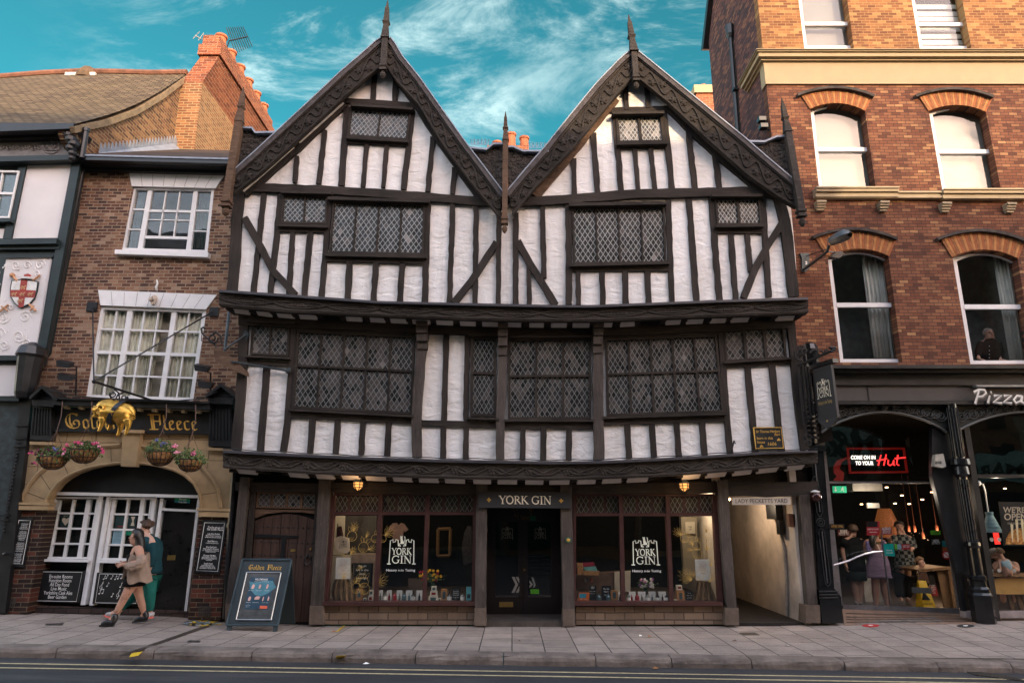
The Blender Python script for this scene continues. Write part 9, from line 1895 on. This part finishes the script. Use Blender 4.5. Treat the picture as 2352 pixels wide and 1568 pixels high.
m=M();rg_=[(r*1.0,0),(r*.98,.01)]+[(r*(1-.65*(i/9))*(1.02 if i%2 else.97),H1*.85*i/9)for i in range(1,10)]+[(r*.42,H1*1.02)];m.lathe(a,rg_,22);m.build('faceted_shade',mat('pale_blue_enamel',(.24,.38,.40),.5,.4,bump=0),pl_);m=M();m.tube([a+Vector((-.02,0,H1)),K('Q',2052,90,YW+.5),K('Q',2035,30,YW+.5),K('Q',2000,22,YW+.5)],.012,6);m.ball(K('Q',1998,22,YW+.5),.05,8,6);m.build('cord',WHITEL,pl_)
M().prism(KK('P',[(1978,250),(2040,250),(2065,388),(2005,390)],YW+.9),(0,.02,0)).build('red_lit_panel',mat('red_glow',(.6,.02,.02),emit=(1,.03,.02),es=.5,bump=0),None,props=tag('glowing red panel below the pale pendant lamp','light panel'))
op_=sheetq('window_poster','large black WE ARE OPEN poster with a melting pizza slice at the right edge','poster','Q',[(2155,165),(2450,170),(2480,515),(2195,505)],YW+.06,BLACK,[]);c,ex,ez,en,hh=frame('Q',(2190,200),(2490,203),(2190,345),YW+.055,3.0);ik=Ink(c,ex,ez,en);puttext(ik,"WE'RE",.0+.85,.95,.6,1.7,.02);puttext(ik,'OPEN',.95,.38,.72,1.75,.02);puttext(ik,'DINE IN + TAKEAWAY',1.2,.05,.22,1.7,.01);ik.build('lettering',CARD,op_)
m=M();m.prism(KK('Q',[(2215,450),(2240,400),(2300,370),(2420,365),(2440,495),(2210,495)],YW+.05),(0,.005,0));m.build('pizza_picture',mat('pizza_print',(.48,.22,.06),.8,var=.9,sc=22,bump=0),op_);ik=Ink(K('Q',2215,495,YW+.045),(1,0,0),(0,0,1),(0,-1,0))
for i in range(9):ik.line([(.12+i*.1,.05),(.16+i*.1,.35+.1*sin(i))],.02,.05)
ik.build('melted_cheese',mat('cheese_print',(.72,.62,.38),.8,bump=0),op_)
m=M()
for y,xs_ in((458,(1988,2045,2102,2160)),(698,(2042,2100,2160,2278))):
 for x in xs_:m.lathe(K('Q',x,y,YW+.02),[(.035,0),(.035,.002)],12,ax=(0,-1,0))
m.build('manifestation_dots',mat('frosted_dot',(.26,.25,.21),.9,bump=0),dw)
for X_,Z_,e_ in((xL0+.55,2.1,8),(xL0+1.9,2.1,8),(xR0+.9,2.1,8),(xR1-.45,2.1,9)):
 l=bpy.data.lights.new('window_spot','POINT');l.energy=e_;l.color=(1,.80,.55);l.shadow_soft_size=.02;o=bpy.data.objects.new('window_spot',l);C.objects.link(o);o.location=(X_,Y0+.30,Z_)
BUL=mat('filament_bulb',(1,.6,.3),emit=(1,.42,.12),es=14,bump=0);BCG=mat('bulb_amber_glass',(.3,.06,.02),.2,.5,emit=(1,.25,.05),es=.12,bump=0)
for i,(x,y)in enumerate(((1460,370),(1507,372),(1572,425),(1676,365))):
 p=K('Q',x,y,YG+2.6+.2*i);t2=thing('bare_bulb',['leftmost glowing pendant bulb beside the bearded man','second glowing pendant bulb from the left','lowest glowing pendant bulb','rightmost glowing pendant bulb near the green sticker'][i],'lamp',p,'glowing filament bulbs in the restaurant');m=M();m.ball(p,.022,8,6,(1,1,1.8));m.build('filament',BUL,t2);m=M();m.lathe(p,[(.03,-.075),(.032,-.02),(.03,.05),(.015,.08)],8);m.tube([p+Vector((0,0,.08)),p+Vector((0,0,1.2))],.006,4);m.build('holder_and_cord',mat('copper_dark',(.10,.03,.015),.5),t2)
 l=bpy.data.lights.new('bulb_light','POINT');l.energy=5;l.color=(1,.62,.36);l.shadow_soft_size=.05;o=bpy.data.objects.new('bulb_light',l);C.objects.link(o);o.parent=t2;o.location=(0,-.1,-.12)
for i,(x,y)in enumerate(((1290,58),(1408,120),(1566,152),(1095,188),(1356,182),(1465,186),(1640,95),(1495,22),(820,44),(1908,66),(2205,66),(1700,200))):
 p=K('Q',x,y,YG+3+.15*i);m=M();m.lathe(p,[(.035,0),(.03,.02)],8);m.build('ceiling_downlight',mat('downlight',(1,.7,.4),emit=(1,.6,.3),es=5,bump=0),None,props=tag('tiny warm downlight in the dark restaurant ceiling','downlight','ceiling downlights in the restaurant'))
for x,yv,Yl,en_ in((1150,150,YG+.35,6),(1500,150,YG+.6,4)):
 l=bpy.data.lights.new('downlight_glow','POINT');l.energy=en_;l.color=(1,.82,.66);l.shadow_soft_size=.02;o=bpy.data.objects.new('downlight_glow',l);C.objects.link(o);o.location=K('Q',x,yv,Yl)
l=bpy.data.lights.new('downlight_glow','POINT');l.energy=6;l.color=(1,.8,.6);l.shadow_soft_size=.02;o=bpy.data.objects.new('downlight_glow',l);C.objects.link(o);o.location=K('Q',2150,60,YW+.5)
p=K('Q',1300,440,YG+2.2);cs=thing('copper_lamp_shade','glowing perforated copper shade behind the ALLERGIES notice','lamp',p);m=M();m.lathe(p,[(.34,0),(.33,.02),(.14,.6),(.1,.62)],20);m.build('copper_mesh',mat('copper_mesh',(.16,.05,.02),.4,.6,.6,var=.8,sc=40,emit=(1,.3,.08),es=.05),cs)
wbox('white_panel_screen','tall white leaning panel behind the woman in lilac','screen','Q',1128,1222,585,960,YG+1.9,mat('white_screen',(.55,.55,.52),.7,bump=0),.03)
al=thing('alarm_box','cream alarm box lettered on the black pier above the glass door','alarm',K('R',1705,1140,YS+.05));M().prism(KK('R',[(1668,1038),(1728,1032),(1750,1130),(1720,1142),(1658,1128)],YS+.02),(0,.10,0)).build('box',mat('cream_plastic',(.36,.34,.29),.5,bump=0),al);c,ex,ez,en,hh=frame('R',(1662,1090),(1714,1090),(1662,1112),YS+.015,1);ik=Ink(c,ex,ez,en);puttext(ik,'SECOM',.5,.05,.5,.95,.03);ik.build('lettering',BLACK,al)
M().prism(KK('R',[(1640,690),(1790,690),(1890,1205),(1990,1950),(1830,1950),(1640,1205)],YS+.14),(0,.1,0)).build('dark_pier',BLACK,red)
def G_(u,v):
 z=0
 for _ in range(6):p=PZ(u,v,z);z=pave_z(p.x,p.y)if p.y>KY else kerb_z(p.x)
 return p
def decal(name,pts,mt,label,cat,h=.006,kind=None):
 P_=[G_(*p)+Vector((0,0,h))for p in pts];m=M();m.prism(P_,(0,0,-.004));return m.build(name,mt,None,props=tag(label,cat,kind=kind))
CAST=mat('cast_iron_cover',(.05,.042,.036),.6,.4,.3,var=.5,sc=30,bump=1,bsc=50)
E_=lambda x,y:D('E',x,y)
decal('drain_channel',[E_(1030,1282),E_(1062,1282),E_(655,1428),E_(600,1432)],CAST,'dark iron drain channel running diagonally across the pavement to the kerb','drain',.008)
m=M();a0,a1=G_(*E_(1046,1282)),G_(*E_(628,1430))
for i in range(60):p=a0.lerp(a1,i/60);m.box((p.x-.05,p.y-.008,p.z+.006),(p.x+.05,p.y+.008,p.z+.014))
m.build('channel_bars',mat('worn_iron',(.10,.08,.065),.5,.5,.5),C.objects['drain_channel']if False else None,props=tag('row of worn iron bars along the diagonal drain channel','drain grating'))
for q,s_ in(([E_(235,1268),(E_(325,1264)),E_(315,1276),E_(228,1275)],'left'),([E_(958,1352),E_(1018,1354),E_(1010,1363),E_(948,1361)],'middle'),([D('Q',150,1178),D('Q',270,1178),D('Q',308,1197),D('Q',180,1198)],'right')):
 decal('access_cover',q,CAST,{'left':'small iron cover in the pavement left of the woman','middle':'small iron cover beside the diagonal drain','right':'square iron cover in the pavement before the covered passage'}[s_],'cover')
m=M();
for i in range(14):s=i/13;a=PZ(*D('Q',1930+s*380,1498+s*45),kerb_z(7));m.box((a.x-.01,a.y-.16,kerb_z(a.x)-.01),(a.x+.012,a.y+.16,kerb_z(a.x)+.012))
m.build('gully_grating',CAST,None,props=tag('black iron gully grating in the road at the right end of the yellow lines','drain grating'))
YPT=mat('worn_yellow_paint',(.62,.40,.03),.8,.2,var=.3,sc=20,bump=0)
for q,s_ in(([E_(665,1420),E_(722,1412),E_(700,1432),E_(655,1440)],'beside the drain end'),([D('S',845,1388),D('S',905,1385),D('S',885,1408),D('S',830,1412)],'below the left shop window'),([D('Q',548,1402),D('Q',600,1404),D('Q',635,1422),D('Q',590,1424)],'below the covered passage'),([D('Q',2250,1426),D('Q',2290,1426),D('Q',2352,1452),D('Q',2330,1462)],'at the right edge of the picture')):decal('kerb_paint',q,YPT,'patch of worn yellow paint on the kerb '+s_,'paint mark',.012)
BK=mat('tape_black',(.02,.02,.02),.7,bump=0)
mt_=thing('floor_sticker','yellow and black patterned sticker on the pavement by the pub door','floor sticker',G_(*E_(1020,1270)))
m=M();m2=M();m3=M();rr_=random.Random(3)
for i in range(90):
 q=rr_.random()*2*pi;r=rr_.random()**.5;u,v=E_(1022+cos(q)*r*88,1268+sin(q)*r*13);p=G_(u,v)+Vector((0,0,.006+i*.0001));s_=rr_.uniform(.03,.07);t_=rr_.choice((m,m,m2,m3)if r>.55 else(m3,m3,m2));a=rr_.random()*6;t_.face([p+Vector((cos(a+k*1.57)*s_*(1.6 if k%2 else.6),sin(a+k*1.57)*s_*(1.6 if k%2 else.6),0))for k in range(4)])
m.build('yellow_shapes',YF,mt_,fix=False);m2.build('black_shapes',BK,mt_,fix=False);m3.build('grey_shapes',mat('sticker_grey',(.25,.32,.36),.7,bump=0),mt_,fix=False)
tp=decal('floor_tape',[D('S',840,1215),D('S',855,1215),D('S',910,1173),D('S',895,1172)],YF,'short strip of yellow and black hazard tape on the pavement by the left shop window','tape');m=M()
for i in range(6):s=i/6+.04;a=G_(*D('S',840+55*s,1215-42*s));b=G_(*D('S',855+55*s,1215-42*s));m.face([a+Vector((0,0,.009)),b+Vector((0,0,.009)),b+Vector((.03,.05,.009)),a+Vector((.03,.05,.009))])
m.build('black_stripes',BK,tp,fix=False)
def disc_(z,x,y,rx,ry,mt,label):
 o=decal('floor_sticker',[D(z,x+cos(k*pi/10)*rx,y+sin(k*pi/10)*ry)for k in range(20)],mt,label,'floor sticker');m=M();m.prism([G_(*D(z,x+cos(k*pi/4)*rx*.3,y+sin(k*pi/4)*ry*.3))+Vector((0,0,.010))for k in range(8)],(0,0,-.002));m.build('white_symbol',WHITEL,o)
disc_('Q',1166,1124,66,11,mat('sticker_red',(.45,.03,.03),.6,bump=0),'round red distance sticker on the pavement before the pizza shop');disc_('Q',1900,1127,68,12,BK,'round black distance sticker on the pavement at the right')
rr_=random.Random(12);spots=[('S',635,1260),('S',1258,1235),('S',822,1222),('Q',520,1281),('Q',1205,1470),('Q',112,1245),('T',1190,1250),('T',1250,1256),('T',1292,1473),('S',1045,1442),('T',365,1285),('E',520,1320),('S',640,1155)]
for i,(z,x,y)in enumerate(spots):
 p=G_(*D(z,x,y));m=M();a=rr_.random()*6;s_=rr_.uniform(.03,.055);m.face([p+Vector((cos(a)*s_,sin(a)*s_,.012)),p+Vector((cos(a+1.4)*s_*.5,sin(a+1.4)*s_*.5,.03)),p+Vector((cos(a+3.1)*s_,sin(a+3.1)*s_,.014)),p+Vector((cos(a+4.6)*s_*.5,sin(a+4.6)*s_*.5,.012))])
 m.build('fallen_leaf',mat('fallen_leaf',(.30,.13,.05),.8,bump=0)if i%3 else WHITEL,None,props=tag('small scrap of leaf or paper lying on the ground','leaf','scraps on the ground'),fix=False)
m=M();us,at,B_=b1;m.tube([PY(u,at([D('M',*p)for p in[(72,1250),(600,1278),(1200,1305),(1700,1320),(2300,1330)]]+[D('N',*p)for p in[(300,1334),(700,1330),(1300,1300),(1900,1262),(2285,1252)]],u)-3.5-1.2*sin(i*1.3),12.0)for i,u in enumerate(us)],.008,4);m.build('bressumer_cable',BLACK,house)
m=M();m.tube([K('E',x,y,YA-.38)for x,y in((185,62),(330,105),(420,118),(560,128),(760,132),(900,138),(1020,128),(1100,92))],.012,5);m.tube([K('E',x,y,YA-.3)for x,y in((700,140),(712,155),(735,152),(750,140))],.008,4);m.build('loose_cable',BLACK,pub)
m=M()
for z,x0,x1,y in(('H',0,0,0),):
 for i in range(26):p=K('G',1262+i*3.6,712,11.75);m.tube([p,p+Vector((.02*sin(i*5),0,.13))],.004,3)
 for i in range(24):p=K('H',175+i*4,728,11.7);m.tube([p,p+Vector((.02*sin(i*5),0,.13))],.004,3)
m.build('bird_spikes',LEADF,house)
